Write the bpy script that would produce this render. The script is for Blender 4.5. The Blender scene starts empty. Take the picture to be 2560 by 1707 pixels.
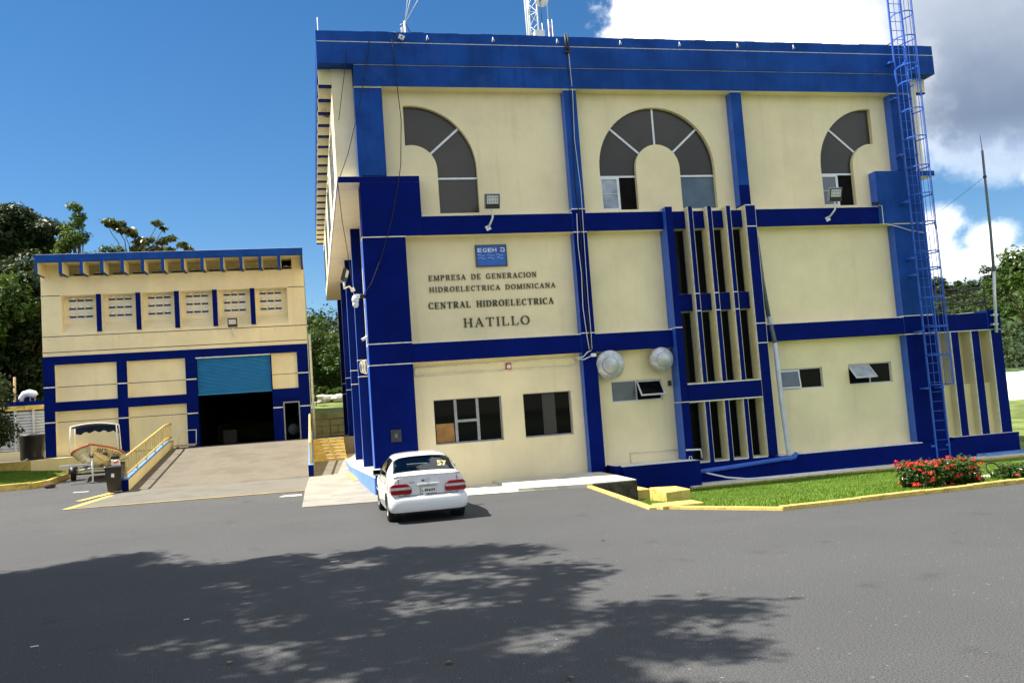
import bpy, bmesh, math, random
import numpy as np
from mathutils import Vector, Matrix
from mathutils.geometry import tessellate_polygon

S = bpy.context.scene
COL = S.collection
rad = math.radians
random.seed(7)
rng = np.random.default_rng(11)

# ------------------------------------------------------------------ camera
YAW, PITCH, ROLL = 0.2273927, 0.0775264, -0.0721092
f_ = Vector((math.sin(YAW) * math.cos(PITCH), math.cos(YAW) * math.cos(PITCH), math.sin(PITCH)))
r_ = Vector((math.cos(YAW), -math.sin(YAW), 0))
u_ = r_.cross(f_)
rr = math.cos(ROLL) * r_ + math.sin(ROLL) * u_
uu = -math.sin(ROLL) * r_ + math.cos(ROLL) * u_
cam = bpy.data.cameras.new('camera')
cam.sensor_width = 36.0
cam.lens = 30.72
cam.clip_start = 0.1
cam.clip_end = 5000
cam_ob = bpy.data.objects.new('camera', cam)
COL.objects.link(cam_ob)
M_ = Matrix((rr, uu, -f_)).transposed().to_4x4()
M_.translation = Vector((0, 0, 2.2))
cam_ob.matrix_world = M_
S.camera = cam_ob

# ------------------------------------------------------------------ light
SUN_STRENGTH, SKY_STRENGTH, EXPOSURE = 4.2, 0.12, 1.38
LDIR = Vector((0.62, -0.15, -1.0)).normalized()      # direction the sunlight travels
S.view_settings.view_transform = 'Standard'
S.view_settings.look = 'None'
S.view_settings.exposure = EXPOSURE
S.view_settings.gamma = 1.0
S.view_settings.use_curve_mapping = False
S.render.engine = 'CYCLES'
S.cycles.max_bounces = 8
S.cycles.diffuse_bounces = 4
S.cycles.transparent_max_bounces = 8
S.cycles.use_denoising = True
S.cycles.sample_clamp_indirect = 6.0

sun = bpy.data.lights.new('sun', 'SUN')
sun.energy = SUN_STRENGTH
sun.angle = rad(0.55)
sun.color = (1.0, 0.94, 0.82)
sun_ob = bpy.data.objects.new('sun', sun)
COL.objects.link(sun_ob)
sun_ob.rotation_euler = LDIR.to_track_quat('-Z', 'Y').to_euler()

W = bpy.data.worlds.new('World')
S.world = W
W.use_nodes = True
nt = W.node_tree
for n in list(nt.nodes):
    nt.nodes.remove(n)


class NB:
    """small node-building helper"""
    def __init__(s, tree):
        s.t = tree

    def n(s, typ, **kw):
        nd = s.t.nodes.new(typ)
        for k, v in kw.items():
            setattr(nd, k, v)
        return nd

    def link(s, a, b):
        s.t.links.new(a, b)

    def m(s, op, a, b=None, c=None, clamp=False):
        nd = s.n('ShaderNodeMath', operation=op, use_clamp=clamp)
        for i, v in enumerate((a, b, c)):
            if v is None:
                continue
            if isinstance(v, (int, float)):
                nd.inputs[i].default_value = v
            else:
                s.link(v, nd.inputs[i])
        return nd.outputs[0]

    def ss(s, x, lo, hi):
        nd = s.n('ShaderNodeMapRange', interpolation_type='SMOOTHSTEP')
        s.link(x, nd.inputs[0])
        nd.inputs[1].default_value = lo
        nd.inputs[2].default_value = hi
        return nd.outputs[0]

    def mix(s, fac, a, b, blend='MIX'):
        nd = s.n('ShaderNodeMix', data_type='RGBA', blend_type=blend)
        for sock, v in ((nd.inputs[0], fac), (nd.inputs[6], a), (nd.inputs[7], b)):
            if isinstance(v, (int, float)):
                sock.default_value = v
            elif isinstance(v, tuple):
                sock.default_value = (*v, 1.0) if len(v) == 3 else v
            else:
                s.link(v, sock)
        return nd.outputs[2]

    def noise(s, vec, scale, detail=3.0, rough=0.5, out=0, dist=0.0):
        nd = s.n('ShaderNodeTexNoise')
        nd.inputs['Scale'].default_value = scale
        nd.inputs['Detail'].default_value = detail
        nd.inputs['Roughness'].default_value = rough
        nd.inputs['Distortion'].default_value = dist
        if vec is not None:
            s.link(vec, nd.inputs['Vector'])
        return nd.outputs[out]

    def vscale(s, vec, sc, off=(0, 0, 0)):
        nd = s.n('ShaderNodeMapping')
        nd.inputs['Scale'].default_value = sc
        nd.inputs['Location'].default_value = off
        s.link(vec, nd.inputs['Vector'])
        return nd.outputs[0]


b = NB(nt)
sky = b.n('ShaderNodeTexSky', sky_type='NISHITA', sun_disc=False)
sd = -LDIR
sky.sun_elevation = math.asin(sd.z)
sky.sun_rotation = math.atan2(sd.x, sd.y)
sky.altitude = 0.0
sky.air_density = 1.0
sky.dust_density = 0.0
sky.ozone_density = 4.0
tc = b.n('ShaderNodeTexCoord')
D = tc.outputs['Generated']
sp = b.n('ShaderNodeSeparateXYZ')
b.link(D, sp.inputs[0])
az = b.m('ARCTAN2', sp.outputs[0], sp.outputs[1])
el = b.m('ARCSINE', sp.outputs[2])
cb = b.n('ShaderNodeCombineXYZ')
b.link(az, cb.inputs[0]); b.link(el, cb.inputs[1])
V2 = cb.outputs[0]
n1 = b.m('SUBTRACT', b.noise(V2, 7.0, 6.0, 0.6), 0.5)
n2 = b.m('SUBTRACT', b.noise(V2, 22.0, 5.0, 0.6), 0.5)
nn = b.m('ADD', b.m('MULTIPLY', n1, 0.22), b.m('MULTIPLY', n2, 0.07))
# a great bank of cloud filling the right of the sky
CB_AZ, CB_EL = 0.345, 0.205
dl = b.m('SUBTRACT', az, CB_AZ)
dlo = b.m('SUBTRACT', el, b.m('ADD', CB_EL, b.m('MULTIPLY', b.m('SUBTRACT', 0.70, az), 0.10)))
edge = b.m('MULTIPLY', b.ss(b.m('ADD', dl, nn), -0.012, 0.022), b.ss(b.m('ADD', dlo, b.m('MULTIPLY', nn, 0.8)), -0.02, 0.05))
far_side = b.ss(az, 1.5, 2.2)
big = b.m('MULTIPLY', edge, b.m('SUBTRACT', 1.0, far_side))


n3 = b.m('SUBTRACT', b.noise(V2, 30.0, 7.0, 0.62), 0.5)
nf = b.m('ADD', b.m('MULTIPLY', n1, 0.10), b.m('MULTIPLY', n3, 0.30))


def puff(a0, e0, ra, re, soft=0.35):
    x = b.m('DIVIDE', b.m('SUBTRACT', az, a0), ra)
    y = b.m('DIVIDE', b.m('SUBTRACT', el, e0), re)
    r2 = b.m('SQRT', b.m('ADD', b.m('MULTIPLY', x, x), b.m('MULTIPLY', y, y)))
    v = b.m('ADD', b.m('SUBTRACT', 0.95, r2), b.m('MULTIPLY', nf, 4.2))
    return b.ss(v, 0.0, 0.75)


pf = None
for a0, e0, ra, re in ((0.693, 0.156, 0.040, 0.026), (0.735, 0.138, 0.034, 0.024), (0.680, 0.130, 0.050, 0.030), (0.715, 0.112, 0.070, 0.030), (0.755, 0.112, 0.035, 0.018),
                       (0.790, 0.200, 0.030, 0.026), (0.86, 0.150, 0.06, 0.03), (0.93, 0.12, 0.07, 0.04), (0.60, 0.11, 0.05, 0.03), (0.50, 0.12, 0.06, 0.03)):
    v = puff(a0, e0, ra, re)
    pf = v if pf is None else b.m('MAXIMUM', pf, v)
# unseen cloud added outside the view to brighten the shaded facade
g1 = b.noise(b.vscale(D, (1, 1, 2.2)), 2.6, 7.0, 0.58)
fill_cloud = b.m('MULTIPLY', b.ss(g1, 0.44, 0.57), b.ss(b.m('ABSOLUTE', b.m('SUBTRACT', az, 0.3)), 0.75, 1.2))
fill_cloud = b.m('MULTIPLY', fill_cloud, b.ss(el, 0.02, 0.2))
mask = b.m('MAXIMUM', big, b.m('MAXIMUM', fill_cloud, pf))
# shading of the bank: bright rim, greyer base towards the right
deep = b.ss(b.m('ADD', az, b.m('MULTIPLY', nn, 0.9)), 0.56, 0.73)
hi = b.ss(b.m('ADD', el, b.m('MULTIPLY', nn, 0.5)), 0.25, 0.42)
grey = b.mix(hi, (0.78, 1.03, 1.48), (2.0, 2.25, 2.65))
fr_ = b.m('SUBTRACT', 1.0, b.ss(dlo, 0.012, 0.060))
grey = b.mix(fr_, grey, (1.4, 1.85, 2.6))
ccol = b.mix(deep, (6.5, 6.6, 6.7), grey)
nsh = b.m('ADD', b.m('MULTIPLY', b.ss(n3, -0.05, 0.22), 0.55), b.m('MULTIPLY', b.m('SUBTRACT', 1.0, b.ss(el, 0.085, 0.14)), 0.35))
pcol = b.mix(nsh, (5.8, 5.8, 5.7), (2.7, 3.0, 3.5))
isbig = big
cc = b.mix(isbig, pcol, ccol)
hs = b.n('ShaderNodeHueSaturation')
hs.inputs['Saturation'].default_value = 1.25
hs.inputs['Value'].default_value = 0.43
b.link(sky.outputs[0], hs.inputs['Color'])
fin = b.mix(mask, hs.outputs[0], cc)
bg = b.n('ShaderNodeBackground')
bg.inputs['Strength'].default_value = SKY_STRENGTH
b.link(fin, bg.inputs['Color'])
wo = b.n('ShaderNodeOutputWorld')
b.link(bg.outputs[0], wo.inputs['Surface'])

# ------------------------------------------------------------------ materials
MATS = {}


def base_mat(name, rough=0.8, spec=0.3):
    m = bpy.data.materials.new(name)
    m.use_nodes = True
    t = m.node_tree
    p = t.nodes['Principled BSDF']
    p.inputs['Roughness'].default_value = rough
    p.inputs['Specular IOR Level'].default_value = spec
    MATS[name] = m
    return m, NB(t), p


def mat(name, col, rough=0.8, spec=0.3, var=0.12, nscale=2.0, bump=0.0, bscale=40.0, metal=0.0, streak=0.0, dirt=None, dirt_amt=0.0, dscale=1.2,
        fine=0.0, fscale=60.0):
    """procedural paint / stone / metal: colour varied by two noises, optional vertical streaks, stains and bump, all in metres"""
    m, q, p = base_mat(name, rough, spec)
    p.inputs['Metallic'].default_value = metal
    geo = q.n('ShaderNodeNewGeometry')
    P = geo.outputs['Position']
    lo = tuple(c * (1 - var) for c in col)
    hi = tuple(min(1.0, c * (1 + var)) for c in col)
    n = q.noise(P, nscale, 5.0, 0.6)
    c = q.mix(q.ss(n, 0.3, 0.7), lo, hi)
    if streak:
        st = q.noise(q.vscale(P, (7.0, 7.0, 0.35)), 1.0, 4.0, 0.65)
        c = q.mix(q.m('MULTIPLY', q.ss(st, 0.5, 0.75), streak), c, tuple(x * 0.55 for x in col))
    if dirt is not None:
        dn = q.noise(P, dscale, 8.0, 0.68)
        c = q.mix(q.m('MULTIPLY', q.ss(dn, 0.52, 0.70), dirt_amt), c, dirt)
    if fine:
        fnz = q.noise(P, fscale, 2.0, 0.6)
        c = q.mix(fine, c, q.mix(q.ss(fnz, 0.35, 0.65), tuple(x * 0.5 for x in col), tuple(min(1, x * 1.6) for x in col)))
    q.link(c, p.inputs['Base Color'])
    if bump:
        bn = q.noise(P, bscale, 4.0, 0.6)
        bp = q.n('ShaderNodeBump')
        bp.inputs['Strength'].default_value = bump
        bp.inputs['Distance'].default_value = 0.02
        q.link(bn, bp.inputs['Height'])
        q.link(bp.outputs[0], p.inputs['Normal'])
    return m


def wall_mat(name, col, ribs=0.0):
    """painted board-marked render: broad blotches, faint rain streaks, thin vertical ribbing"""
    m, q, p = base_mat(name, 0.75, 0.25)
    geo = q.n('ShaderNodeNewGeometry')
    P = geo.outputs['Position']
    n = q.noise(P, 0.55, 6.0, 0.62)
    c = q.mix(q.ss(n, 0.3, 0.72), tuple(x * 0.90 for x in col), tuple(min(1, x * 1.06) for x in col))
    st = q.noise(q.vscale(P, (3.2, 3.2, 0.18)), 1.0, 6.0, 0.7)
    c = q.mix(q.m('MULTIPLY', q.ss(st, 0.52, 0.80), 0.26), c, (col[0] * 0.62, col[1] * 0.58, col[2] * 0.50))
    sp_ = q.noise(P, 9.0, 8.0, 0.75)
    c = q.mix(q.m('MULTIPLY', q.ss(sp_, 0.64, 0.72), 0.45), c, (0.22, 0.19, 0.12))
    q.link(c, p.inputs['Base Color'])
    wv = q.n('ShaderNodeTexWave', wave_type='BANDS', bands_direction='X')
    wv.inputs['Scale'].default_value = 6.0
    wv.inputs['Distortion'].default_value = 0.6
    q.link(P, wv.inputs['Vector'])
    h = q.m('ADD', q.m('MULTIPLY', wv.outputs['Fac'], ribs), q.noise(P, 18.0, 5.0, 0.6))
    bp = q.n('ShaderNodeBump')
    bp.inputs['Strength'].default_value = 0.25
    bp.inputs['Distance'].default_value = 0.012
    q.link(h, bp.inputs['Height'])
    q.link(bp.outputs[0], p.inputs['Normal'])
    return m


def leaf_mat(name, cols, rough=0.45, trans=0.35):
    m = bpy.data.materials.new(name)
    m.use_nodes = True
    q = NB(m.node_tree)
    p = m.node_tree.nodes['Principled BSDF']
    out = m.node_tree.nodes['Material Output']
    p.inputs['Roughness'].default_value = rough
    p.inputs['Specular IOR Level'].default_value = 0.25
    geo = q.n('ShaderNodeNewGeometry')
    rp = q.n('ShaderNodeValToRGB')
    e = rp.color_ramp.elements
    e[0].color = (*cols[0], 1); e[1].color = (*cols[-1], 1)
    for i, c_ in enumerate(cols[1:-1]):
        k = e.new((i + 1) / (len(cols) - 1)); k.color = (*c_, 1)
    clump = q.noise(geo.outputs['Position'], 0.8, 3.0, 0.6)
    v = q.m('ADD', q.m('MULTIPLY', geo.outputs['Random Per Island'], 0.65), q.m('MULTIPLY', q.ss(clump, 0.3, 0.7), 0.35))
    q.link(v, rp.inputs[0])
    q.link(rp.outputs[0], p.inputs['Base Color'])
    tr = q.n('ShaderNodeBsdfTranslucent')
    q.link(q.mix(0.5, rp.outputs[0], (0.25, 0.30, 0.02), 'MULTIPLY'), tr.inputs['Color'])
    q.link(q.mix(0.6, rp.outputs[0], (0.12, 0.16, 0.01)), tr.inputs['Color'])
    mx = q.n('ShaderNodeMixShader')
    mx.inputs[0].default_value = trans
    q.link(p.outputs[0], mx.inputs[1]); q.link(tr.outputs[0], mx.inputs[2])
    q.link(mx.outputs[0], out.inputs['Surface'])
    MATS[name] = m
    return m


CREAM = (0.88, 0.755, 0.485)
wall_mat('cream', CREAM, 0.35)
wall_mat('cream_plain', (0.83, 0.715, 0.41), 0.0)
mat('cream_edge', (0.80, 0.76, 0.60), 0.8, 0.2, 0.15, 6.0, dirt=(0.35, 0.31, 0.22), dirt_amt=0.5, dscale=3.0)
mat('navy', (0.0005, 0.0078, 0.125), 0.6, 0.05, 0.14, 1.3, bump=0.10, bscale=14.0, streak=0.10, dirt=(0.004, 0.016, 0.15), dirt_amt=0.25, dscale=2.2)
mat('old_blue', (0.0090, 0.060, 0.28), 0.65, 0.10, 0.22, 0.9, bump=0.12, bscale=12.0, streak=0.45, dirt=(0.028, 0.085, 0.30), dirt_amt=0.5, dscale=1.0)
mat('bright_blue', (0.028, 0.115, 0.52), 0.4, 0.4, 0.12, 3.0)  # blue of ladder and pipe; also paints sunlight onto left faces of piers
mat('white_trim', (0.78, 0.75, 0.66), 0.7, 0.3, 0.12, 8.0, dirt=(0.30, 0.26, 0.18), dirt_amt=0.45, dscale=2.5)
mat('aluminium', (0.62, 0.64, 0.66), 0.38, 0.5, 0.06, 5.0, metal=0.3)
mat('white_metal', (0.75, 0.76, 0.77), 0.45, 0.4, 0.08, 4.0)
mat('dark_metal', (0.035, 0.034, 0.035), 0.5, 0.4, 0.2, 8.0)
mat('grey_metal', (0.30, 0.31, 0.32), 0.45, 0.5, 0.15, 6.0, metal=0.2)
mat('black_rubber', (0.018, 0.018, 0.019), 0.65, 0.3, 0.2, 10.0)
mat('black_plastic', (0.014, 0.014, 0.015), 0.35, 0.45, 0.15, 6.0)
mat('concrete', (0.150, 0.141, 0.124), 0.9, 0.2, 0.16, 0.9, bump=0.25, bscale=60.0, dirt=(0.085, 0.08, 0.07), dirt_amt=0.55, dscale=0.9, fine=0.12, fscale=40)
mat('pale_concrete', (0.60, 0.565, 0.48), 0.9, 0.2, 0.14, 0.9, bump=0.25, bscale=60.0, dirt=(0.20, 0.185, 0.155), dirt_amt=0.6, dscale=0.8, fine=0.12, fscale=40)
mat('soffit_white', (0.86, 0.78, 0.69), 0.8, 0.2, 0.06, 1.5, dirt=(0.5, 0.44, 0.38), dirt_amt=0.3, dscale=1.5)
mat('shade_moss_concrete', (0.075, 0.068, 0.055), 0.95, 0.1, 0.4, 5.0, bump=0.4, bscale=30.0, dirt=(0.03, 0.03, 0.02), dirt_amt=0.7, dscale=4.0)  # moss and the shade on the slab's side, both in the dark colour
mat('rail_ochre', (0.50, 0.31, 0.05), 0.55, 0.35, 0.10, 4.0)
mat('walk_concrete', (0.27, 0.255, 0.225), 0.9, 0.2, 0.16, 0.9, bump=0.25, bscale=60.0, dirt=(0.16, 0.145, 0.12), dirt_amt=0.6, dscale=0.8, fine=0.12, fscale=40)
mat('ramp_concrete', (0.150, 0.133, 0.108), 0.92, 0.2, 0.18, 0.7, bump=0.25, bscale=45.0, dirt=(0.085, 0.072, 0.055), dirt_amt=0.6, dscale=0.7, fine=0.12, fscale=30)
mat('yellow_paint', (0.64, 0.46, 0.13), 0.8, 0.2, 0.16, 3.0, dirt=(0.07, 0.055, 0.03), dirt_amt=0.9, dscale=4.5, fine=.2, fscale=25)
mat('rail_yellow', (0.66, 0.50, 0.17), 0.55, 0.35, 0.10, 4.0)
mat('light_blue', (0.13, 0.25, 0.56), 0.7, 0.3, 0.15, 3.0)
mat('olive_wall', (0.40, 0.385, 0.25), 0.85, 0.2, 0.2, 1.0, dirt=(0.15, 0.14, 0.08), dirt_amt=0.5)
mat('rock', (0.46, 0.42, 0.38), 0.9, 0.2, 0.35, 2.5, bump=0.6, bscale=6.0)
mat('lawn_soil', (0.11, 0.18, 0.035), 0.95, 0.1, 0.35, 1.6, bump=0.5, bscale=30.0, dirt=(0.15, 0.15, 0.05), dirt_amt=0.4, dscale=1.5)
mat('hill_grass', (0.13, 0.17, 0.05), 0.95, 0.1, 0.4, 0.5, bump=0.5, bscale=5.0, dirt=(0.24, 0.20, 0.11), dirt_amt=0.6, dscale=0.35)
mat('earth', (0.10, 0.075, 0.05), 0.95, 0.1, 0.35, 1.2, bump=0.5, bscale=8.0)
mat('hill_forest', (0.045, 0.075, 0.030), 0.95, 0.1, 0.5, 0.25, bump=0.9, bscale=0.4, dirt=(0.12, 0.13, 0.07), dirt_amt=0.5, dscale=0.12)
mat('letter_bronze', (0.055, 0.052, 0.028), 0.5, 0.4, 0.3, 20.0)
mat('sign_blue', (0.010, 0.105, 0.50), 0.35, 0.45, 0.12, 5.0)
mat('sign_white', (0.72, 0.80, 0.86), 0.4, 0.4, 0.05, 5.0)
mat('sign_pale', (0.25, 0.50, 0.78), 0.4, 0.4, 0.05, 5.0)
mat('red_paint', (0.52, 0.02, 0.02), 0.35, 0.45, 0.12, 6.0)
mat('dark_red', (0.14, 0.01, 0.02), 0.4, 0.4, 0.1, 6.0)
mat('shutter_teal', (0.022, 0.225, 0.52), 0.45, 0.4, 0.10, 2.0, dirt=(0.03, 0.16, 0.34), dirt_amt=0.4, dscale=2.0)
mat('wood', (0.40, 0.30, 0.18), 0.8, 0.2, 0.25, 5.0)
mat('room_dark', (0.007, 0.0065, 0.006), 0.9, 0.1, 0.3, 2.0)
mat('brown_blind', (0.045, 0.022, 0.010), 0.7, 0.2, 0.3, 6.0)
m, q, p = base_mat('film_glass', 0.22, 0.30)
P = q.n('ShaderNodeNewGeometry').outputs['Position']
wv = q.n('ShaderNodeTexWave', wave_type='BANDS', bands_direction='Z')
wv.inputs['Scale'].default_value = 2.6; wv.inputs['Distortion'].default_value = 1.5
q.link(P, wv.inputs['Vector'])
fb = q.m('ADD', q.m('MULTIPLY', wv.outputs['Fac'], 0.06), q.m('MULTIPLY', q.noise(P, 0.7, 5.0), 0.94))
q.link(q.mix(q.ss(fb, 0.3, 0.75), (0.040, 0.037, 0.034), (0.056, 0.051, 0.046)), p.inputs['Base Color'])
mat('grey_glass', (0.10, 0.13, 0.16), 0.10, 0.6, 0.2, 1.5)
mat('black_glass', (0.004, 0.0045, 0.005), 0.03, 0.09, 0.1, 2.0)
mat('cloud_reflect_glass', (0.34, 0.38, 0.44), 0.12, 0.6, 0.35, 1.6)  # cloud reflection painted into the pale glass colour
mat('orange_reflection', (0.33, 0.17, 0.05), 0.5, 0.3, 0.2, 3.0)
mat('alu_dish', (0.52, 0.53, 0.54), 0.38, 0.5, 0.16, 4.0, metal=0.35, dirt=(0.75, 0.75, 0.76), dirt_amt=0.5, dscale=3.5)
mat('drain_grey', (0.12, 0.14, 0.16), 0.5, 0.4, 0.15, 3.0)
mat('drain_white', (0.55, 0.58, 0.62), 0.45, 0.4, 0.10, 3.0)
mat('boat_cream', (0.72, 0.62, 0.38), 0.45, 0.4, 0.08, 2.0, dirt=(0.40, 0.33, 0.2), dirt_amt=0.3, dscale=2.0)
mat('boat_red', (0.42, 0.09, 0.04), 0.5, 0.4, 0.15, 3.0)
mat('canvas_blue', (0.010, 0.022, 0.070), 0.85, 0.15, 0.2, 5.0)
mat('bark', (0.13, 0.10, 0.075), 0.95, 0.1, 0.3, 4.0, bump=0.6, bscale=14.0)
mat('car_white', (0.72, 0.73, 0.745), 0.22, 0.5, 0.02, 2.0, dirt=(0.62, 0.60, 0.55), dirt_amt=0.25, dscale=1.6)
MATS['car_white'].node_tree.nodes['Principled BSDF'].inputs['Coat Weight'].default_value = 0.7
mat('car_lens_red', (0.27, 0.004, 0.008), 0.12, 0.6, 0.1, 8.0)
mat('car_lens_clear', (0.55, 0.50, 0.50), 0.15, 0.6, 0.15, 20.0)
mat('plate_white', (0.78, 0.78, 0.76), 0.45, 0.4, 0.04, 10.0)
mat('ink_black', (0.02, 0.025, 0.03), 0.6, 0.3, 0.05, 10.0)
mat('ink_yellow', (0.85, 0.78, 0.45), 0.5, 0.3, 0.03, 10.0)
mat('emblem_blue', (0.03, 0.06, 0.25), 0.4, 0.4, 0.05, 10.0)
mat('rim_grey', (0.42, 0.40, 0.37), 0.4, 0.5, 0.1, 10.0, metal=0.4)
mat('louver_white', (0.55, 0.56, 0.57), 0.6, 0.3, 0.12, 2.0)
mat('purple_plastic', (0.10, 0.05, 0.40), 0.4, 0.4, 0.1, 6.0)
mat('orange_plastic', (0.75, 0.22, 0.05), 0.4, 0.4, 0.1, 6.0)
mat('pale_ground', (0.62, 0.58, 0.48), 0.95, 0.1, 0.2, 0.4, dirt=(0.35, 0.30, 0.22), dirt_amt=0.5, dscale=0.4)
mat('dead_leaf', (0.34, 0.20, 0.09), 0.8, 0.2, 0.3, 20.0)
mat('petal_red', (0.62, 0.045, 0.025), 0.6, 0.2, 0.25, 12.0)
mat('lattice_white', (0.80, 0.82, 0.85), 0.5, 0.4, 0.05, 5.0)
leaf_mat('leaf_dark', [(0.007, 0.015, 0.004), (0.015, 0.032, 0.008), (0.032, 0.060, 0.013)], 0.5, 0.15)
leaf_mat('leaf_mid', [(0.022, 0.050, 0.010), (0.045, 0.095, 0.018), (0.085, 0.150, 0.028)])
leaf_mat('leaf_bright', [(0.035, 0.075, 0.012), (0.075, 0.145, 0.022), (0.150, 0.220, 0.040)])
leaf_mat('leaf_big', [(0.040, 0.058, 0.022), (0.075, 0.095, 0.040), (0.17, 0.17, 0.09)], 0.35)
leaf_mat('leaf_hedge', [(0.012, 0.030, 0.007), (0.035, 0.075, 0.014), (0.090, 0.145, 0.030)], 0.25, 0.2)
leaf_mat('blade', [(0.10, 0.19, 0.022), (0.17, 0.29, 0.034), (0.28, 0.40, 0.070)], 0.5, 0.3)
leaf_mat('forest_leaf', [(0.014, 0.030, 0.012), (0.030, 0.054, 0.020), (0.060, 0.085, 0.034)], 0.6, 0.2)

# asphalt: aggregate specks, tyre-polished patches, oil stains
m, q, p = base_mat('asphalt', 0.85, 0.25)
geo = q.n('ShaderNodeNewGeometry')
P = geo.outputs['Position']
n = q.noise(P, 0.22, 6.0, 0.62)
c = q.mix(q.ss(n, 0.32, 0.68), (0.056, 0.0575, 0.0615), (0.089, 0.091, 0.095))
pt = q.noise(q.vscale(P, (0.5, 1.2, 1)), 0.5, 5.0, 0.6)
c = q.mix(q.m('MULTIPLY', q.ss(pt, 0.50, 0.70), 0.7), c, (0.050, 0.050, 0.053))
f1 = q.noise(P, 62.0, 2.0, 0.8)
c = q.mix(0.72, c, q.mix(q.ss(f1, 0.35, 0.68), (0.025, 0.026, 0.028), (0.130, 0.132, 0.137)))
vo = q.n('ShaderNodeTexVoronoi')
vo.inputs['Scale'].default_value = 15.0
q.link(P, vo.inputs['Vector'])
spk = q.m('SUBTRACT', 1.0, q.ss(vo.outputs['Distance'], 0.10, 0.24))
sel = q.n('ShaderNodeSeparateColor')
q.link(vo.outputs['Color'], sel.inputs[0])
spk = q.m('MULTIPLY', spk, q.ss(sel.outputs[0], 0.88, 0.97))
c = q.mix(q.m('MULTIPLY', spk, 0.75), c, (0.27, 0.27, 0.265))
ol = q.noise(P, 1.1, 3.0, 0.5)
c = q.mix(q.m('MULTIPLY', q.ss(ol, 0.62, 0.76), 0.38), c, (0.022, 0.022, 0.024))
q.link(c, p.inputs['Base Color'])
bp = q.n('ShaderNodeBump')
bp.inputs['Strength'].default_value = 0.3
bp.inputs['Distance'].default_value = 0.01
q.link(f1, bp.inputs['Height'])
q.link(bp.outputs[0], p.inputs['Normal'])

# clear tinted glass of the car
m = bpy.data.materials.new('car_glass'); MATS['car_glass'] = m
m.use_nodes = True
q = NB(m.node_tree)
out = m.node_tree.nodes['Material Output']
tr = q.n('ShaderNodeBsdfTransparent'); tr.inputs['Color'].default_value = (0.55, 0.62, 0.60, 1)
gl = q.n('ShaderNodeBsdfGlossy'); gl.inputs['Roughness'].default_value = 0.03; gl.inputs['Color'].default_value = (0.8, 0.85, 0.9, 1)
fz = q.n('ShaderNodeFresnel'); fz.inputs['IOR'].default_value = 1.42
mx = q.n('ShaderNodeMixShader')
q.link(q.m('ADD', fz.outputs[0], 0.03), mx.inputs[0]); q.link(tr.outputs[0], mx.inputs[1]); q.link(gl.outputs[0], mx.inputs[2])
q.link(mx.outputs[0], out.inputs['Surface'])
mat('car_seat', (0.09, 0.085, 0.08), 0.9, 0.1, 0.2, 6.0)
mat('car_shelf', (0.22, 0.23, 0.24), 0.8, 0.2, 0.2, 8.0)

# ------------------------------------------------------------------ geometry helpers
BASE = {}


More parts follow.
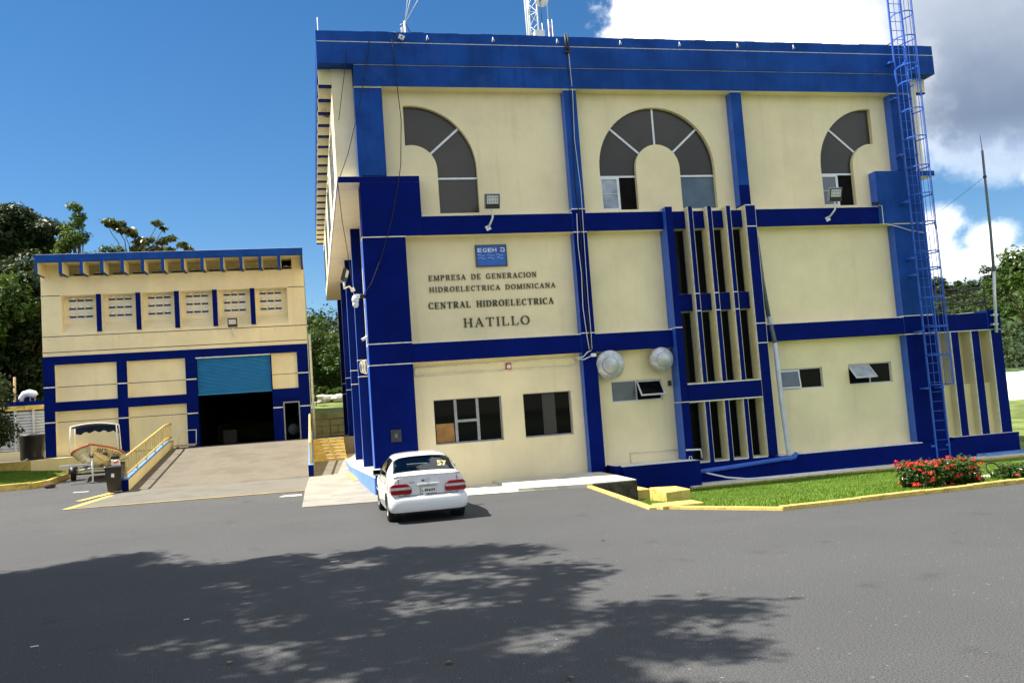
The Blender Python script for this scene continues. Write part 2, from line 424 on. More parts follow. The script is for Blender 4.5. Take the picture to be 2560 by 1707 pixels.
class MB:
    """collects faces (world metres, several material slots) and links them as one mesh object"""
    def __init__(s):
        s.v, s.f, s.mi, s.sm = [], [], [], []

    def add(s, vs, fs, mi=0, smooth=False):
        o = len(s.v)
        s.v += [tuple(map(float, v)) for v in vs]
        for f in fs:
            s.f.append(tuple(i + o for i in f)); s.mi.append(mi); s.sm.append(smooth)
        return s

    def box(s, x0, x1, y0, y1, z0, z1, mi=0, front=None, left=None, right=None, top=None, bottom=None, back=None):
        vs = [(x0, y0, z0), (x1, y0, z0), (x1, y1, z0), (x0, y1, z0), (x0, y0, z1), (x1, y0, z1), (x1, y1, z1), (x0, y1, z1)]
        for f, k in (((0, 1, 5, 4), front), ((1, 2, 6, 5), right), ((2, 3, 7, 6), back), ((3, 0, 4, 7), left), ((4, 5, 6, 7), top), ((3, 2, 1, 0), bottom)):
            s.add([vs[i] for i in f], [(0, 1, 2, 3)], mi if k is None else k)
        return s

    def obox(s, c, ax, ay, az, hx, hy, hz, mi=0):
        c = Vector(c); ax, ay, az = Vector(ax).normalized(), Vector(ay).normalized(), Vector(az).normalized()
        vs = [c + ax * hx * i + ay * hy * j + az * hz * k for k in (-1, 1) for j in (-1, 1) for i in (-1, 1)]
        return s.add(vs, [(0, 2, 3, 1), (4, 5, 7, 6), (0, 1, 5, 4), (2, 6, 7, 3), (0, 4, 6, 2), (1, 3, 7, 5)], mi)

    def tube(s, pts, r, n=6, mi=0, cap=True, smooth=True):
        pts = [Vector(p) for p in pts]
        rs = r if isinstance(r, (list, tuple)) else [r] * len(pts)
        vs, fs = [], []
        prev = None
        for i, p in enumerate(pts):
            t = (pts[min(i + 1, len(pts) - 1)] - pts[max(i - 1, 0)])
            t = t.normalized() if t.length > 1e-9 else Vector((0, 0, 1))
            if prev is None:
                a = t.orthogonal().normalized()
            else:
                a = (prev - t * prev.dot(t))
                a = a.normalized() if a.length > 1e-6 else t.orthogonal().normalized()
            prev = a
            c = t.cross(a)
            for k in range(n):
                th = 2 * math.pi * k / n
                vs.append(p + (a * math.cos(th) + c * math.sin(th)) * rs[i])
        for i in range(len(pts) - 1):
            for k in range(n):
                k2 = (k + 1) % n
                fs.append((i * n + k, i * n + k2, (i + 1) * n + k2, (i + 1) * n + k))
        s.add(vs, fs, mi, smooth)
        if cap:
            s.add([vs[k] for k in range(n)][::-1], [tuple(range(n))], mi)
            s.add([vs[-n + k] for k in range(n)], [tuple(range(n))], mi)
        return s

    def lathe(s, prof, origin, axis=(0, 0, 1), n=20, mi=0, smooth=True):
        """prof: (radius, height) pairs along axis"""
        o = Vector(origin); ax = Vector(axis).normalized(); a = ax.orthogonal().normalized(); c = ax.cross(a)
        vs, fs = [], []
        for r, h in prof:
            for k in range(n):
                th = 2 * math.pi * k / n
                vs.append(o + ax * h + (a * math.cos(th) + c * math.sin(th)) * r)
        for i in range(len(prof) - 1):
            for k in range(n):
                k2 = (k + 1) % n
                fs.append((i * n + k, i * n + k2, (i + 1) * n + k2, (i + 1) * n + k))
        return s.add(vs, fs, mi, smooth)

    def poly(s, pts, holes=(), mi=0, plane='xz', at=0.0, flip=False):
        """flat polygon with holes; plane xz at y=at, xy at z=at (or callable z(x,y)), yz at x=at"""
        loops = [list(pts)] + [list(h) for h in holes]
        tri = tessellate_polygon([[Vector((p[0], p[1], 0)) for p in L] for L in loops])
        flat = [p for L in loops for p in L]
        if plane == 'xz':
            vs = [(p[0], at, p[1]) for p in flat]
        elif plane == 'yz':
            vs = [(at, p[0], p[1]) for p in flat]
        else:
            vs = [(p[0], p[1], at(p[0], p[1]) if callable(at) else at) for p in flat]
        return s.add(vs, [tuple(t) if not flip else tuple(t[::-1]) for t in tri], mi)

    def prism(s, pts, y0, y1, mi=0, side=None, plane='xz', front=True, back=True):
        """polygon extruded between two planes"""
        n = len(pts)
        side = mi if side is None else side
        if front:
            s.poly(pts, (), mi, plane, y0)
        if back:
            s.poly(pts, (), mi, plane, y1)
        for i in range(n):
            p, q2 = pts[i], pts[(i + 1) % n]
            if plane == 'xz':
                quad = [(p[0], y0, p[1]), (q2[0], y0, q2[1]), (q2[0], y1, q2[1]), (p[0], y1, p[1])]
            elif plane == 'yz':
                quad = [(y0, p[0], p[1]), (y0, q2[0], q2[1]), (y1, q2[0], q2[1]), (y1, p[0], p[1])]
            else:
                quad = [(p[0], p[1], y0), (q2[0], q2[1], y0), (q2[0], q2[1], y1), (p[0], p[1], y1)]
            s.add(quad, [(0, 1, 2, 3)], side)
        return s

    def reveal(s, loop, y0, y1, mi=0):
        n = len(loop)
        for i in range(n):
            p, q2 = loop[i], loop[(i + 1) % n]
            s.add([(p[0], y0, p[1]), (q2[0], y0, q2[1]), (q2[0], y1, q2[1]), (p[0], y1, p[1])], [(0, 1, 2, 3)], mi)
        return s

    def build(s, name, mats, parent=None, recalc=True, bevel=0.0, loc=None):
        off = BASE.get(parent.name, (0, 0, 0)) if parent is not None else (loc or (0, 0, 0))
        me = bpy.data.meshes.new(name)
        V = np.array(s.v, dtype=float).reshape(-1, 3) - np.array(off)
        me.from_pydata(V.tolist(), [], s.f)
        for k in ([mats] if isinstance(mats, str) else mats):
            me.materials.append(MATS[k])
        me.polygons.foreach_set('material_index', s.mi)
        me.polygons.foreach_set('use_smooth', s.sm)
        if recalc:
            bm = bmesh.new(); bm.from_mesh(me)
            bmesh.ops.remove_doubles(bm, verts=bm.verts, dist=1e-5)
            bmesh.ops.recalc_face_normals(bm, faces=bm.faces)
            bm.to_mesh(me); bm.free()
        me.update()
        o = bpy.data.objects.new(name, me)
        COL.objects.link(o)
        if parent is not None:
            o.parent = parent
        elif loc:
            o.location = loc
        BASE[o.name] = tuple(off)
        if bevel:
            bv = o.modifiers.new('edges', 'BEVEL'); bv.width = bevel; bv.segments = 2; bv.limit_method = 'ANGLE'; bv.angle_limit = rad(40)
        return o


def tag(o, label=None, cat=None, group=None, kind=None):
    for k, v in (('label', label), ('category', cat), ('group', group), ('kind', kind)):
        if v:
            o[k] = v
    return o


def thing(name, label, cat, loc, group=None):
    o = bpy.data.objects.new(name, None)
    COL.objects.link(o)
    o.location = loc
    o.empty_display_size = 0.2
    BASE[o.name] = tuple(loc)
    return tag(o, label, cat, group)


def copy_part(src, parent, shift=(0, 0, 0)):
    """a copy of a part (and its sub-parts) that shares its mesh"""
    c = src.copy(); COL.objects.link(c); c.parent = parent
    c.location = Vector(src.location) + Vector(shift)
    BASE[c.name] = BASE.get(src.name, (0, 0, 0))
    for k in src.children:
        d = k.copy(); COL.objects.link(d); d.parent = c
    return c


def copy_thing(root, loc, label=None, rotz=None):
    r = root.copy(); COL.objects.link(r); r.location = loc
    if rotz is not None:
        r.rotation_euler = (0, 0, rotz)
    if label:
        r['label'] = label
    BASE[r.name] = tuple(loc)
    for ch in root.children:
        c = ch.copy(); COL.objects.link(c); c.parent = r
        for g_ in ch.children:
            d = g_.copy(); COL.objects.link(d); d.parent = c
    return r


def structure(mb, name, mats, **kw):
    return tag(mb.build(name, mats, **kw), kind='structure')


def text_mb(mb, s, x, z, size, y, mi=0, depth=0.01, bold=0.0, width=None, shear=0.0):
    """sans lettering from the built-in font, standing in the xz plane and facing -y; x is the left end, z the baseline"""
    cu = bpy.data.curves.new('t', 'FONT')
    cu.body = s; cu.size = size; cu.extrude = depth / 2; cu.offset = bold; cu.shear = shear; cu.resolution_u = 3
    ob = bpy.data.objects.new('t', cu); COL.objects.link(ob)
    me = ob.to_mesh()
    vs = [(v.co.x, v.co.y, v.co.z) for v in me.vertices]
    fs = [tuple(p.vertices) for p in me.polygons]
    ob.to_mesh_clear()
    bpy.data.objects.remove(ob); bpy.data.curves.remove(cu)
    if not vs:
        return mb
    xs = [v[0] for v in vs]
    k = 1.0 if width is None else width / max(1e-6, max(xs) - min(xs))
    x0 = min(xs)
    mb.add([(x + (v[0] - x0) * k, y - v[2], z + v[1]) for v in vs], fs, mi)
    return mb


def smoothstep(a, b_, x):
    t = min(1.0, max(0.0, (x - a) / (b_ - a)))
    return t * t * (3 - 2 * t)


def zg(x, y):
    """height of the paved ground"""
    return 0.035 * min(20.0, max(0.0, y - 27.0))


def arc(cx_, cz_, r, a0, a1, n=14):
    return [(cx_ + r * math.cos(rad(a0 + (a1 - a0) * i / n)), cz_ + r * math.sin(rad(a0 + (a1 - a0) * i / n))) for i in range(n + 1)]


# leaf clouds ---------------------------------------------------------------
def leaf_quads(cen, nrm, size, aspect=0.55, jitter=0.35, fold=True):
    """numpy: one leaf (two triangles folded along the midrib) per centre"""
    n = len(cen)
    nrm = nrm / (np.linalg.norm(nrm, axis=1, keepdims=True) + 1e-9)
    a = rng.normal(size=(n, 3)); a -= nrm * (a * nrm).sum(1, keepdims=True)
    a /= np.linalg.norm(a, axis=1, keepdims=True) + 1e-9
    c = np.cross(nrm, a)
    sz = np.asarray(size) * (1 + jitter * rng.normal(size=n)).clip(0.45, 1.9)
    sz = sz[:, None]
    tip = cen + a * sz * 0.5 - nrm * sz * 0.08
    root = cen - a * sz * 0.5
    l = cen + c * sz * aspect * 0.5 + nrm * sz * 0.06
    r = cen - c * sz * aspect * 0.5 + nrm * sz * 0.06
    V = np.stack([root, l, tip, r], 1).reshape(-1, 3)
    base = np.arange(n)[:, None] * 4
    F = np.concatenate([base + np.array([0, 1, 2]), base + np.array([0, 2, 3])], 1).reshape(-1, 3)
    return V, F


def tri_mesh(name, V, F, matname, parent=None, loc=None):
    off = np.array(BASE.get(parent.name, (0, 0, 0)) if parent is not None else (loc or (0, 0, 0)))
    me = bpy.data.meshes.new(name)
    V = (V - off).astype(np.float32)
    me.vertices.add(len(V)); me.vertices.foreach_set('co', V.ravel())
    me.loops.add(len(F) * 3); me.loops.foreach_set('vertex_index', F.astype(np.int32).ravel())
    me.polygons.add(len(F))
    me.polygons.foreach_set('loop_start', np.arange(0, len(F) * 3, 3, dtype=np.int32))
    me.polygons.foreach_set('loop_total', np.full(len(F), 3, dtype=np.int32))
    me.materials.append(MATS[matname])
    me.update(calc_edges=True); me.validate()
    o = bpy.data.objects.new(name, me)
    COL.objects.link(o)
    if parent is not None:
        o.parent = parent
    elif loc:
        o.location = loc
    return o


def clump_points(centres, radii, n, flat=0.75, shell=0.55):
    """points in a set of ellipsoidal leaf clumps, denser near their skins; returns points and outward normals"""
    centres = np.array(centres, float); radii = np.array(radii, float)
    w = radii ** 2; w /= w.sum()
    idx = rng.choice(len(centres), n, p=w)
    d = rng.normal(size=(n, 3)); d /= np.linalg.norm(d, axis=1, keepdims=True)
    rr_ = shell + (1 - shell) * rng.random(n) ** 0.7
    rr_ = rr_ * (1 + 0.18 * rng.normal(size=n))
    off = d * rr_[:, None] * radii[idx][:, None]
    off[:, 2] *= flat
    nrm = d * 0.6 + np.array([0, 0, 0.7]) + 0.45 * rng.normal(size=(n, 3))
    return centres[idx] + off, nrm


def limb(mb, p0, p1, r0, r1, wob=0.25, n=6):
    p0, p1 = Vector(p0), Vector(p1)
    L = (p1 - p0).length
    pts, rs = [], []
    for i in range(6):
        t = i / 5
        q_ = p0.lerp(p1, t) + Vector((random.uniform(-1, 1), random.uniform(-1, 1), random.uniform(-.4, .4))) * wob * 0.12 * L * math.sin(math.pi * t)
        pts.append(q_); rs.append(r0 + (r1 - r0) * t)
    mb.tube(pts, rs, n)


def tree(name, label, x, y, z, h, spread, leaf, n, size, clumps=26, trunk_h=0.35, shape='round', lean=(0, 0), group=None, flat=0.75, top=1.0, trunk_r=None, cat='tree', tight=0.30):
    t = thing(name, label, cat, (x, y, z), group)
    cs, rs = [], []
    for i in range(clumps):
        for _ in range(40):
            u = rng.uniform(-1, 1, 3)
            if (u ** 2).sum() <= 1 and (u ** 2).sum() > 0.12:
                break
        if shape == 'umbrella':
            u[2] = abs(u[2]) * 0.9 if rng.random() < 0.8 else -abs(u[2]) * 0.5
            zz_ = z + h * (trunk_h + (1 - trunk_h) * (0.35 + 0.6 * u[2] * (1 - 0.45 * (u[0] ** 2 + u[1] ** 2))))
        elif shape == 'spire':
            k = rng.random(); u[:2] *= (1 - k) * 0.9 + 0.12
            zz_ = z + h * (trunk_h + (1 - trunk_h) * k)
        else:
            zz_ = z + h * (trunk_h + (1 - trunk_h) * (0.5 + 0.46 * u[2]))
        cs.append((x + lean[0] * (zz_ - z) / h + u[0] * spread, y + lean[1] * (zz_ - z) / h + u[1] * spread, zz_))
        rs.append(spread * tight * rng.uniform(0.6, 1.25))
    tb = MB()
    tr = trunk_r or h * 0.022
    mid = Vector((x + lean[0] * 0.5, y + lean[1] * 0.5, z + h * max(0.25, trunk_h)))
    limb(tb, (x, y, z - 0.3), mid, tr * 1.3, tr * 0.8, 0.3, 8)
    order = sorted(range(clumps), key=lambda i: -rs[i])[:max(6, clumps // 2)]
    for i in order:
        limb(tb, mid - Vector((0, 0, random.uniform(0, h * 0.08))), cs[i], tr * 0.55, tr * 0.08, 0.5, 5)
    tb.build('trunk', 'bark', t, recalc=False)
    pts, nr = clump_points(cs, rs, n, flat)
    V, F = leaf_quads(pts, nr, size)
    tri_mesh('crown', V, F, leaf, t)
    return t

# ================================================================== ground and setting
def terrain_h(x, y):
    h0 = zg(x, y) - 0.9
    # earth bank and wooded hillside behind the workshop and to the left
    back = 2.75 * smoothstep(56, 57.5, y) + 1.4 * smoothstep(57, 76, y) + 16.0 * smoothstep(78, 170, y)
    left = smoothstep(-14.5, -24, x) * smoothstep(46, 70, y) * 6.0 + smoothstep(-22, -75, x) * smoothstep(25, 70, y) * 16.0
    right = smoothstep(5, 26, x)
    h1 = h0 + back * (1 - right) * 1.0 + left
    h1 += right * (0.35 * smoothstep(26, 60, y))
    # far wooded ridge on the right
    ridge = smoothstep(170, 320, y) * (1 - 0.45 * smoothstep(340, 700, y)) * smoothstep(40, 190, x)
    rg = 34.5 + 3.0 * math.sin(x * 0.020 + 1.0) + 3.2 * math.sin(x * 0.047 + 0.4) + 2.0 * math.sin(x * 0.11)
    h1 += ridge * rg
    n_ = 0.5 * math.sin(x * 0.13 + y * 0.07) + 0.3 * math.sin(x * 0.31 - y * 0.23)
    return h1 + n_ * smoothstep(60, 90, y) * 0.6


def axis(vals):
    out = []
    for a, b_, st in vals:
        k = a
        while k < b_:
            out.append(k); k += st
    return out


tx = [-1500, -900, -500, -300, -200] + axis([(-150, -40, 6), (-40, 40, 2.0), (40, 160, 6), (160, 420, 14)]) + [420, 600, 900, 1500]
ty = [-1200, -500, -200, -100, -60, -30, -10] + axis([(0, 90, 2.0), (90, 190, 6), (190, 400, 14)]) + [400, 520, 700, 1000, 1600]
mb = MB()
vs = [(x, y, terrain_h(x, y)) for y in ty for x in tx]
nx = len(tx)
fs = [(j * nx + i, j * nx + i + 1, (j + 1) * nx + i + 1, (j + 1) * nx + i) for j in range(len(ty) - 1) for i in range(nx - 1)]
far = MB(); near = MB()
mats_i = []
for f in fs:
    cx_ = sum(vs[i][0] for i in f) / 4; cy_ = sum(vs[i][1] for i in f) / 4
    forest = cy_ > 150 or cx_ < -45 or cx_ > 70
    mats_i.append(1 if forest else 0)
mb.v = vs; mb.f = fs; mb.mi = mats_i; mb.sm = [True] * len(fs)
structure(mb, 'ground', ['hill_grass', 'hill_forest'], recalc=False)


def sheet(pts, dz=0.0, ys=(27.0, 47.0), step=None):
    """paved polygon draped on zg: cut at the lines where the slope changes"""
    bm = bmesh.new()
    vv = [bm.verts.new((p[0], p[1], 0)) for p in pts]
    bm.faces.new(vv)
    for yc in ys:
        g_ = bm.verts[:] + bm.edges[:] + bm.faces[:]
        bmesh.ops.bisect_plane(bm, geom=g_, plane_co=(0, yc, 0), plane_no=(0, 1, 0))
    bmesh.ops.triangulate(bm, faces=bm.faces[:])
    for v in bm.verts:
        v.co.z = zg(v.co.x, v.co.y) + dz
    bm.verts.index_update()
    o = MB()
    o.add([tuple(v.co) for v in bm.verts], [tuple(v.index for v in f.verts) for f in bm.faces])
    bm.free()
    return o


ASPH = [(-70, -40), (70, -40), (70, 16.2), (22, 15.6), (13.6, 14.95), (11.4, 14.85), (9.9, 14.78), (8.3, 14.75), (6.62, 16.75), (6.68, 17.7), (7.10, 23.5),
        (7.1, 26.2), (2.0, 26.2), (2.0, 45), (-10.9, 45), (-10.92, 43.3), (-10.76, 39.9), (-11.2, 38.8), (-12.4, 38.7), (-16.5, 38.9), (-30, 39.2), (-70, 39.5)]
structure(sheet(ASPH), 'asphalt_yard', 'asphalt', recalc=True)

# concrete strips in front of the powerhouse and the apron of the ramp
mb = sheet([(1.75, 23.90), (2.0, 23.85), (5.0, 23.05), (7.1, 22.52), (7.1, 26.4), (1.75, 26.4)], 0.014)
structure(mb, 'concrete_strip', 'pale_concrete')
mb = sheet([(-0.45, 24.35), (1.75, 23.90), (1.75, 26.4), (1.9, 26.4), (1.9, 45), (-0.05, 45), (-0.3, 33.9), (-0.42, 29.3)], 0.012)
structure(mb, 'concrete_walk', 'walk_concrete')
mb = sheet([(-7.5, 29.95), (-0.424, 29.35), (-0.304, 34.0), (-6.72, 34.5)], 0.010)
structure(mb, 'ramp_apron', 'concrete')
# painted lines
for i, pts in enumerate(([(-7.78, 29.9), (-7.5, 29.88), (-6.9, 33.1), (-7.15, 33.2)], [(-7.95, 32.2), (-7.72, 32.1), (-7.0, 34.3), (-7.3, 34.4)])):
    structure(sheet(pts, 0.018), 'yellow_line_marking', 'yellow_paint')
structure(sheet([(-7.45, 29.86), (-0.43, 29.26), (-0.43, 29.34), (-7.45, 29.94)], 0.018), 'yellow_line_marking', 'yellow_paint')
structure(sheet([(-8.85, 35.5), (-8.3, 35.43), (-8.3, 35.6), (-8.85, 35.66)], 0.012), 'white_line_marking', 'white_trim')
structure(sheet([(-1.2, 28.05), (-0.5, 27.95), (-0.5, 28.3), (-1.0, 28.4)], 0.012), 'white_line_marking', 'white_trim')

# raised slab that ends in two steps, right of the strip
t = thing('entrance_slab', 'pale concrete slab ending in a step beside the yellow edged lawn', 'slab', (7.8, 24.3, 0))
MB().prism([(5.2, 23.03), (7.1, 22.5), (8.35, 22.45), (8.5, 25.0), (8.5, 26.3), (5.2, 26.3)], -0.75, 0.10, 0, 0, plane='xy').build('slab', 'pale_concrete', t, bevel=0.015)
MB().prism([(8.353, 22.46), (8.358, 22.46), (8.508, 25.0), (8.503, 25.0)], -0.75, 0.075, plane='xy').build('shade_moss_face', 'shade_moss_concrete', t)  # overlay painted dark for moss and side shade together
MB().prism([(7.12, 22.492), (7.12, 22.488), (8.353, 22.438), (8.353, 22.444)], -0.75, 0.07, plane='xy').build('shade_moss_face', 'shade_moss_concrete', t)
MB().box(8.5, 8.95, 23.0, 25.2, -0.8, -0.25).build('step', 'yellow_paint', t, bevel=0.015)


# lawn on the right, falling towards the wall
def lawn_z(x, y):
    k = smoothstep(15.0, 24.0, y)
    return 0.03 - 0.60 * k


LAWN = [(6.9, 17.7), (6.75, 16.9), (8.35, 14.95), (9.9, 14.95), (11.4, 15.0), (13.6, 15.1), (22, 15.8), (40, 16.9), (40, 25.0), (8.4, 25.0), (8.35, 22.5), (7.15, 22.5), (7.1, 21.0)]
bm = bmesh.new()
bm.faces.new([bm.verts.new((p[0], p[1], 0)) for p in LAWN])
for k in range(16, 26):
    bmesh.ops.bisect_plane(bm, geom=bm.verts[:] + bm.edges[:] + bm.faces[:], plane_co=(0, k, 0), plane_no=(0, 1, 0))
bmesh.ops.triangulate(bm, faces=bm.faces[:])
for v in bm.verts:
    v.co.z = lawn_z(v.co.x, v.co.y)
bm.verts.index_update()
mb = MB().add([tuple(v.co) for v in bm.verts], [tuple(v.index for v in f.verts) for f in bm.faces])
bm.free()
structure(mb, 'lawn', 'lawn_soil')
# kerb walk along the foot of the wall
mb = MB().box(11.0, 27.0, 24.75, 26.4, -1.0, -0.50, 0, front=1)
structure(mb, 'foot_path', ['white_trim', 'yellow_paint'])


def kerb(pts, w, z0, z1, name, label, mats=('yellow_paint', 'yellow_paint'), zf=None, kind='kerb'):
    """kerb of separate cast stones following a line"""
    t = thing(name, label, 'kerb', (pts[0][0], pts[0][1], 0))
    P_ = [Vector((p[0], p[1])) for p in pts]
    first = True
    for a, b_ in zip(P_, P_[1:]):
        d = b_ - a
        L = d.length
        k = max(1, round(L / 1.25))
        dn = d.normalized(); nr = Vector((-dn.y, dn.x))
        for i in range(k):
            s0, s1 = i * L / k + 0.006, (i + 1) * L / k - 0.006
            p0, p1 = a + dn * s0, a + dn * s1
            j0 = random.uniform(-0.008, 0.008); jz = random.uniform(-0.006, 0.006)
            c = [p0 + nr * j0, p1 + nr * j0, p1 + nr * (w + j0), p0 + nr * (w + j0)]
            base = [zf(q_.x, q_.y) if zf else 0.0 for q_ in c]
            mb = MB()
            vs = [(c[i2].x, c[i2].y, base[i2] + z0) for i2 in range(4)] + [(c[i2].x, c[i2].y, base[i2] + z1 + jz) for i2 in range(4)]
            mb.add(vs, [(0, 1, 5, 4), (1, 2, 6, 5), (2, 3, 7, 6), (3, 0, 4, 7), (4, 5, 6, 7), (3, 2, 1, 0)])
            mb.build('kerb_stone', mats[0], t, bevel=0.012)
    return t


kerb([(7.12, 22.5), (6.70, 17.75), (6.62, 16.75)], -0.16, -0.3, 0.045, 'yellow_kerb', 'yellow kerb edge running from the slab towards the camera beside the lawn')
kerb([(8.28, 14.78), (9.9, 14.8), (11.4, 14.88), (13.6, 15.0), (22, 15.65), (30, 16.2)], 0.15, -0.3, 0.085, 'yellow_kerb', 'long yellow kerb between the asphalt and the lawn with the red flowers')
t = thing('gutter_block', 'low yellow gutter block with a dark mouth at the corner of the lawn', 'gutter', (7.3, 16.9, 0))
MB().box(6.66, 7.55, 16.55, 17.15, -0.25, 0.07, 0, right=1).build('cover', ['yellow_paint', 'room_dark'], t, bevel=0.015)
MB().prism([(6.62, 16.75), (8.28, 14.78), (8.4, 14.9), (6.75, 16.9)], -0.3, 0.05, plane='xy').build('edge_strip', 'yellow_paint', t)
MB().add([(7.55, 17.1, 0.02), (7.75, 17.0, 0.02), (8.3, 20.3, -0.36), (8.1, 20.4, -0.36)], [(0, 1, 2, 3)]).build('channel', 'concrete', t)
t = thing('concrete_block', 'weathered yellow concrete block on the lawn below the blue platform', 'block', (8.8, 21.2, -0.4))
MB().prism([(8.35, 20.45), (9.1, 20.68), (9.15, 21.7), (8.5, 21.95)], -0.6, -0.10, plane='xy').build('block', 'yellow_paint', t, bevel=0.02)

# grass blades on the two lawns
def blades(n, poly, zf, hgt, name, wid=0.008):
    P_ = np.array(poly)
    lo, hi = P_.min(0), P_.max(0)
    pts = []
    m_ = 0
    while m_ < n:
        q_ = rng.uniform(lo, hi, size=(n, 2))
        inside = np.zeros(n, bool)
        j = len(poly) - 1
        for i in range(len(poly)):
            xi, yi = poly[i]; xj, yj = poly[j]
            c_ = ((yi > q_[:, 1]) != (yj > q_[:, 1])) & (q_[:, 0] < (xj - xi) * (q_[:, 1] - yi) / (yj - yi + 1e-12) + xi)
            inside ^= c_
            j = i
        pts.append(q_[inside]); m_ += inside.sum()
    q_ = np.concatenate(pts)[:n]
    pn = np.sin(q_[:, 0] * 1.7 + np.sin(q_[:, 1] * 1.3)) * 0.5 + np.sin(q_[:, 1] * 2.3 + q_[:, 0]) * 0.5
    hh = hgt * (0.75 + 0.35 * pn + 0.3 * rng.random(n))
    z = np.array([zf(a, b_) for a, b_ in q_])
    th = rng.uniform(0, 2 * np.pi, n)
    ln = rng.normal(size=(n, 2)) * 0.5 * hh[:, None]
    w = wid * (0.7 + 0.6 * rng.random(n))
    a = np.stack([q_[:, 0] - np.cos(th) * w, q_[:, 1] - np.sin(th) * w, z], 1)
    b_ = np.stack([q_[:, 0] + np.cos(th) * w, q_[:, 1] + np.sin(th) * w, z], 1)
    c_ = np.stack([q_[:, 0] + ln[:, 0], q_[:, 1] + ln[:, 1], z + hh], 1)
    V = np.stack([a, b_, c_], 1).reshape(-1, 3)
    F = np.arange(3 * n).reshape(-1, 3)
    o = tri_mesh(name, V, F, 'blade')
    return tag(o, kind='stuff')


o = blades(130000, [(6.95, 17.6), (6.9, 17.1), (8.4, 15.05), (9.9, 14.98), (11.4, 15.05), (13.6, 15.2), (21, 15.85), (21, 24.7), (8.6, 24.7), (8.5, 22.4), (7.2, 22.4)], lawn_z, 0.065, 'lawn_grass', 0.011)
tag(o, 'short bright green grass of the lawn in front of the powerhouse', 'grass')

# left lawn behind its own yellow kerb
def llawn_z(x, y):
    return zg(x, y) + 0.10 + 0.055 * (y - 38.7) + max(0.0, (-11.0 - x)) * 0.03


LL = [(-11.0, 43.2), (-10.9, 40.0), (-11.3, 39.0), (-12.4, 38.9), (-16.5, 39.05), (-30, 39.4), (-30, 44.0), (-13.5, 43.9)]
mb = MB().poly(LL, plane='xy', at=llawn_z)
structure(mb, 'side_lawn', 'lawn_soil')
o = blades(40000, [(-11.1, 43.0), (-11.05, 40.1), (-11.4, 39.1), (-12.4, 39.0), (-16.5, 39.15), (-18, 39.2), (-18, 43.8), (-13.5, 43.8)], llawn_z, 0.08, 'side_lawn_grass', 0.02)
tag(o, 'short green grass of the small lawn left of the boat', 'grass')
kerb([(-30, 39.2), (-16.5, 38.9), (-12.4, 38.7), (-11.2, 38.82)], 0.18, -0.3, 0.26, 'yellow_kerb', 'yellow kerb in front of the small lawn at the far left', zf=zg)
kerb([(-11.2, 38.82), (-10.76, 39.9), (-10.9, 43.3)], 0.18, -0.3, 0.24, 'yellow_kerb', 'yellow kerb leading back towards the boat trailer wheel', zf=zg)


# ================================================================== the powerhouse
YF, YW = 26.0, 26.35
A = thing('powerhouse_building', 'large cream and blue hydroelectric powerhouse with arched windows and EGEHID sign', 'building', (11.3, 26.0, 0))
# core
MB().box(2.0, 20.95, 26.75, 51.4, -1.0, 12.9).build('core_wall', 'cream_plain', A)


def panel(x0, x1, z0, z1, holes=(), depth=0.22, m='cream'):
    mb = MB()
    mb.poly([(x0, z0), (x1, z0), (x1, z1), (x0, z1)], holes, 0, 'xz', YW)
    for h_ in holes:
        mb.reveal(h_, YW, YW + depth, 1)
    return mb.build('wall_panel', [m, 'cream_plain'], A, recalc=False)


R1, R2, ZS = 2.02, 0.77, 9.77


def arch_c(cx_):
    return ([(cx_ - R1, 8.38)] + arc(cx_, ZS, R1, 180, 0, 28) + [(cx_ + R1, 8.38), (cx_ + R2, 8.38)] + arc(cx_, ZS, R2, 0, 180, 16) + [(cx_ - R2, 8.38)])


def arch_l(cx_, cut):   # right half
    a_cut = math.degrees(math.acos((cut - cx_) / R1)); b_cut = math.degrees(math.acos((cut - cx_) / R2))
    return arc(cx_, ZS, R1, a_cut, 0, 18) + [(cx_ + R1, 8.38), (cx_ + R2, 8.38)] + arc(cx_, ZS, R2, 0, b_cut, 12)


def arch_r(cx_, cut):   # left half
    a_cut = math.degrees(math.acos((cut - cx_) / R1)); b_cut = math.degrees(math.acos((cut - cx_) / R2))
    return arc(cx_, ZS, R2, b_cut, 180, 12) + [(cx_ - R2, 8.38), (cx_ - R1, 8.38)] + arc(cx_, ZS, R1, 180, a_cut, 18)


XL, XC, XR = 3.35, 11.43, 19.45
LOOP_L, LOOP_C, LOOP_R = arch_l(XL, 3.17), arch_c(XC), arch_r(XR, 19.57)
panel(2.50, 8.29, 8.22, 12.24, [LOOP_L])
panel(8.68, 14.10, 8.22, 12.24, [LOOP_C])
panel(14.46, 20.19, 8.22, 12.24, [LOOP_R])
panel(2.94, 8.29, 4.36, 7.64)
panel(8.68, 11.35, 4.36, 7.64)
panel(14.46, 19.80, 4.36, 7.64)
rect = lambda x0, x1, z0, z1: [(x0, z0), (x1, z0), (x1, z1), (x0, z1)]
W1, W2 = rect(3.53, 5.63, 1.30, 2.65), rect(6.32, 7.87, 1.30, 2.66)
S1, S2, S3 = rect(9.21, 10.92, 2.19, 2.86), rect(15.04, 16.71, 2.20, 2.88), rect(17.70, 19.36, 2.21, 2.91)
panel(2.94, 8.29, -0.1, 3.80, [W1, W2])
panel(8.68, 11.35, -0.1, 3.80, [S1])
panel(14.46, 19.80, 0.10, 3.80, [S2, S3])

# arched windows: panes between mullions
def window(name='arched_window'):
    return name


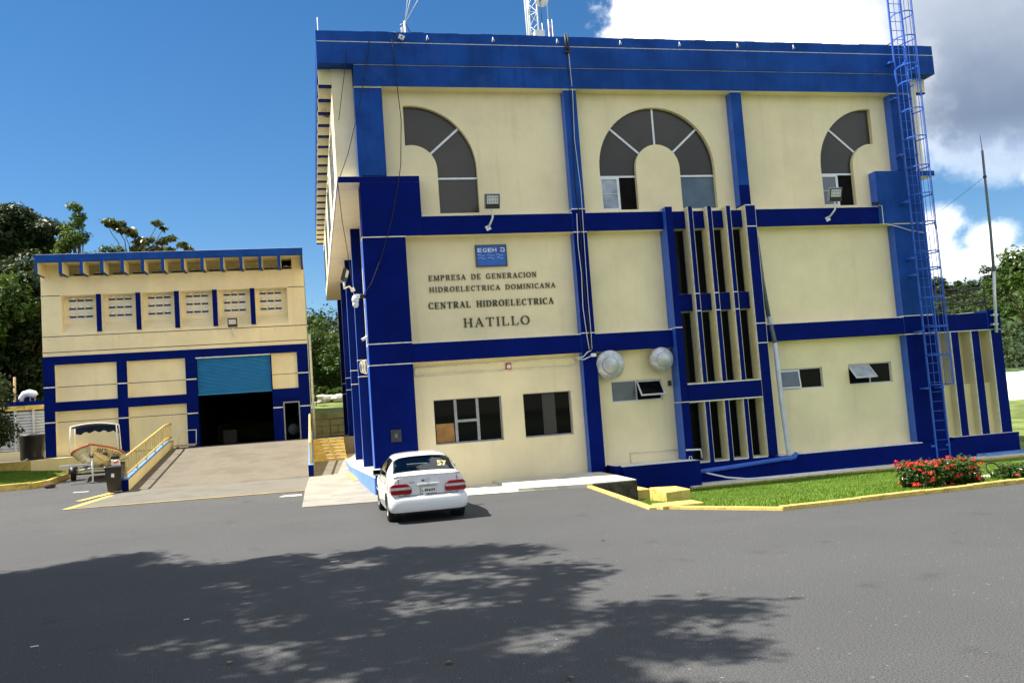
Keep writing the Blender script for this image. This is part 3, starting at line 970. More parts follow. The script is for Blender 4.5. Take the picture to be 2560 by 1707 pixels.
def arched(loop, cx_, sides, label):
    f = MB()
    yb = YW + 0.15
    # dark film panes: sectors of the ring, each its own pane
    panes = []
    segs = {'c': [(180, 139), (139, 91), (89, 41), (41, 0)], 'l': [(95, 41), (41, 0)], 'r': [(180, 139), (139, 86.6)]}[sides]
    w = MB()
    for a0, a1 in segs:
        o_ = arc(cx_, ZS, R1, a0, a1, 10); i_ = arc(cx_, ZS, R2, a1, a0, 8)
        if sides == 'l' and a0 == 95:
            o_ = [(3.17, ZS + R1 * math.sin(math.acos(-0.18 / R1)))] + arc(cx_, ZS, R1, 92, 41, 9); i_ = arc(cx_, ZS, R2, 41, 100, 7)
        if sides == 'r' and a0 == 139:
            o_ = arc(cx_, ZS, R1, 139, 87, 9); i_ = [(19.57, ZS + R2 * math.sin(math.acos(0.12 / R2)))] + arc(cx_, ZS, R2, 84, 139, 7)
        panes.append(o_ + i_)
    legs = {'c': [(-R1, -R2), (R2, R1)], 'l': [(R2, R1)], 'r': [(-R1, -R2)]}[sides]
    for a, b_ in legs:
        panes.append(rect(cx_ + a, cx_ + b_, 9.52, ZS))
    # frame members, proud of the panes
    bars = []
    for ang in {'c': (139, 90, 41), 'l': (41,), 'r': (139,)}[sides]:
        ca, sa = math.cos(rad(ang)), math.sin(rad(ang))
        mid = Vector((cx_ + ca * (R1 + R2) / 2, yb - 0.015, ZS + sa * (R1 + R2) / 2))
        f = MB(); f.obox(mid, (ca, 0, sa), (0, 1, 0), (-sa, 0, ca), (R1 - R2) / 2 + 0.01, 0.02, 0.033)
        bars.append(f)
    for a, b_ in legs:
        bars.append(MB().box(cx_ + a, cx_ + b_, yb - 0.035, yb + 0.005, 9.47, 9.53))
    lo = [(p[0], yb + 0.012, p[1]) for p in loop]
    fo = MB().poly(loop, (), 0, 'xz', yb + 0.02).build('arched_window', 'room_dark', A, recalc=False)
    for f in bars:
        f.build('mullion', 'aluminium', fo)
    if label:
        fo['label'] = label
    for pn in panes:
        MB().poly(pn, (), 0, 'xz', yb).build('pane', 'film_glass', fo, recalc=False)
    return fo, yb


fl, yb = arched(LOOP_L, XL, 'l', 'quarter arch window with dark film panes at the left')
fc, yb = arched(LOOP_C, XC, 'c', 'full arch window with dark film panes in the middle')
fr, yb = arched(LOOP_R, XR, 'r', 'quarter arch window with dark film panes at the right')
MB().poly(rect(XL + R2, XL + R1, 8.38, 9.47), (), 0, 'xz', yb).build('pane', 'film_glass', fl, recalc=False)
MB().poly(rect(XC + R2, XC + R1, 8.38, 9.47), (), 0, 'xz', yb).build('pane', 'grey_glass', fc, recalc=False)


def slider(fo, x0, x1, glass, blind):
    """half open sliding sash: pale glass on the left, dark gap on the right"""
    xm = (x0 + x1) / 2
    m_ = MB()
    y0, y1 = yb - 0.06, yb - 0.02
    m_.box(x0 + 0.01, x0 + 0.07, y0, y1, 8.38, 9.47); m_.box(xm - 0.04, xm + 0.04, y0, y1, 8.38, 9.47)
    m_.box(x0 + 0.07, xm - 0.04, y0, y1, 9.41, 9.47); m_.box(x0 + 0.07, xm - 0.04, y0, y1, 8.38, 8.45)
    m_.box(x0 + 0.07, xm - 0.04, y0 + 0.005, y1, 8.92, 8.935)
    m_.build('sash', 'white_metal', fo)
    MB().poly(rect(x0 + 0.07, xm - 0.04, 8.45, 9.41), (), 0, 'xz', yb - 0.03).build('pane', glass, fo, recalc=False)
    bl = MB()
    bl.box(xm + 0.04, x1, yb + 0.19, yb + 0.21, 8.38, 9.47)
    if blind:
        for k in range(9):
            z = 8.44 + k * 0.115
            bl.obox((xm + 0.04 + (x1 - xm) / 2, yb + 0.14, z), (1, 0, 0), (0, 1, -0.7), (0, 0.7, 1), (x1 - xm) / 2 - 0.03, 0.035, 0.004)
    bl.build('blind' if blind else 'dark_opening', 'brown_blind' if blind else 'room_dark', fo)


slider(fc, XC - R1, XC - R2, 'cloud_reflect_glass', True)
slider(fr, XR - R1, XR - R2, 'grey_glass', False)

# ground floor windows
def big_window(x0, x1, z0, z1, bars, label, mids=()):
    yb2 = YW + 0.14
    f = MB()
    e = 0.045
    f.box(x0, x1, yb2 - 0.04, yb2 + 0.01, z0, z0 + e); f.box(x0, x0 + 0.02, yb2 - 0.04, yb2 + 0.01, z0 + e, z1 - 0.02)
    f.box(x1 - e, x1, yb2 - 0.04, yb2 + 0.01, z0 + e, z1 - 0.02); f.box(x0, x1, yb2 - 0.04, yb2 + 0.01, z1 - 0.02, z1)
    for bx_, w_ in bars:
        f.box(bx_ - w_ / 2, bx_ + w_ / 2, yb2 - 0.05, yb2 + 0.01, z0 + e, z1 - 0.02)
    for a, b_, z in mids:
        f.box(a, b_, yb2 - 0.045, yb2 + 0.01, z - 0.04, z + 0.04)
    fo = f.build('window_frame', 'grey_metal', A)
    fo['label'] = label
    xs = [x0 + 0.02] + [bx_ for bx_, _ in bars] + [x1 - e]
    for a, b_ in zip(xs, xs[1:]):
        MB().poly(rect(a + 0.01, b_ - 0.01, z0 + e, z1 - 0.02), (), 0, 'xz', yb2).build('pane', 'black_glass', fo, recalc=False)
    return fo, yb2


f1_, yb2 = big_window(3.53, 5.63, 1.30, 2.65, [(4.20, 0.085), (4.88, 0.085)], 'wide ground floor window with three dark panes behind the car', [(4.24, 4.84, 1.97)])
MB().box(3.58, 4.13, yb2 - 0.012, yb2 - 0.003, 1.36, 1.92).build('orange_reflection', 'orange_reflection', f1_)  # reflected orange painted as a thin panel over the left pane
f2_, _ = big_window(6.32, 7.87, 1.30, 2.66, [], 'square ground floor window with one dark pane right of the alarm')
MB().box(6.95, 7.36, yb2 - 0.010, yb2 - 0.003, 1.36, 2.62).build('blind_strip', 'film_glass', f2_)


def small_window(x0, x1, z0, z1, openings, label, panes):
    yb3 = YW + 0.10
    f = MB(); xm = (x0 + x1) / 2
    e = 0.035
    f.box(x0, x1, yb3 - 0.04, yb3 + 0.02, z0, z0 + e); f.box(x0, x1, yb3 - 0.04, yb3 + 0.02, z1 - e, z1)
    for a in (x0, xm - e / 2, x1 - e):
        f.box(a, a + e, yb3 - 0.04, yb3 + 0.02, z0 + e, z1 - e)
    fo = f.build('window_frame', 'aluminium', A)
    fo['label'] = label
    for (a, b_), g_ in zip(((x0 + e, xm - e / 2), (xm + e / 2, x1 - e)), panes):
        MB().poly(rect(a, b_, z0 + e, z1 - e), (), 0, 'xz', yb3).build('pane', g_, fo, recalc=False)
    for (a, b_), g_, ang in openings:
        # top-hung sash pushed outwards
        H_ = z1 - z0 - 0.08
        m_ = MB()
        d = Vector((0, -math.sin(rad(ang)), -math.cos(rad(ang))))
        top = Vector((0, yb3 - 0.045, z1 - 0.05))
        nrm = Vector((0, -math.cos(rad(ang)), math.sin(rad(ang))))
        c_ = lambda u, v: Vector((u, 0, 0)) + top + d * v
        for u in (a + 0.02, b_ - 0.02):
            m_.obox(c_(u, H_ / 2), (1, 0, 0), d, nrm, 0.022, H_ / 2, 0.018)
        for v in (0.02, H_ - 0.02):
            m_.obox(c_((a + b_) / 2, v), (1, 0, 0), d, nrm, (b_ - a) / 2 - 0.045, 0.022, 0.016)
        m_.build('open_sash', 'aluminium', fo)
        g2 = MB(); g2.obox(c_((a + b_) / 2, H_ / 2), (1, 0, 0), d, nrm, (b_ - a) / 2 - 0.04, H_ / 2 - 0.04, 0.003)
        g2.build('pane', g_, fo)
        MB().tube([(b_ - 0.03, yb3 - 0.02, z0 + 0.08), c_(b_ - 0.03, H_ * 0.75)], 0.008, 5).build('stay', 'grey_metal', fo)
    return fo


small_window(9.21, 10.92, 2.19, 2.86, [((10.08, 10.90), 'black_glass', 38)], 'small high window below the two dishes with its right sash pushed open', ('grey_glass', 'room_dark'))
small_window(15.04, 16.71, 2.20, 2.88, [((15.06, 15.86), 'grey_glass', 8)], 'small high window just right of the drain pipe', ('grey_glass', 'black_glass'))
small_window(17.70, 19.36, 2.21, 2.91, [((17.72, 18.52), 'cloud_reflect_glass', 45)], 'small high window near the ladder with its left sash pushed open', ('room_dark', 'black_glass'))

# ---- frame of the facade: fascia, belts, piers
MB().box(0.64, 22.03, 25.92, 51.6, 12.93, 13.60, 0).build('roof_slab', 'old_blue', A)
par = MB()
xs = np.linspace(0.64, 22.03, 60)
for i in range(59):     # parapet with an uneven, patched upper edge
    z = 13.95 + random.uniform(-0.012, 0.012)
    par.box(xs[i], xs[i + 1], 25.925 + random.uniform(0, 0.004), 26.25, 13.63, z)
par.box(0.64, 0.9, 26.25, 51.6, 13.63, 13.94); par.box(21.8, 22.03, 26.25, 51.6, 13.63, 13.94)
par.build('parapet', 'old_blue', A, recalc=False)
MB().box(0.66, 22.01, 25.935, 51.5, 13.60, 13.63).build('joint_strip', 'white_trim', A)
MB().box(1.70, 20.95, 25.95, 26.8, 12.24, 12.905, 0, bottom=1).build('fascia_beam', ['old_blue', 'cream_plain'], A)
MB().box(1.71, 20.94, 25.965, 26.8, 12.905, 12.93).build('joint_strip', 'white_trim', A)


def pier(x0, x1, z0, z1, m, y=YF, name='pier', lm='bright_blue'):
    return MB().box(x0, x1, y, 26.8, z0, z1, 0, left=1).build(name, [m, lm], A, bevel=0.012)  # left face in a lighter blue, sunlight put into its colour


def joint(x0, x1, z, y=YF, m='white_trim', h=0.03):
    return MB().box(x0, x1, y - 0.006, 26.5, z, z + h).build('joint_strip', m, A)


pier(1.68, 2.52, 9.50, 12.21, 'old_blue'); joint(1.68, 2.52, 12.21)
pier(20.17, 20.94, 9.50, 12.21, 'old_blue'); joint(20.17, 20.94, 12.21)
# mid pilasters, freshly painted below, faded above
pier(8.28, 8.70, 8.37, 12.21, 'old_blue'); joint(8.28, 8.70, 12.21)
pier(14.09, 14.48, 9.05, 12.21, 'old_blue'); pier(14.09, 14.48, 8.37, 9.05, 'navy'); joint(14.09, 14.48, 12.21)
for x0, x1 in ((8.25, 8.70),):
    joint(x0, x1, 8.34); pier(x0, x1, 7.63, 8.34, 'navy'); joint(x0, x1, 7.60); pier(x0, x1, 4.43, 7.60, 'navy')
    joint(x0, x1, 4.40); pier(x0 - 0.02, x1, -0.1, 4.40, 'navy')
# big corner boxes
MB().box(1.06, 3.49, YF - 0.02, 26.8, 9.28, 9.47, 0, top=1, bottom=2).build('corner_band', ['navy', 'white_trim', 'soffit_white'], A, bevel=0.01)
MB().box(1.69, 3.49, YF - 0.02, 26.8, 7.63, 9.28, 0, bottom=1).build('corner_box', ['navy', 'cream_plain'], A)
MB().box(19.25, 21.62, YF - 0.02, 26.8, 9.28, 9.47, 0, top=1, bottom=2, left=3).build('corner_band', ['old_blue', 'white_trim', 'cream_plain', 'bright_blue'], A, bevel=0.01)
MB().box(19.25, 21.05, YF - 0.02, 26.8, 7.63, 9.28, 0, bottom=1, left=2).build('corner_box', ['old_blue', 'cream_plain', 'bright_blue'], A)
joint(1.67, 2.97, 7.60, YF - 0.02, 'cream_edge'); pier(1.67, 2.96, 4.43, 7.60, 'navy')
joint(1.66, 2.96, 4.40); pier(1.66, 2.96, 3.80, 4.40, 'navy'); joint(1.65, 2.96, 3.77); pier(1.65, 2.95, -0.2, 3.77, 'navy')
joint(19.78, 21.03, 7.60, YF, 'cream_edge'); pier(19.78, 21.02, 4.43, 7.60, 'old_blue'); joint(19.78, 21.02, 4.40)
pier(19.78, 21.02, 3.80, 4.40, 'navy'); joint(19.78, 21.02, 3.77); pier(19.80, 21.02, -0.5, 3.77, 'navy')


def belt(x0, x1, z0, z1, m='navy'):
    o_ = MB().box(x0, x1, YF + 0.015, 26.8, z0, z1, 0, bottom=1).build('belt', [m, 'cream_plain'], A, bevel=0.008)
    MB().box(x0, x1, YF - 0.002, 26.8, z1, z1 + 0.022).build('belt_cap', 'white_trim', A)
    return o_


for x0, x1 in ((3.492, 8.25), (8.70, 11.33), (14.48, 19.25)):
    belt(x0, x1, 7.63, 8.22)
for x0, x1 in ((2.96, 8.23), (8.70, 11.33), (14.48, 19.78)):
    belt(x0, x1, 3.80, 4.37)

# ---- stair tower of vertical fins
YP = YF - 0.22
def fin(x0, x1, z0, z1, name='fin', m='navy'):
    return MB().box(x0, x1, YP, 26.6, z0, z1, 0, left=1, right=1, top=2).build(name, [m, 'cream_plain', 'white_trim'], A)


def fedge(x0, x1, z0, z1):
    """pale painted arris down both edges of a fin, plus a painted sunlit strip on the left"""
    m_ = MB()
    m_.box(x0 - 0.004, x0 + 0.006, YP - 0.004, YP + 0.13, z0, z1); m_.box(x1 - 0.007, x1 + 0.003, YP - 0.004, YP + 0.02, z0, z1)  # deep left return stands in for sunlight on that face
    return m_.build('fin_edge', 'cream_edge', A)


pier(11.31, 11.55, 4.43, 8.32, 'navy', YP, 'fin_frame'); joint(11.31, 11.55, 4.40, YP); pier(11.30, 11.55, 2.06, 4.40, 'navy', YP, 'fin_frame')
joint(11.30, 11.55, 2.03, YP); pier(11.29, 11.56, 0.2, 2.03, 'navy', YP, 'fin_frame')
for z0, z1 in ((7.63, 8.31), (4.43, 7.60), (3.79, 4.40), (0.14, 3.76)):
    MB().box(14.12, 14.48, YP, 26.6, z0, z1, 0, left=1, top=2).build('fin_frame', ['navy', 'cream_plain', 'white_trim'], A)
    joint(14.12, 14.48, z1, YP)
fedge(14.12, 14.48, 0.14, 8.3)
for x0, x1 in ((12.09, 12.25), (12.76, 12.92), (13.43, 13.59)):
    fin(x0, x1, 5.49, 8.31); joint(x0, x1, 5.46, YP); fin(x0, x1, 4.93, 5.46); joint(x0, x1, 4.90, YP)
    fin(x0, x1, 2.60, 4.90); fin(x0, x1, 0.12, 2.03)
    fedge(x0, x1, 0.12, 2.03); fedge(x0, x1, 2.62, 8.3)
slots = ((11.55, 12.09), (12.25, 12.76), (12.92, 13.43), (13.59, 14.12))
for a, b_ in slots:
    MB().box(a, b_, YF + 0.05, 26.6, 7.64, 8.22, 0, top=1, bottom=2).build('belt', ['navy', 'white_trim', 'cream_plain'], A)
    MB().box(a, b_, YF + 0.05, 26.6, 4.94, 5.50, 0, top=1, bottom=2).build('spandrel', ['navy', 'white_trim', 'cream_plain'], A)
    for z0, z1 in ((5.50, 7.64), (2.62, 4.94), (0.14, 2.01)):
        f = MB()
        e = 0.03
        yg = YF + 0.26
        f.box(a, a + e, yg - 0.02, yg + 0.02, z0, z1); f.box(b_ - e, b_, yg - 0.02, yg + 0.02, z0, z1)
        f.box(a + e, b_ - e, yg - 0.02, yg + 0.02, z0, z0 + e); f.box(a + e, b_ - e, yg - 0.02, yg + 0.02, z1 - e, z1)
        fo = f.build('slot_window', 'grey_metal', A)
        MB().poly(rect(a + e, b_ - e, z0 + e, z1 - e), (), 0, 'xz', yg + 0.005).build('pane', 'black_glass', fo, recalc=False)
    MB().box(a, b_, YP + 0.01, 26.6, 0.10, 0.14).build('slot_sill', 'cream_edge', A)
MB().box(11.56, 14.12, YP - 0.004, 26.6, 2.05, 2.58, 0).build('fin_beam', 'navy', A)
MB().box(11.56, 14.12, YP - 0.008, 26.6, 2.58, 2.615).build('joint_strip', 'cream_edge', A)
MB().box(11.56, 14.12, YP - 0.008, 26.6, 2.015, 2.05).build('joint_strip', 'cream_edge', A)
# plinth and the platform in front of it
MB().box(11.29, 23.62, YF - 0.26, 26.6, -1.0, 0.10).build('plinth', 'navy', A)
MB().box(14.49, 19.8, YF - 0.262, 26.42, 0.10, 0.125).build('plinth_cap', 'white_trim', A)
t = thing('blue_platform', 'low blue concrete platform with a pale top below the small window', 'platform', (10.3, 25.6, 0))
MB().box(8.90, 11.40, 25.0, 25.735, -0.9, 0.26, 0, top=1).build('platform_body', ['navy', 'white_trim'], t, bevel=0.015)
MB().box(8.73, 8.90, 25.15, 26.0, -0.9, 0.29, 0, top=1).build('platform_end', ['navy', 'white_trim'], t, bevel=0.01)
MB().box(8.73, 11.28, 25.74, 26.34, -0.9, 0.245, 0, top=1).build('platform_ledge', ['navy', 'white_trim'], t)

# ---- right annex with fins
MB().box(21.0, 23.62, 26.5, 46.0, -1.0, 4.30).build('annex_wall', 'cream_plain', A)
MB().box(21.02, 23.62, YF, 26.5, 3.80, 4.38, 0).build('annex_belt', 'navy', A)
MB().box(23.10, 23.62, YF - 0.03, 26.6, 3.80, 4.47, 0, left=1, top=2).build('annex_block', ['navy', 'bright_blue', 'white_trim'], A)
MB().box(21.02, 23.62, YF + 0.01, 26.5, 3.77, 3.80).build('joint_strip', 'white_trim', A)
for x0, x1 in ((21.55, 21.86), (22.38, 22.70), (23.18, 23.62)):
    MB().box(x0, x1, YF, 26.6, 0.19, 3.77, 0, left=1).build('annex_fin', ['navy', 'cream_plain'], A)
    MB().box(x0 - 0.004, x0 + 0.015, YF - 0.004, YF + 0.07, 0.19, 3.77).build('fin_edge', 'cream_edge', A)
for a, b_ in ((21.02, 21.55), (21.86, 22.38), (22.70, 23.18)):
    MB().box(a, b_, YF + 0.30, 26.6, 0.19, 1.95).build('slot_sill', 'cream_plain', A)
MB().box(21.02, 23.64, YF - 0.262, 26.5, 0.102, 0.19, 0, top=1).build('plinth_band', ['navy', 'white_trim'], A)
# left overhanging upper storey: end wall, side wall, soffit
MB().box(1.05, 1.68, 26.38, 51.5, 9.47, 12.93, 0, bottom=1).build('overhang_wall', ['cream', 'cream_plain'], A)
MB().box(1.05, 2.3, 26.81, 51.6, 9.28, 9.468, 0, left=1).build('overhang_soffit', ['soffit_white', 'navy'], A)
MB().box(20.95, 21.55, 26.38, 51.5, 9.47, 12.93).build('overhang_wall', 'cream', A)
MB().box(20.9, 21.6, 26.81, 51.6, 9.28, 9.468).build('overhang_soffit', 'cream_plain', A)
for k in range(4):   # slit windows of the left wall
    y = 28.6 + k * 6.35
    for j in range(3):
        MB().box(1.035, 1.2, y + j * 1.25, y + j * 1.25 + 0.7, 9.9, 12.0).build('side_slit_window', 'film_glass', A)
rib = MB().prism([(0.66, 12.93), (1.05, 12.93), (1.05, 12.44), (0.67, 12.44)], -0.09, 0.09, 0).prism([(0.655, 12.44), (1.05, 12.44), (1.05, 12.40), (0.655, 12.40)], -0.10, 0.10, 1).build('eave_rib', ['cream_plain', 'navy'])
rib.parent = A
BASE['eave_rib'] = (0, 0, 0)
rib.data.transform(Matrix.Translation((0, 0, 0)))
rib.location = (0 - 11.3, 26.5 - 26.0, 0)
for k in range(1, 21):
    copy_part(rib, A, (0, 1.2 * k, 0))
rib2 = copy_part(rib, A, (0, 0, 0))
rib2.scale = (-1, 1, 1); rib2.location.x = 22.62 - 11.3
for k in range(1, 21):
    copy_part(rib2, A, (0, 1.2 * k, 0))
t = thing('bird_nest', 'dark untidy bird nest stuck under the left eave of the powerhouse', 'nest', (0.9, 28.9, 12.55))
pts, nr = clump_points([(0.86, 28.95, 12.5), (0.98, 28.95, 12.42)], [0.16, 0.14], 260)
V, F = leaf_quads(pts, nr, 0.12, 0.15)
tri_mesh('twigs', V, F, 'bark', t)
# side columns
for k in range(1, 5):
    y = 26.0 + 6.38 * k
    for z0, z1 in ((0.0, 3.78), (3.81, 4.38), (4.41, 9.28)):
        MB().box(1.66, 2.0, y, y + 0.42, z0, z1, 0, left=1).build('side_column', ['navy', 'bright_blue'], A)  # sunlit left face painted in the lighter blue
    for z in (3.78, 4.38):
        MB().box(1.655, 2.0, y - 0.005, y + 0.42, z, z + 0.03).build('joint_strip', 'cream_edge', A)
MB().prism([(1.62, 26.05), (1.64, 26.05), (2.05, 26.05), (2.05, 52), (1.30, 52), (1.22, 34.6), (1.30, 32.5)], 0.0, 0.50, 0, 0, 'xy').build('side_plinth', 'light_blue', A)
MB().prism([(1.64, 26.06), (2.05, 26.06), (2.05, 52), (1.32, 52), (1.25, 34.6), (1.33, 32.5)], 0.5, 0.512, 0, 0, 'xy').build('plinth_cap', 'white_trim', A)

# ================================================================== the workshop at the left
YB = 47.0
B = thing('workshop_building', 'cream workshop with blue frame, half open teal roller shutter and ribbed eave', 'building', (-6.5, 47.0, 1.5))
MB().box(-12.86, -5.95, 48.0, 68.0, 0.2, 10.9).build('core_wall', 'cream_plain', B)
MB().box(-0.35, -0.17, 48.0, 68.0, 0.2, 10.9).build('core_wall', 'cream_plain', B)
MB().box(-5.95, -0.35, 48.0, 68.0, 6.35, 10.9).build('core_wall', 'cream_plain', B)
MB().box(-5.95, -0.35, 60.0, 68.0, 0.2, 6.35).build('core_wall', 'cream_plain', B)
# upper wall with the recessed band of vents
mb = MB()
REC = [(-11.95, 7.57), (-1.05, 7.57), (-1.05, 9.45), (-11.95, 9.45)]
mb.poly([(-12.87, 6.43), (-0.16, 6.43), (-0.16, 10.42), (-12.87, 10.42)], [REC], 0, 'xz', YB)
# recess: sloped sill, flat back, sides and head
x0, x1 = -11.95, -1.05
mb.add([(x0, YB, 7.57), (x1, YB, 7.57), (x1, YB + .5, 8.08), (x0, YB + .5, 8.08)], [(0, 1, 2, 3)])
mb.add([(x0, YB + .5, 8.08), (x1, YB + .5, 8.08), (x1, YB + .5, 9.45), (x0, YB + .5, 9.45)], [(0, 1, 2, 3)])
mb.add([(x0, YB, 9.45), (x1, YB, 9.45), (x1, YB + .5, 9.45), (x0, YB + .5, 9.45)], [(3, 2, 1, 0)])
mb.add([(x0, YB, 7.57), (x0, YB + .5, 8.08), (x0, YB + .5, 9.45), (x0, YB, 9.45)], [(0, 1, 2, 3)])
mb.add([(x1, YB, 7.57), (x1, YB, 9.45), (x1, YB + .5, 9.45), (x1, YB + .5, 8.08)], [(0, 1, 2, 3)])
mb.build('upper_wall', 'cream', B, recalc=False)
MB().box(-12.87, -0.16, YB + 0.02, 48.0, 6.43, 6.47).build('wall_ledge', 'cream_plain', B)
# sides of the building
MB().box(-12.87, -12.85, YB + 0.01, 48.05, 1.5, 10.9, 0).build('side_wall', 'cream_edge', B)
MB().box(-0.19, -0.17, YB + 0.01, 48.05, 1.5, 10.9, 0).build('side_wall', 'cream_plain', B)
# grooves scored in the render
for z, a, b_ in ((9.45, -12.86, -12.0), (9.45, -1.0, -0.17), (7.41, -12.86, -0.17), (6.63, -12.86, -0.17)):
    MB().box(a, b_, YB - 0.004, YB + 0.01, z - 0.018, z + 0.018).build('wall_groove', 'dark_metal', B)
# form-tie holes
hole = MB().lathe([(0.0, -0.006), (0.03, -0.006), (0.035, 0.004)], (-6.5, YB - 0.003, 1.5), (0, -1, 0), 8).build('tie_hole', 'dark_metal', B)
hole.location = (-12.55 + 6.5, 0, 7.25 - 1.5)
for i in range(1, 12):
    copy_part(hole, B, (1.08 * i, 0, 0))
for x, z in ((-11.7, 4.65), (-10.65, 4.66), (-9.85, 4.65), (-8.75, 4.66), (-7.75, 4.67), (-6.75, 4.66), (-1.85, 4.62), (-1.0, 4.63)):
    c = copy_part(hole, B); c.location = (x + 6.5, 0.25, z - 1.5)
# blue mullions between the vent bays
for x in (-10.21, -8.36, -6.52, -4.67, -2.80):
    MB().prism([(YB - 0.1, 7.57), (YB + .02, 7.57), (YB + .5, 8.06), (YB + .5, 9.45), (YB - 0.1, 9.45)], x - 0.12, x + 0.12, 1, 0, 'yz').build('vent_mullion', ['navy', 'cream_edge'], B)
    MB().box(x - 0.121, x + 0.121, YB - 0.106, YB - 0.1, 7.57, 9.45).build('mullion_face', 'navy', B)
# half-round vent hoods: white bowl with a dark slot under it
def vent_hood(r, name):
    m_ = MB()
    n = 10
    pts = [(r * math.cos(math.pi * i / n), r * math.sin(math.pi * i / n)) for i in range(n + 1)]
    for k in range(3):
        d0, d1 = [0.0, 0.06, 0.10][k], [0.06, 0.10, 0.115][k]
        s0, s1 = [1.0, 0.86, 0.55][k], [0.86, 0.55, 0.0][k]
        m_.add([(p[0] * s0, -d0, p[1] * s0) for p in pts] + [(p[0] * s1, -d1, p[1] * s1) for p in pts],
               [(i, i + 1, n + 2 + i, n + 1 + i) for i in range(n)], 0, True)
    m_.box(-r, r, -0.045, -0.005, -0.075, 0.0, 1)
    m_.add([(-r, -0.006, -0.2), (r, -0.006, -0.2), (r * .8, -0.006, -0.09), (-r * .8, -0.006, -0.09)], [(0, 1, 2, 3)], 0)
    return m_.build(name, ['white_metal', 'dark_metal'])
vh = vent_hood(0.155, 'vent_hood')
vh.parent = B
vh.location = (-11.55 + 6.5, 0.495, 9.27 - 1.5)
k0 = True
for c0 in (-11.55, -9.70, -7.82, -5.98, -4.12, -2.29):
    for j in range(3):
        for i in range(3):
            x, z = c0 + 0.38 * j, 9.27 - 0.41 * i
            if k0:
                k0 = False
                continue
            c = copy_part(vh, B); c.location = (x + 6.5, 0.495, z - 1.5)
# eave: fascia, soffit, ribs and the clerestory behind them
MB().box(-12.76, -0.14, 45.75, 45.95, 10.92, 11.30, 0, top=1).build('eave_fascia', ['old_blue', 'white_trim'], B, bevel=0.02)
MB().box(-12.76, -0.14, 45.95, 68.0, 11.0, 11.25).build('eave_slab', 'cream_plain', B)
MB().box(-12.0, -1.4, 47.75, 48.0, 10.42, 11.0).build('clerestory_wall', 'cream_plain', B)
MB().box(-12.87, -12.0, YB, 48.0, 10.42, 11.0).build('eave_corner', 'cream_plain', B)
MB().box(-0.75, -0.16, YB, 48.0, 10.42, 11.0).build('eave_corner', 'cream_plain', B)
MB().box(-12.0, -0.75, YB, 47.75, 10.40, 10.425).build('clerestory_sill', 'cream_edge', B)
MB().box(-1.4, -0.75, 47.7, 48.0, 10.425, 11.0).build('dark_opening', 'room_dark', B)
prof = [(45.75, 10.36), (46.15, 10.36), (46.95, 10.38), (46.998, 10.99), (45.955, 10.99), (45.952, 10.915), (45.75, 10.915)]
xs_r = [-12.69] + [-11.625 + 0.935 * i for i in range(12)] + [-0.21]
def eave_rib(xc, w):
    m_ = MB().prism(prof, xc - w / 2, xc + w / 2, 0, 0, 'yz')
    return m_.build('eave_rib', 'cream_plain', B)
def rib_face(xc, w):
    m_ = MB().box(xc - w / 2 - 0.001, xc + w / 2 + 0.001, 45.742, 45.75, 10.36, 10.92)
    m_.box(xc - w / 2 - 0.001, xc + w / 2 + 0.001, 45.75, 46.95, 10.352, 10.36)
    return m_
for xc in xs_r:
    w = 0.11 if xc in (xs_r[0], xs_r[-1]) else 0.155
    ro = eave_rib(xc, w)
    rib_face(xc, w).build('rib_face', 'old_blue', ro)
vh2 = None
for xc in xs_r[1:-1]:
    for dx in (0.30, 0.66):
        c = copy_part(vh, B); c.location = (xc + dx + 6.5, 0.745, 10.62 - 1.5); c.scale = (1.25, 1, 0.8)
# lower storey: blue frame with recessed cream panels
PAN = [rect(-12.34, -9.51, 4.17, 6.00), rect(-9.02, -6.26, 4.17, 6.00), rect(-12.38, -9.51, 1.50, 3.70), rect(-9.02, -6.27, 1.50, 3.70)]
DOORH = rect(-5.72, -2.05, 1.48, 5.98)
YP_ = rect(-2.01, -0.72, 4.15, 6.00)
SD = rect(-1.53, -0.70, 1.47, 3.45)
mb = MB()
mb.poly([(-12.88, 1.48), (-0.16, 1.48), (-0.16, 6.43), (-12.88, 6.43)], PAN + [DOORH, YP_, SD], 0, 'xz', YB)
for h_ in PAN + [YP_]:
    mb.reveal(h_, YB, YB + 0.22, 1)
for h_ in (DOORH, SD):
    mb.reveal(h_, YB, YB + 0.5, 0)
mb.build('blue_frame', ['navy', 'cream_edge'], B, recalc=False)
for h_ in PAN + [YP_]:
    MB().poly(h_, (), 0, 'xz', YB + 0.22).build('wall_panel', 'cream', B, recalc=False)
for z, a, b_, k in ((4.91, -12.88, -12.34, 0), (4.91, -12.34, -9.51, 1), (4.91, -9.51, -9.02, 0), (4.91, -9.02, -6.26, 1), (4.91, -6.26, -5.73, 0),
                    (3.18, -12.88, -12.38, 0), (3.18, -12.38, -9.51, 1), (3.18, -9.51, -9.02, 0), (3.18, -9.02, -6.27, 1), (3.18, -6.27, -5.73, 0),
                    (4.91, -2.01, -0.72, 1), (4.91, -0.72, -0.17, 0), (3.18, -2.04, -1.55, 0), (3.18, -0.70, -0.17, 0)):
    if k:
        MB().box(a, b_, YB + 0.214, YB + 0.23, z - 0.014, z + 0.014).build('wall_groove', 'dark_metal', B)
    else:
        MB().box(a, b_, YB - 0.008, YB + 0.02, z - 0.028, z + 0.028).build('joint_strip', 'white_trim', B)
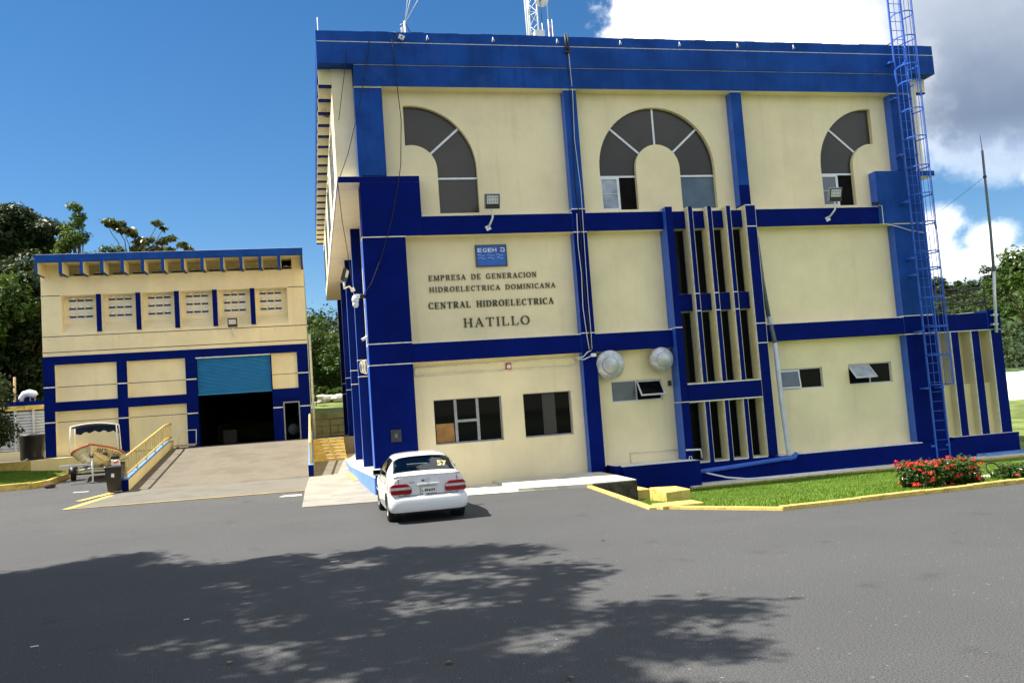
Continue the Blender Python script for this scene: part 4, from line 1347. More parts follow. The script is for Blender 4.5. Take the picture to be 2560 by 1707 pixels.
# door opening: a real dim hall behind it
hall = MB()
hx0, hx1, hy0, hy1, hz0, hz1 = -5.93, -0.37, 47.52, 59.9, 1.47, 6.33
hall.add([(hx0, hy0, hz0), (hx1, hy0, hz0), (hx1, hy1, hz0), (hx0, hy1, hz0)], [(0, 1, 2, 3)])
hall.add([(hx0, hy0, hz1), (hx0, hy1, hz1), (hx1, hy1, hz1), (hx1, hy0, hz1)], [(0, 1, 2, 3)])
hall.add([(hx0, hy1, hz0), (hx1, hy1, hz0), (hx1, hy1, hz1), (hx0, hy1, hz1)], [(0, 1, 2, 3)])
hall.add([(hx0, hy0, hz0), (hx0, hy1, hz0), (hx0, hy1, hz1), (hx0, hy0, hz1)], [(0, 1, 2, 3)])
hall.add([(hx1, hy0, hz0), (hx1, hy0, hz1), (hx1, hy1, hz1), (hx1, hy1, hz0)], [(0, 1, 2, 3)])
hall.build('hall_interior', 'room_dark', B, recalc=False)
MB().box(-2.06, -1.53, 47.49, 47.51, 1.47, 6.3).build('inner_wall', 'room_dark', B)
MB().box(-4.9, -4.2, 50.5, 51.3, 1.48, 2.2).build('machine_block', 'dark_metal', B)
MB().lathe([(0, -.05), (.28, -.05), (.30, 0), (.28, .05), (0, .05)], (-1.1, 48.6, 2.0), (0, -1, 0), 18).build('hose_reel', 'drain_grey', B)
sh = MB()
n = 26
for k in range(n):          # roller shutter slats
    z0 = 4.12 + (5.95 - 4.12) * k / n; z1 = 4.12 + (5.95 - 4.12) * (k + 1) / n
    s_ = MB()
    pr = [(YB + 0.16, z0 + 0.004), (YB + 0.13, z0 + (z1 - z0) * 0.35), (YB + 0.13, z0 + (z1 - z0) * 0.7), (YB + 0.165, z1 - 0.004), (YB + 0.18, z1 - 0.004), (YB + 0.18, z0 + 0.004)]
    s_.prism(pr, -5.70, -2.07, 0, 0, 'yz')
    s_.build('shutter_slat', 'shutter_teal', B)
MB().box(-5.71, -2.06, YB + 0.11, YB + 0.2, 4.06, 4.12).build('shutter_bar', 'shutter_teal', B)
MB().box(-5.75, -2.04, YB - 0.03, YB + 0.25, 5.95, 6.0).build('door_head', 'white_trim', B)
f = MB()
f.box(-1.53, -1.47, YB - 0.01, YB + 0.2, 1.47, 3.45); f.box(-0.76, -0.70, YB - 0.01, YB + 0.2, 1.47, 3.45); f.box(-1.47, -0.76, YB - 0.01, YB + 0.2, 3.39, 3.45)
f.build('door_frame', 'grey_metal', B)
MB().box(-2.0, -0.72, YB - 0.05, YB, 3.62, 3.68).build('door_hood', 'navy', B)
# base wall of the platform
MB().box(-12.9, -6.75, 46.85, 48.5, 0.2, 1.49).build('base_wall', 'cream', B)
MB().box(-12.9, -6.75, 46.838, 46.86, 1.475, 1.505).build('base_groove', 'dark_metal', B)

# ---- drain pipe right of the workshop
t = thing('workshop_drain_pipe', 'cream drain pipe running down the right corner of the workshop', 'pipe', (-0.02, 46.9, 1.3))
MB().tube([(-0.02, 46.9, 6.9), (-0.02, 46.9, 1.2)], 0.065, 10).build('pipe', 'cream_edge', t)
for z in (6.2, 4.6, 3.0):
    MB().lathe([(0.07, -0.04), (0.08, -0.04), (0.08, 0.04), (0.07, 0.04)], (-0.02, 46.9, z), (0, 0, 1), 10).build('bracket', 'cream_plain', t)

# ---- ramp
RY0, RY1 = 34.35, 44.0
rz = lambda y: zg(0, RY0) + (1.47 - zg(0, RY0)) * min(1.0, max(0.0, (y - RY0) / (RY1 - RY0)))
mb = MB()
ys_ = [RY0, RY1, 47.6]
mb.add([(-6.72, RY0, rz(RY0) + .005), (-0.3, RY0 - .4, rz(RY0) + .005), (-0.3, RY1, 1.475), (-6.72, RY1, 1.475)], [(0, 1, 2, 3)])
mb.add([(-6.72, RY1, 1.475), (-0.3, RY1, 1.475), (-0.3, 47.5, 1.475), (-6.72, 47.5, 1.475)], [(0, 1, 2, 3)])
structure(mb, 'ramp', 'ramp_concrete')


def ramp_rail(x0, x1, y0, y1, y2, label, first_h=0.40, top=0.95, face=('cream_plain', 'light_blue', 'navy'), balusters=True, pale=True):
    t = thing('ramp_railing', label, 'railing', (x0, y0, 0.3))
    # parapet that follows the slope
    prof = [(y0, zg(0, y0) - 0.4), (y2, 0.2), (y2, rz(y2) + first_h), (y1, rz(y1) + first_h), (y0, rz(y0) + first_h)]
    MB().prism(prof, x0, x1, 0, 0, 'yz').build('parapet', 'cream_plain', t)
    cp = [(y0, rz(y0) + first_h), (y1, rz(y1) + first_h), (y2, rz(y2) + first_h), (y2, rz(y2) + first_h + .03), (y1, rz(y1) + first_h + .03), (y0, rz(y0) + first_h + .03)]
    MB().prism(cp, x0 - 0.01, x1 + 0.01, 0, 0, 'yz').build('coping', 'light_blue', t)
    MB().box(x0 - 0.015, x1 + 0.015, y0 - 0.03, y0 + 0.05, zg(0, y0) - 0.4, rz(y0) + first_h + 0.02).build('end_face', 'navy', t)
    xm = (x0 + x1) / 2
    g = lambda y, h_: (xm, y, rz(y) + first_h + h_)
    rl = MB()
    rl.tube([g(y0 + 0.25, top - .12), g(y1, top - .12), g(y2, top - .12)], 0.045, 6)
    rl.build('top_rail', 'rail_yellow', t)
    MB().tube([g(y0 + 0.25, 0.17), g(y1, 0.17), g(y2, 0.17)], 0.04, 6).build('bottom_rail', 'rail_yellow', t)
    k = 0
    y = y0 + 0.25
    while y <= y2 + 1e-6:
        post = (k % 4 == 0)
        MB().box(xm - (0.03 if post else 0.015), xm + (0.03 if post else 0.015), y - (0.035 if post else 0.015), y + (0.035 if post else 0.015),
                 g(y, 0.0 if post else 0.17)[2], g(y, top - .12)[2]).build('post' if post else 'baluster', 'rail_yellow', t)
        y += 0.50; k += 1
    return t


ramp_rail(-6.88, -6.70, 34.32, 43.4, 45.2, 'yellow railing on the sloping cream parapet left of the ramp')
ramp_rail(-0.30, -0.13, 33.9, 43.4, 45.0, 'yellow railing on the sloping parapet between ramp and yellow steps')

# ---- yellow steps between the ramp and the powerhouse
t = thing('yellow_steps', 'broad flight of worn yellow steps beside the powerhouse', 'steps', (0.6, 42.4, 0.5))
NST = 7
SY0, SY1, SZ0, SZ1 = 40.6, 44.3, zg(0, 40.6), 1.46
for k in range(NST):
    y = SY0 + (SY1 - SY0) * k / NST
    z0, z1 = SZ0 + (SZ1 - SZ0) * k / NST, SZ0 + (SZ1 - SZ0) * (k + 1) / NST
    MB().box(-0.12, 1.34, y, SY1 + 0.2, max(z0, 0) - 0.02 if k else 0.2, z1, 0, top=1).build('step', ['yellow_paint', 'walk_concrete'], t, bevel=0.012)
MB().add([(-0.1, 34.2, zg(0, 34.2) + .018), (0.75, 34.2, zg(0, 34.2) + .018), (1.2, 40.6, SZ0 + .018), (-0.1, 40.6, SZ0 + .018)], [(0, 1, 2, 3)]).build('landing', 'ramp_concrete', t)
# upper terrace behind the steps
structure(MB().box(-0.13, 2.0, 44.3, 52.2, 0.2, 1.46), 'terrace', 'concrete')
t = thing('terrace_railing', 'yellow pipe railing across the terrace between the two buildings', 'railing', (0.8, 52.0, 1.46))
for z, r in ((2.44, .035), (2.05, .028), (1.60, .028)):
    MB().tube([(-0.1, 52, z), (1.95, 52, z)], r, 6).build('rail', 'rail_ochre', t)
for x in (-0.02, 0.88, 1.8):
    MB().tube([(x, 52, 1.44), (x, 52, 2.44)], 0.035, 6).build('post', 'rail_ochre', t)
for x in (0.42, 1.33):
    MB().tube([(x, 52, 1.60), (x, 52, 2.05)], 0.03, 6).build('baluster', 'rail_ochre', t)
t = thing('retaining_wall', 'dull olive cream retaining wall behind the terrace railing', 'wall', (2, 56, 0.5))
MB().box(-0.6, 4.0, 56, 56.4, -0.5, 2.85).build('wall', 'olive_wall', t)
for i, (x, y, z, s_) in enumerate(((0.75, 74, 4.15, 0.62), (1.35, 74.6, 4.2, 0.5), (2.2, 73.8, 4.15, 0.6), (2.9, 74.5, 4.2, 0.45), (0.35, 74.8, 4.0, 0.4))):
    bm = bmesh.new(); bmesh.ops.create_icosphere(bm, subdivisions=2, radius=s_)
    for v in bm.verts:
        v.co *= 1 + random.uniform(-0.16, 0.16); v.co.z *= 0.72; v.co.x *= 1.25
    mb = MB().add([(v.co.x + x, v.co.y + y, v.co.z + z) for v in bm.verts], [tuple(v.index for v in f.verts) for f in bm.faces])
    bm.free()
    o = mb.build('boulder', 'rock', None, loc=(x, y, z - 0.3))
    tag(o, ['large pale boulder on the grass bank next to the drain pipe', 'pale boulder second from the drain pipe on the bank', 'large pale boulder left of the powerhouse columns', 'pale boulder nearest the powerhouse columns', 'smallest pale boulder on the grass bank'][i], 'rock', 'boulders on the grass bank')
t = thing('drain_cover', 'yellow painted drain cover beside the powerhouse side plinth', 'cover', (1.3, 32.4, 0.2))
MB().add([(0.98, 33.8, zg(0, 33.8) + .03), (1.2, 33.9, zg(0, 33.9) + .03), (1.52, 31.0, zg(0, 31) + .03), (1.22, 30.9, zg(0, 30.9) + .03)], [(0, 1, 2, 3)]).build('cover', 'yellow_paint', t)

# ---- louvred outbuilding and the walls at the far left
t = thing('louvred_outbuilding', 'low outbuilding with white louvred panels and a yellow and blue top band', 'building', (-15.5, 48.5, 1.5))
MB().box(-19.0, -12.95, 49.0, 54.0, 0.5, 4.1).build('core_wall', 'cream_plain', t)
MB().box(-19.0, -12.95, 48.45, 54.0, 4.16, 4.38).build('roof_band', 'navy', t)
MB().box(-19.0, -12.95, 48.40, 54.0, 3.93, 4.16).build('yellow_band', 'yellow_paint', t)
for x in (-18.3, -16.9, -15.45, -14.62, -13.78):
    MB().box(x - 0.045, x + 0.045, 48.42, 48.6, 1.9, 3.93).build('louvre_post', 'louver_white', t)
for a, b_, closed in ((-18.25, -16.95, 0), (-16.85, -15.5, 0), (-15.40, -14.67, 0), (-14.57, -13.83, 1), (-13.73, -12.95, 1)):
    for k in range(13):
        z = 2.0 + k * 0.150
        m_ = MB(); ang = 62 if closed else (30 if k > 7 else 66)
        d = Vector((0, math.cos(rad(ang)), math.sin(rad(ang))))
        m_.obox(((a + b_) / 2, 48.52, z), (1, 0, 0), d, d.cross(Vector((1, 0, 0))), (b_ - a) / 2, 0.078, 0.008)
        m_.build('louvre_slat', 'louver_white', t)
MB().box(-19, -12.95, 48.70, 48.98, 1.9, 3.95).build('louvre_backing', 'room_dark', t)
MB().box(-19, -12.95, 48.35, 49.0, 0.5, 1.9).build('base_wall', 'cream', t)
t = thing('low_wall', 'low cream wall with a yellow face behind the small lawn', 'wall', (-16, 44.2, 0.5))
MB().box(-30, -12.68, 44.0, 44.3, 0.3, 1.46, 0, front=1).build('wall', ['cream_plain', 'yellow_paint'], t)
MB().prism([(-12.68, 44.0), (-12.68, 44.3), (-12.3, 46.86), (-11.0, 46.86)], 0.2, 1.46, 0, 0, 'xy').build('return_wall', 'cream_plain', t)
structure(MB().box(-30, -12.68, 44.3, 48.4, 0.2, 1.44), 'upper_terrace', 'concrete')
t = thing('roof_duct', 'pale bent ventilation duct on the roof of the louvred outbuilding', 'duct', (-14.4, 49.5, 4.38))
MB().tube([(-14.62, 49.4, 4.36), (-14.60, 49.4, 4.6), (-14.45, 49.4, 4.78), (-14.22, 49.4, 4.82), (-13.98, 49.4, 4.74), (-13.92, 49.4, 4.66)], [0.12, 0.13, 0.17, 0.2, 0.2, 0.16], 12).build('duct', 'white_metal', t)
MB().box(-14.2, -14.15, 49.38, 49.42, 4.38, 4.7).build('leg', 'grey_metal', t)
MB().box(-13.98, -13.93, 49.38, 49.42, 4.38, 4.7).build('leg', 'grey_metal', t)
t = thing('utility_post', 'short pale wooden post standing behind the louvred outbuilding', 'post', (-15.2, 50.2, 4.3))
MB().tube([(-15.2, 50.2, 1.4), (-15.12, 50.2, 5.75)], 0.065, 8).build('post', 'wood', t)
t = thing('water_tank', 'black plastic water tank with a broken lid beside the workshop corner', 'tank', (-13.03, 45.5, 1.46))
MB().lathe([(0.0, 0.0), (0.50, 0.0), (0.52, 0.04), (0.515, 0.4), (0.525, 0.42), (0.53, 0.8), (0.54, 0.82), (0.545, 1.08), (0.56, 1.10), (0.56, 1.17), (0.50, 1.19), (0.46, 1.15), (0.0, 1.15)], (-13.03, 45.5, 1.46), (0, 0, 1), 28).build('shell', 'black_plastic', t)
m_ = MB(); m_.obox((-12.95, 45.4, 2.70), (1, 0, 0.22), (0, 1, 0.1), (-0.22, -0.1, 1), 0.30, 0.32, 0.012)
m_.build('lid', 'dark_metal', t)
t = thing('plastic_scrap', 'small white strip of plastic lying on the wall below the black tank', 'scrap', (-13.0, 44.1, 1.47))
m_ = MB(); m_.obox((-12.95, 44.12, 1.50), (1, 0, 0.5), (0, 1, 0), (-0.5, 0, 1), 0.12, 0.04, 0.02); m_.build('strip', 'white_metal', t)

# ================================================================== lettering and sign
SERIF = {}


def st(x0, y0, x1, y1, w):       # straight stroke as a quad
    d = Vector((x1 - x0, y1 - y0)); n_ = Vector((-d.y, d.x)).normalized() * (w / 2)
    return [(x0 + n_.x, y0 + n_.y), (x0 - n_.x, y0 - n_.y), (x1 - n_.x, y1 - n_.y), (x1 + n_.x, y1 + n_.y)]


def hb(x0, x1, y, t_=0.06):
    return [(x0, y), (x1, y), (x1, y + t_), (x0, y + t_)]


def ring(cx_, cy_, rx, ry, a0, a1, wv, wh, n=14):
    """curved stroke, thick at its sides and thin at top and bottom"""
    out = []
    for i in range(n):
        q_ = []
        for k, sgn in ((i, 1), (i + 1, 1), (i + 1, -1), (i, -1)):
            a = rad(a0 + (a1 - a0) * k / n)
            w = wv * abs(math.cos(a)) + wh * abs(math.sin(a))
            q_.append((cx_ + (rx + sgn * w / 2) * math.cos(a), cy_ + (ry + sgn * w / 2) * math.sin(a)))
        out.append(q_)
    return out


def glyph(ch, T=0.15):
    t_, s = 0.055, 0.07
    V_ = lambda x: [(x - T / 2, 0), (x + T / 2, 0), (x + T / 2, 1), (x - T / 2, 1)]
    foot = lambda x: hb(x - T / 2 - s, x + T / 2 + s, 0, t_)
    head = lambda x: hb(x - T / 2 - s, x + T / 2 + s, 1 - t_, t_)
    if ch == 'A':
        return [st(0.40, 0.98, 0.10, 0.03, .06), st(0.38, 1.0, 0.68, 0.03, T), hb(0.2, 0.56, 0.32, t_), hb(0, 0.24, 0, t_), hb(0.52, 0.82, 0, t_)], 0.82
    if ch == 'C':
        return ring(0.42, 0.5, 0.34, 0.47, 50, 310, T, .055) + [st(0.66, 0.70, 0.66, 0.97, .05), st(0.66, 0.03, 0.66, 0.2, .04)], 0.74
    if ch == 'D':
        return [V_(0.16), foot(0.16), head(0.16), hb(0.2, 0.42, 0, t_), hb(0.2, 0.42, 1 - t_, t_)] + ring(0.36, 0.5, 0.36, 0.47, -90, 90, T, .055), 0.82
    if ch == 'E':
        return [V_(0.16), foot(0.16), head(0.16), hb(0.2, 0.62, 0, t_), hb(0.2, 0.60, 1 - t_, t_), hb(0.2, 0.48, 0.48, t_), st(0.62, 0.0, 0.62, 0.24, .05),
                st(0.60, 0.78, 0.60, 1.0, .05), st(0.48, 0.38, 0.48, 0.62, .05)], 0.70
    if ch == 'G':
        return ring(0.42, 0.5, 0.34, 0.47, 50, 300, T, .055) + [st(0.66, 0.70, 0.66, 0.97, .05), st(0.66, 0.05, 0.66, 0.42, T), hb(0.5, 0.82, 0.40, t_)], 0.84
    if ch == 'H':
        return [V_(0.16), V_(0.68), foot(0.16), head(0.16), foot(0.68), head(0.68), hb(0.2, 0.64, 0.48, t_)], 0.84
    if ch == 'I':
        return [V_(0.16), foot(0.16), head(0.16)], 0.32
    if ch == 'L':
        return [V_(0.16), foot(0.16), head(0.16), hb(0.2, 0.62, 0, t_), st(0.62, 0, 0.62, 0.28, .05)], 0.70
    if ch == 'M':
        return [st(0.14, 0, 0.14, 1, .06), V_(0.84), foot(0.14), foot(0.84), head(0.84), hb(0, 0.2, 1 - t_, t_), st(0.16, 1, 0.49, 0.05, T), st(0.49, 0.05, 0.80, 1, .055)], 1.0
    if ch == 'N':
        return [st(0.14, 0, 0.14, 1, .06), st(0.70, 0, 0.70, 1, .06), foot(0.14), hb(0, 0.2, 1 - t_, t_), head(0.70), st(0.16, 0.98, 0.68, 0.03, T)], 0.84
    if ch == 'O':
        return ring(0.42, 0.5, 0.34, 0.47, 0, 360, T, .055, 20), 0.84
    if ch == 'P':
        return [V_(0.16), foot(0.16), head(0.16), hb(0.2, 0.36, 1 - t_, t_), hb(0.2, 0.36, 0.46, t_)] + ring(0.36, 0.73, 0.25, 0.245, -90, 90, T, .055), 0.70
    if ch == 'R':
        return [V_(0.16), foot(0.16), head(0.16), hb(0.2, 0.36, 1 - t_, t_), hb(0.2, 0.36, 0.46, t_), st(0.36, 0.5, 0.66, 0.03, T), hb(0.58, 0.80, 0, t_)] + ring(0.36, 0.73, 0.25, 0.245, -90, 90, T, .055), 0.80
    if ch == 'S':
        return ring(0.33, 0.74, 0.21, 0.23, 30, 270, T * .9, .055) + ring(0.33, 0.26, 0.23, 0.23, -150, 90, T * .9, .055) + [st(0.54, 0.76, 0.54, 0.98, .05), st(0.11, 0.02, 0.11, 0.24, .05)], 0.66
    if ch == 'T':
        return [V_(0.40), foot(0.40), hb(0.05, 0.75, 1 - t_, t_), st(0.07, 0.76, 0.07, 1, .05), st(0.73, 0.76, 0.73, 1, .05)], 0.80
    return [], 0.45


def serif_line(text, x0, x1, z, h, label, T=0.15, gap=0.16):
    t = thing('wall_lettering', label, 'lettering', (x0, YW, z), 'raised lettering on the wall')
    adv = []
    for ch in text:
        g_, w = glyph(ch, T)
        adv.append((ch, g_, w if ch != ' ' else 0.55))
    tot = sum(a[2] for a in adv) + gap * (len(adv) - 1)
    kx = (x1 - x0) / tot
    x = x0
    for ch, polys, w in adv:
        if polys:
            m_ = MB()
            for i, pl in enumerate(polys):
                fr_ = YW - 0.030 - 0.0006 * (i % 7) - 0.0003 * (i % 3)
                m_.prism([(x + p[0] * kx, z + p[1] * h) for p in pl], fr_, YW - 0.004)
            o = m_.build('letter', 'letter_bronze', t, recalc=True)
        x += (w + gap) * kx
    return t


serif_line('EMPRESA DE GENERACION', 3.62, 7.04, 6.285, 0.165, 'raised dark lettering reading EMPRESA DE GENERACION, first line under the blue sign')
serif_line('HIDROELECTRICA DOMINICANA', 3.62, 7.63, 5.93, 0.158, 'raised dark lettering reading HIDROELECTRICA DOMINICANA')
serif_line('CENTRAL HIDROELECTRICA', 3.57, 7.53, 5.42, 0.195, 'bold raised lettering reading CENTRAL HIDROELECTRICA', 0.21)
serif_line('HATILLO', 4.61, 6.71, 4.81, 0.275, 'large raised lettering reading HATILLO, lowest line on the wall', 0.14)

t = thing('wall_sign', 'blue framed sign reading EGEHID with white waves above the lettering', 'sign', (5.63, YW, 6.66))
MB().box(5.16, 6.09, YW - 0.05, YW - 0.002, 6.69, 7.32).build('panel', 'sign_blue', t)
m_ = MB()
m_.box(5.13, 6.12, YW - 0.065, YW - 0.003, 7.32, 7.345); m_.box(5.13, 6.12, YW - 0.065, YW - 0.003, 6.665, 6.69)
m_.box(5.13, 5.16, YW - 0.065, YW - 0.003, 6.69, 7.32); m_.box(6.09, 6.12, YW - 0.065, YW - 0.003, 6.69, 7.32)
m_.build('frame', 'letter_bronze', t)
xs_ = (5.20, 5.36, 5.52, 5.67)
for ch, x in zip('EGEH', xs_):
    text_mb(MB(), ch, x, 7.12, 0.17, YW - 0.058, 0, 0.008, 0.003, 0.125).build('letter', 'sign_white', t)
m_ = MB().prism([(5.835, 7.10), (5.865, 7.10), (5.90, 7.27), (5.87, 7.27)], YW - 0.062, YW - 0.051); m_.build('bolt_mark', 'dark_red', t)
m_ = MB()
m_.prism([(5.92, 7.22), (6.03, 7.22), (6.03, 7.243), (5.92, 7.243)], YW - 0.062, YW - 0.051)
m_.prism([(6.03, 7.12), (6.055, 7.12), (6.055, 7.23), (6.03, 7.243)], YW - 0.0615, YW - 0.051)
m_.prism([(5.94, 7.118), (6.03, 7.118), (6.03, 7.14), (5.945, 7.14)], YW - 0.0625, YW - 0.051)
m_.prism([(5.925, 7.135), (5.947, 7.13), (5.95, 7.19), (5.93, 7.19)], YW - 0.0612, YW - 0.051)
m_.build('letter', 'sign_white', t)
for j, z in enumerate((7.02, 6.93)):
    for i in range(3):
        x0 = 5.20 + i * 0.29 + j * 0.015
        m_ = MB()
        pts = [(x0 + 0.22 * k / 12, z + 0.022 * math.sin(2 * math.pi * k / 12)) for k in range(13)]
        up = [(p[0], p[1] + 0.009) for p in pts]; dn = [(p[0], p[1] - 0.009) for p in pts][::-1]
        m_.prism(up + dn, YW - 0.060, YW - 0.051)
        m_.build('wave', 'sign_pale', t)

# ================================================================== fittings on the facade
def floodlight(x, y, z, label, dark=False, yaw=0.0, foot=None):
    t = thing('floodlight', label, 'floodlight', (x, y, z), 'floodlights on the buildings')
    c, s_ = math.cos(yaw), math.sin(yaw)
    R = lambda p: Vector((x + p[0] * c - p[1] * s_, y + p[0] * s_ + p[1] * c, z + p[2]))
    ux, uy, uz = Vector((c, s_, 0)), Vector((-s_, c, 0)), Vector((0, 0, 1))
    til = rad(18)
    n_ = (uy * math.cos(til) + uz * math.sin(til) * 1).normalized()        # back direction
    up = (uz * math.cos(til) - uy * math.sin(til)).normalized()
    cc = R((0, 0, 0.24))
    hm = 'dark_metal'
    m_ = MB(); m_.obox(cc, ux, n_, up, 0.235, 0.06, 0.23); m_.build('housing', 'dark_metal' if dark else 'grey_metal', t, bevel=0.02)
    m_ = MB(); m_.obox(cc - n_ * 0.062 - up * 0.01, ux, n_, up, 0.215, 0.006, 0.21); m_.build('bezel', 'dark_metal', t)
    m_ = MB(); m_.obox(cc - n_ * 0.070 + up * 0.05, ux, n_, up, 0.18, 0.004, 0.125); m_.build('lens', 'aluminium', t)
    if not dark:
        for j in (-1, 1):
            for i in (-1.5, -0.5, 0.5, 1.5):
                m_ = MB(); m_.obox(cc - n_ * 0.076 + up * (0.05 + 0.055 * j) + ux * 0.085 * i, ux, n_, up, 0.014, 0.003, 0.014); m_.build('emitter', 'dark_metal', t)
    foot = foot or (x - 0.10, YF - 0.01, z - 0.5)
    base = R((0, 0.05, 0.0))
    MB().tube([base, base - Vector((0, 0, 0.12)), Vector((base.x - 0.01, base.y, base.z - 0.26)), Vector((foot[0] * .6 + base.x * .4, foot[1] * .5 + base.y * .5, foot[2] + 0.10)), Vector(foot)],
              [0.035, 0.033, 0.03, 0.03, 0.03], 8).build('arm', 'white_metal', t)
    fy = Vector((0, 1, 0))
    m_ = MB(); m_.obox(Vector(foot) + Vector((0, -0.012, 0)), (1, 0, 0.4), (0, 1, 0), (-0.4, 0, 1), 0.075, 0.018, 0.075); m_.build('mount_plate', 'white_metal', t)
    return t


floodlight(5.62, 25.6, 8.31, 'square floodlight on a curved arm in front of the left arched window')
floodlight(17.35, 25.6, 8.34, 'square floodlight on a curved arm in front of the right arched window')
floodlight(1.35, 31.9, 7.25, 'dark floodlight seen from the side on the left columns of the powerhouse', True, rad(75), (1.62, 32.3, 7.0))
floodlight(-3.82, 46.55, 7.42, 'floodlight on the workshop wall above the roller shutter', True, 0.0, (-3.82, 46.98, 7.0))

t = thing('dome_camera', 'white dome security camera hanging from the left corner pier', 'camera', (1.35, 25.9, 5.7))
MB().tube([(1.66, 25.98, 5.84), (1.50, 25.92, 5.86)], 0.06, 8).build('bracket', 'black_plastic', t)
MB().box(1.32, 1.50, 25.84, 25.98, 5.79, 5.90).build('arm', 'white_metal', t, bevel=0.02)
MB().lathe([(0.0, 0.12), (0.07, 0.12), (0.10, 0.05), (0.105, -0.02), (0.09, -0.06), (0.08, -0.07)], (1.36, 25.91, 5.74), (0, 0, 1), 16).build('housing', 'white_metal', t)
MB().lathe([(0.08, -0.07), (0.092, -0.11), (0.085, -0.18), (0.05, -0.225), (0.0, -0.235)], (1.36, 25.91, 5.74), (0, 0, 1), 16).build('dome', 'white_metal', t)
t = thing('bullet_camera', 'small white bullet camera low on the left corner pier', 'camera', (1.6, 25.9, 4.6))
MB().tube([(1.47, 25.83, 4.54), (1.64, 25.93, 4.63)], 0.042, 10).build('body', 'white_metal', t)
MB().lathe([(0.0, 0.0), (0.03, 0.0), (0.03, 0.012)], (1.462, 25.826, 4.537), (-0.85, -0.5, -0.4), 10).build('lens', 'black_plastic', t)
MB().box(1.60, 1.66, 25.93, 26.05, 4.58, 4.74).build('bracket', 'white_metal', t)
t = thing('wall_camera', 'small black camera at the left edge of the right blue box', 'camera', (19.1, 25.9, 8.3))
MB().tube([(18.95, 25.85, 8.31), (19.2, 25.95, 8.34)], 0.05, 8).build('body', 'black_plastic', t)
MB().box(19.17, 19.25, 25.92, 26.0, 8.25, 8.31).build('bracket', 'black_plastic', t)
t = thing('white_conduit', 'white cable duct running down from the small black camera and across to the ladder', 'conduit', (19.4, 25.95, 7.9))
MB().tube([(19.2, 25.96, 8.26), (19.36, 25.96, 8.25), (19.36, 25.96, 7.60), (19.5, 25.96, 7.60)], 0.016, 6).build('duct', 'white_metal', t)
MB().tube([(19.5, 25.96, 7.60), (19.9, 25.94, 7.50), (20.3, 25.9, 7.36), (20.7, 25.86, 7.27), (21.0, 25.9, 7.24)], 0.013, 6).build('cable', 'white_metal', t)
t = thing('fascia_camera', 'small tilted white camera box on the roof fascia at the left', 'camera', (3.15, 25.9, 13.75))
m_ = MB(); m_.obox((3.2, 25.83, 13.74), (1, 0, -0.45), (0, 1, 0.2), (0.45, 0, 1), 0.085, 0.07, 0.065); m_.build('housing', 'white_metal', t)
m_ = MB(); m_.lathe([(0.0, 0.0), (0.025, 0.0), (0.025, 0.02)], (3.2, 25.76, 13.72), (0, -1, 0), 8); m_.build('lens', 'black_plastic', t)
MB().tube([(3.14, 25.85, 13.78), (3.02, 25.88, 13.92), (2.95, 26.05, 13.99)], 0.018, 6).build('arm', 'dark_metal', t)
t = thing('fire_alarm', 'red fire alarm bell box between the two ground floor windows', 'alarm', (5.92, 26.3, 3.5))
MB().lathe([(0.0, 0.07), (0.04, 0.07), (0.07, 0.05), (0.075, 0.0)], (5.92, YW - 0.05, 3.53), (0, -1, 0), 8).build('strobe', 'white_metal', t)
MB().box(5.83, 6.01, YW - 0.07, YW, 3.45, 3.63).build('box', 'red_paint', t, bevel=0.02)
t = thing('wall_conduit', 'cream conduit pipes running along the wall above the ground floor windows', 'conduit', (5.5, YW, 3.55))
MB().tube([(3.03, YW - 0.02, 3.66), (3.03, YW - 0.02, 3.41), (7.9, YW - 0.02, 3.42), (8.03, YW - 0.02, 3.46), (8.08, YW - 0.02, 3.55), (8.07, YW - 0.02, 3.68)], 0.022, 6).build('pipe', 'cream_edge', t)
MB().tube([(3.03, YW - 0.02, 3.66), (7.9, YW - 0.02, 3.68), (8.05, YW - 0.02, 3.70)], 0.022, 6).build('pipe', 'cream_edge', t)
t = thing('meter_box', 'dark square meter box low on the left corner pier', 'box', (2.3, 25.97, 1.5))
MB().box(2.16, 2.47, 25.955, 26.0, 1.50, 1.86).build('box', 'dark_metal', t, bevel=0.01)
MB().box(2.27, 2.36, 25.945, 25.956, 1.62, 1.74).build('window', 'grey_glass', t)
t = thing('switch_box', 'tiny dark switch box on the cream wall left of the stair tower', 'box', (11.18, YW, 2.65))
MB().box(11.13, 11.23, YW - 0.07, YW, 2.60, 2.76).build('box', 'dark_metal', t)


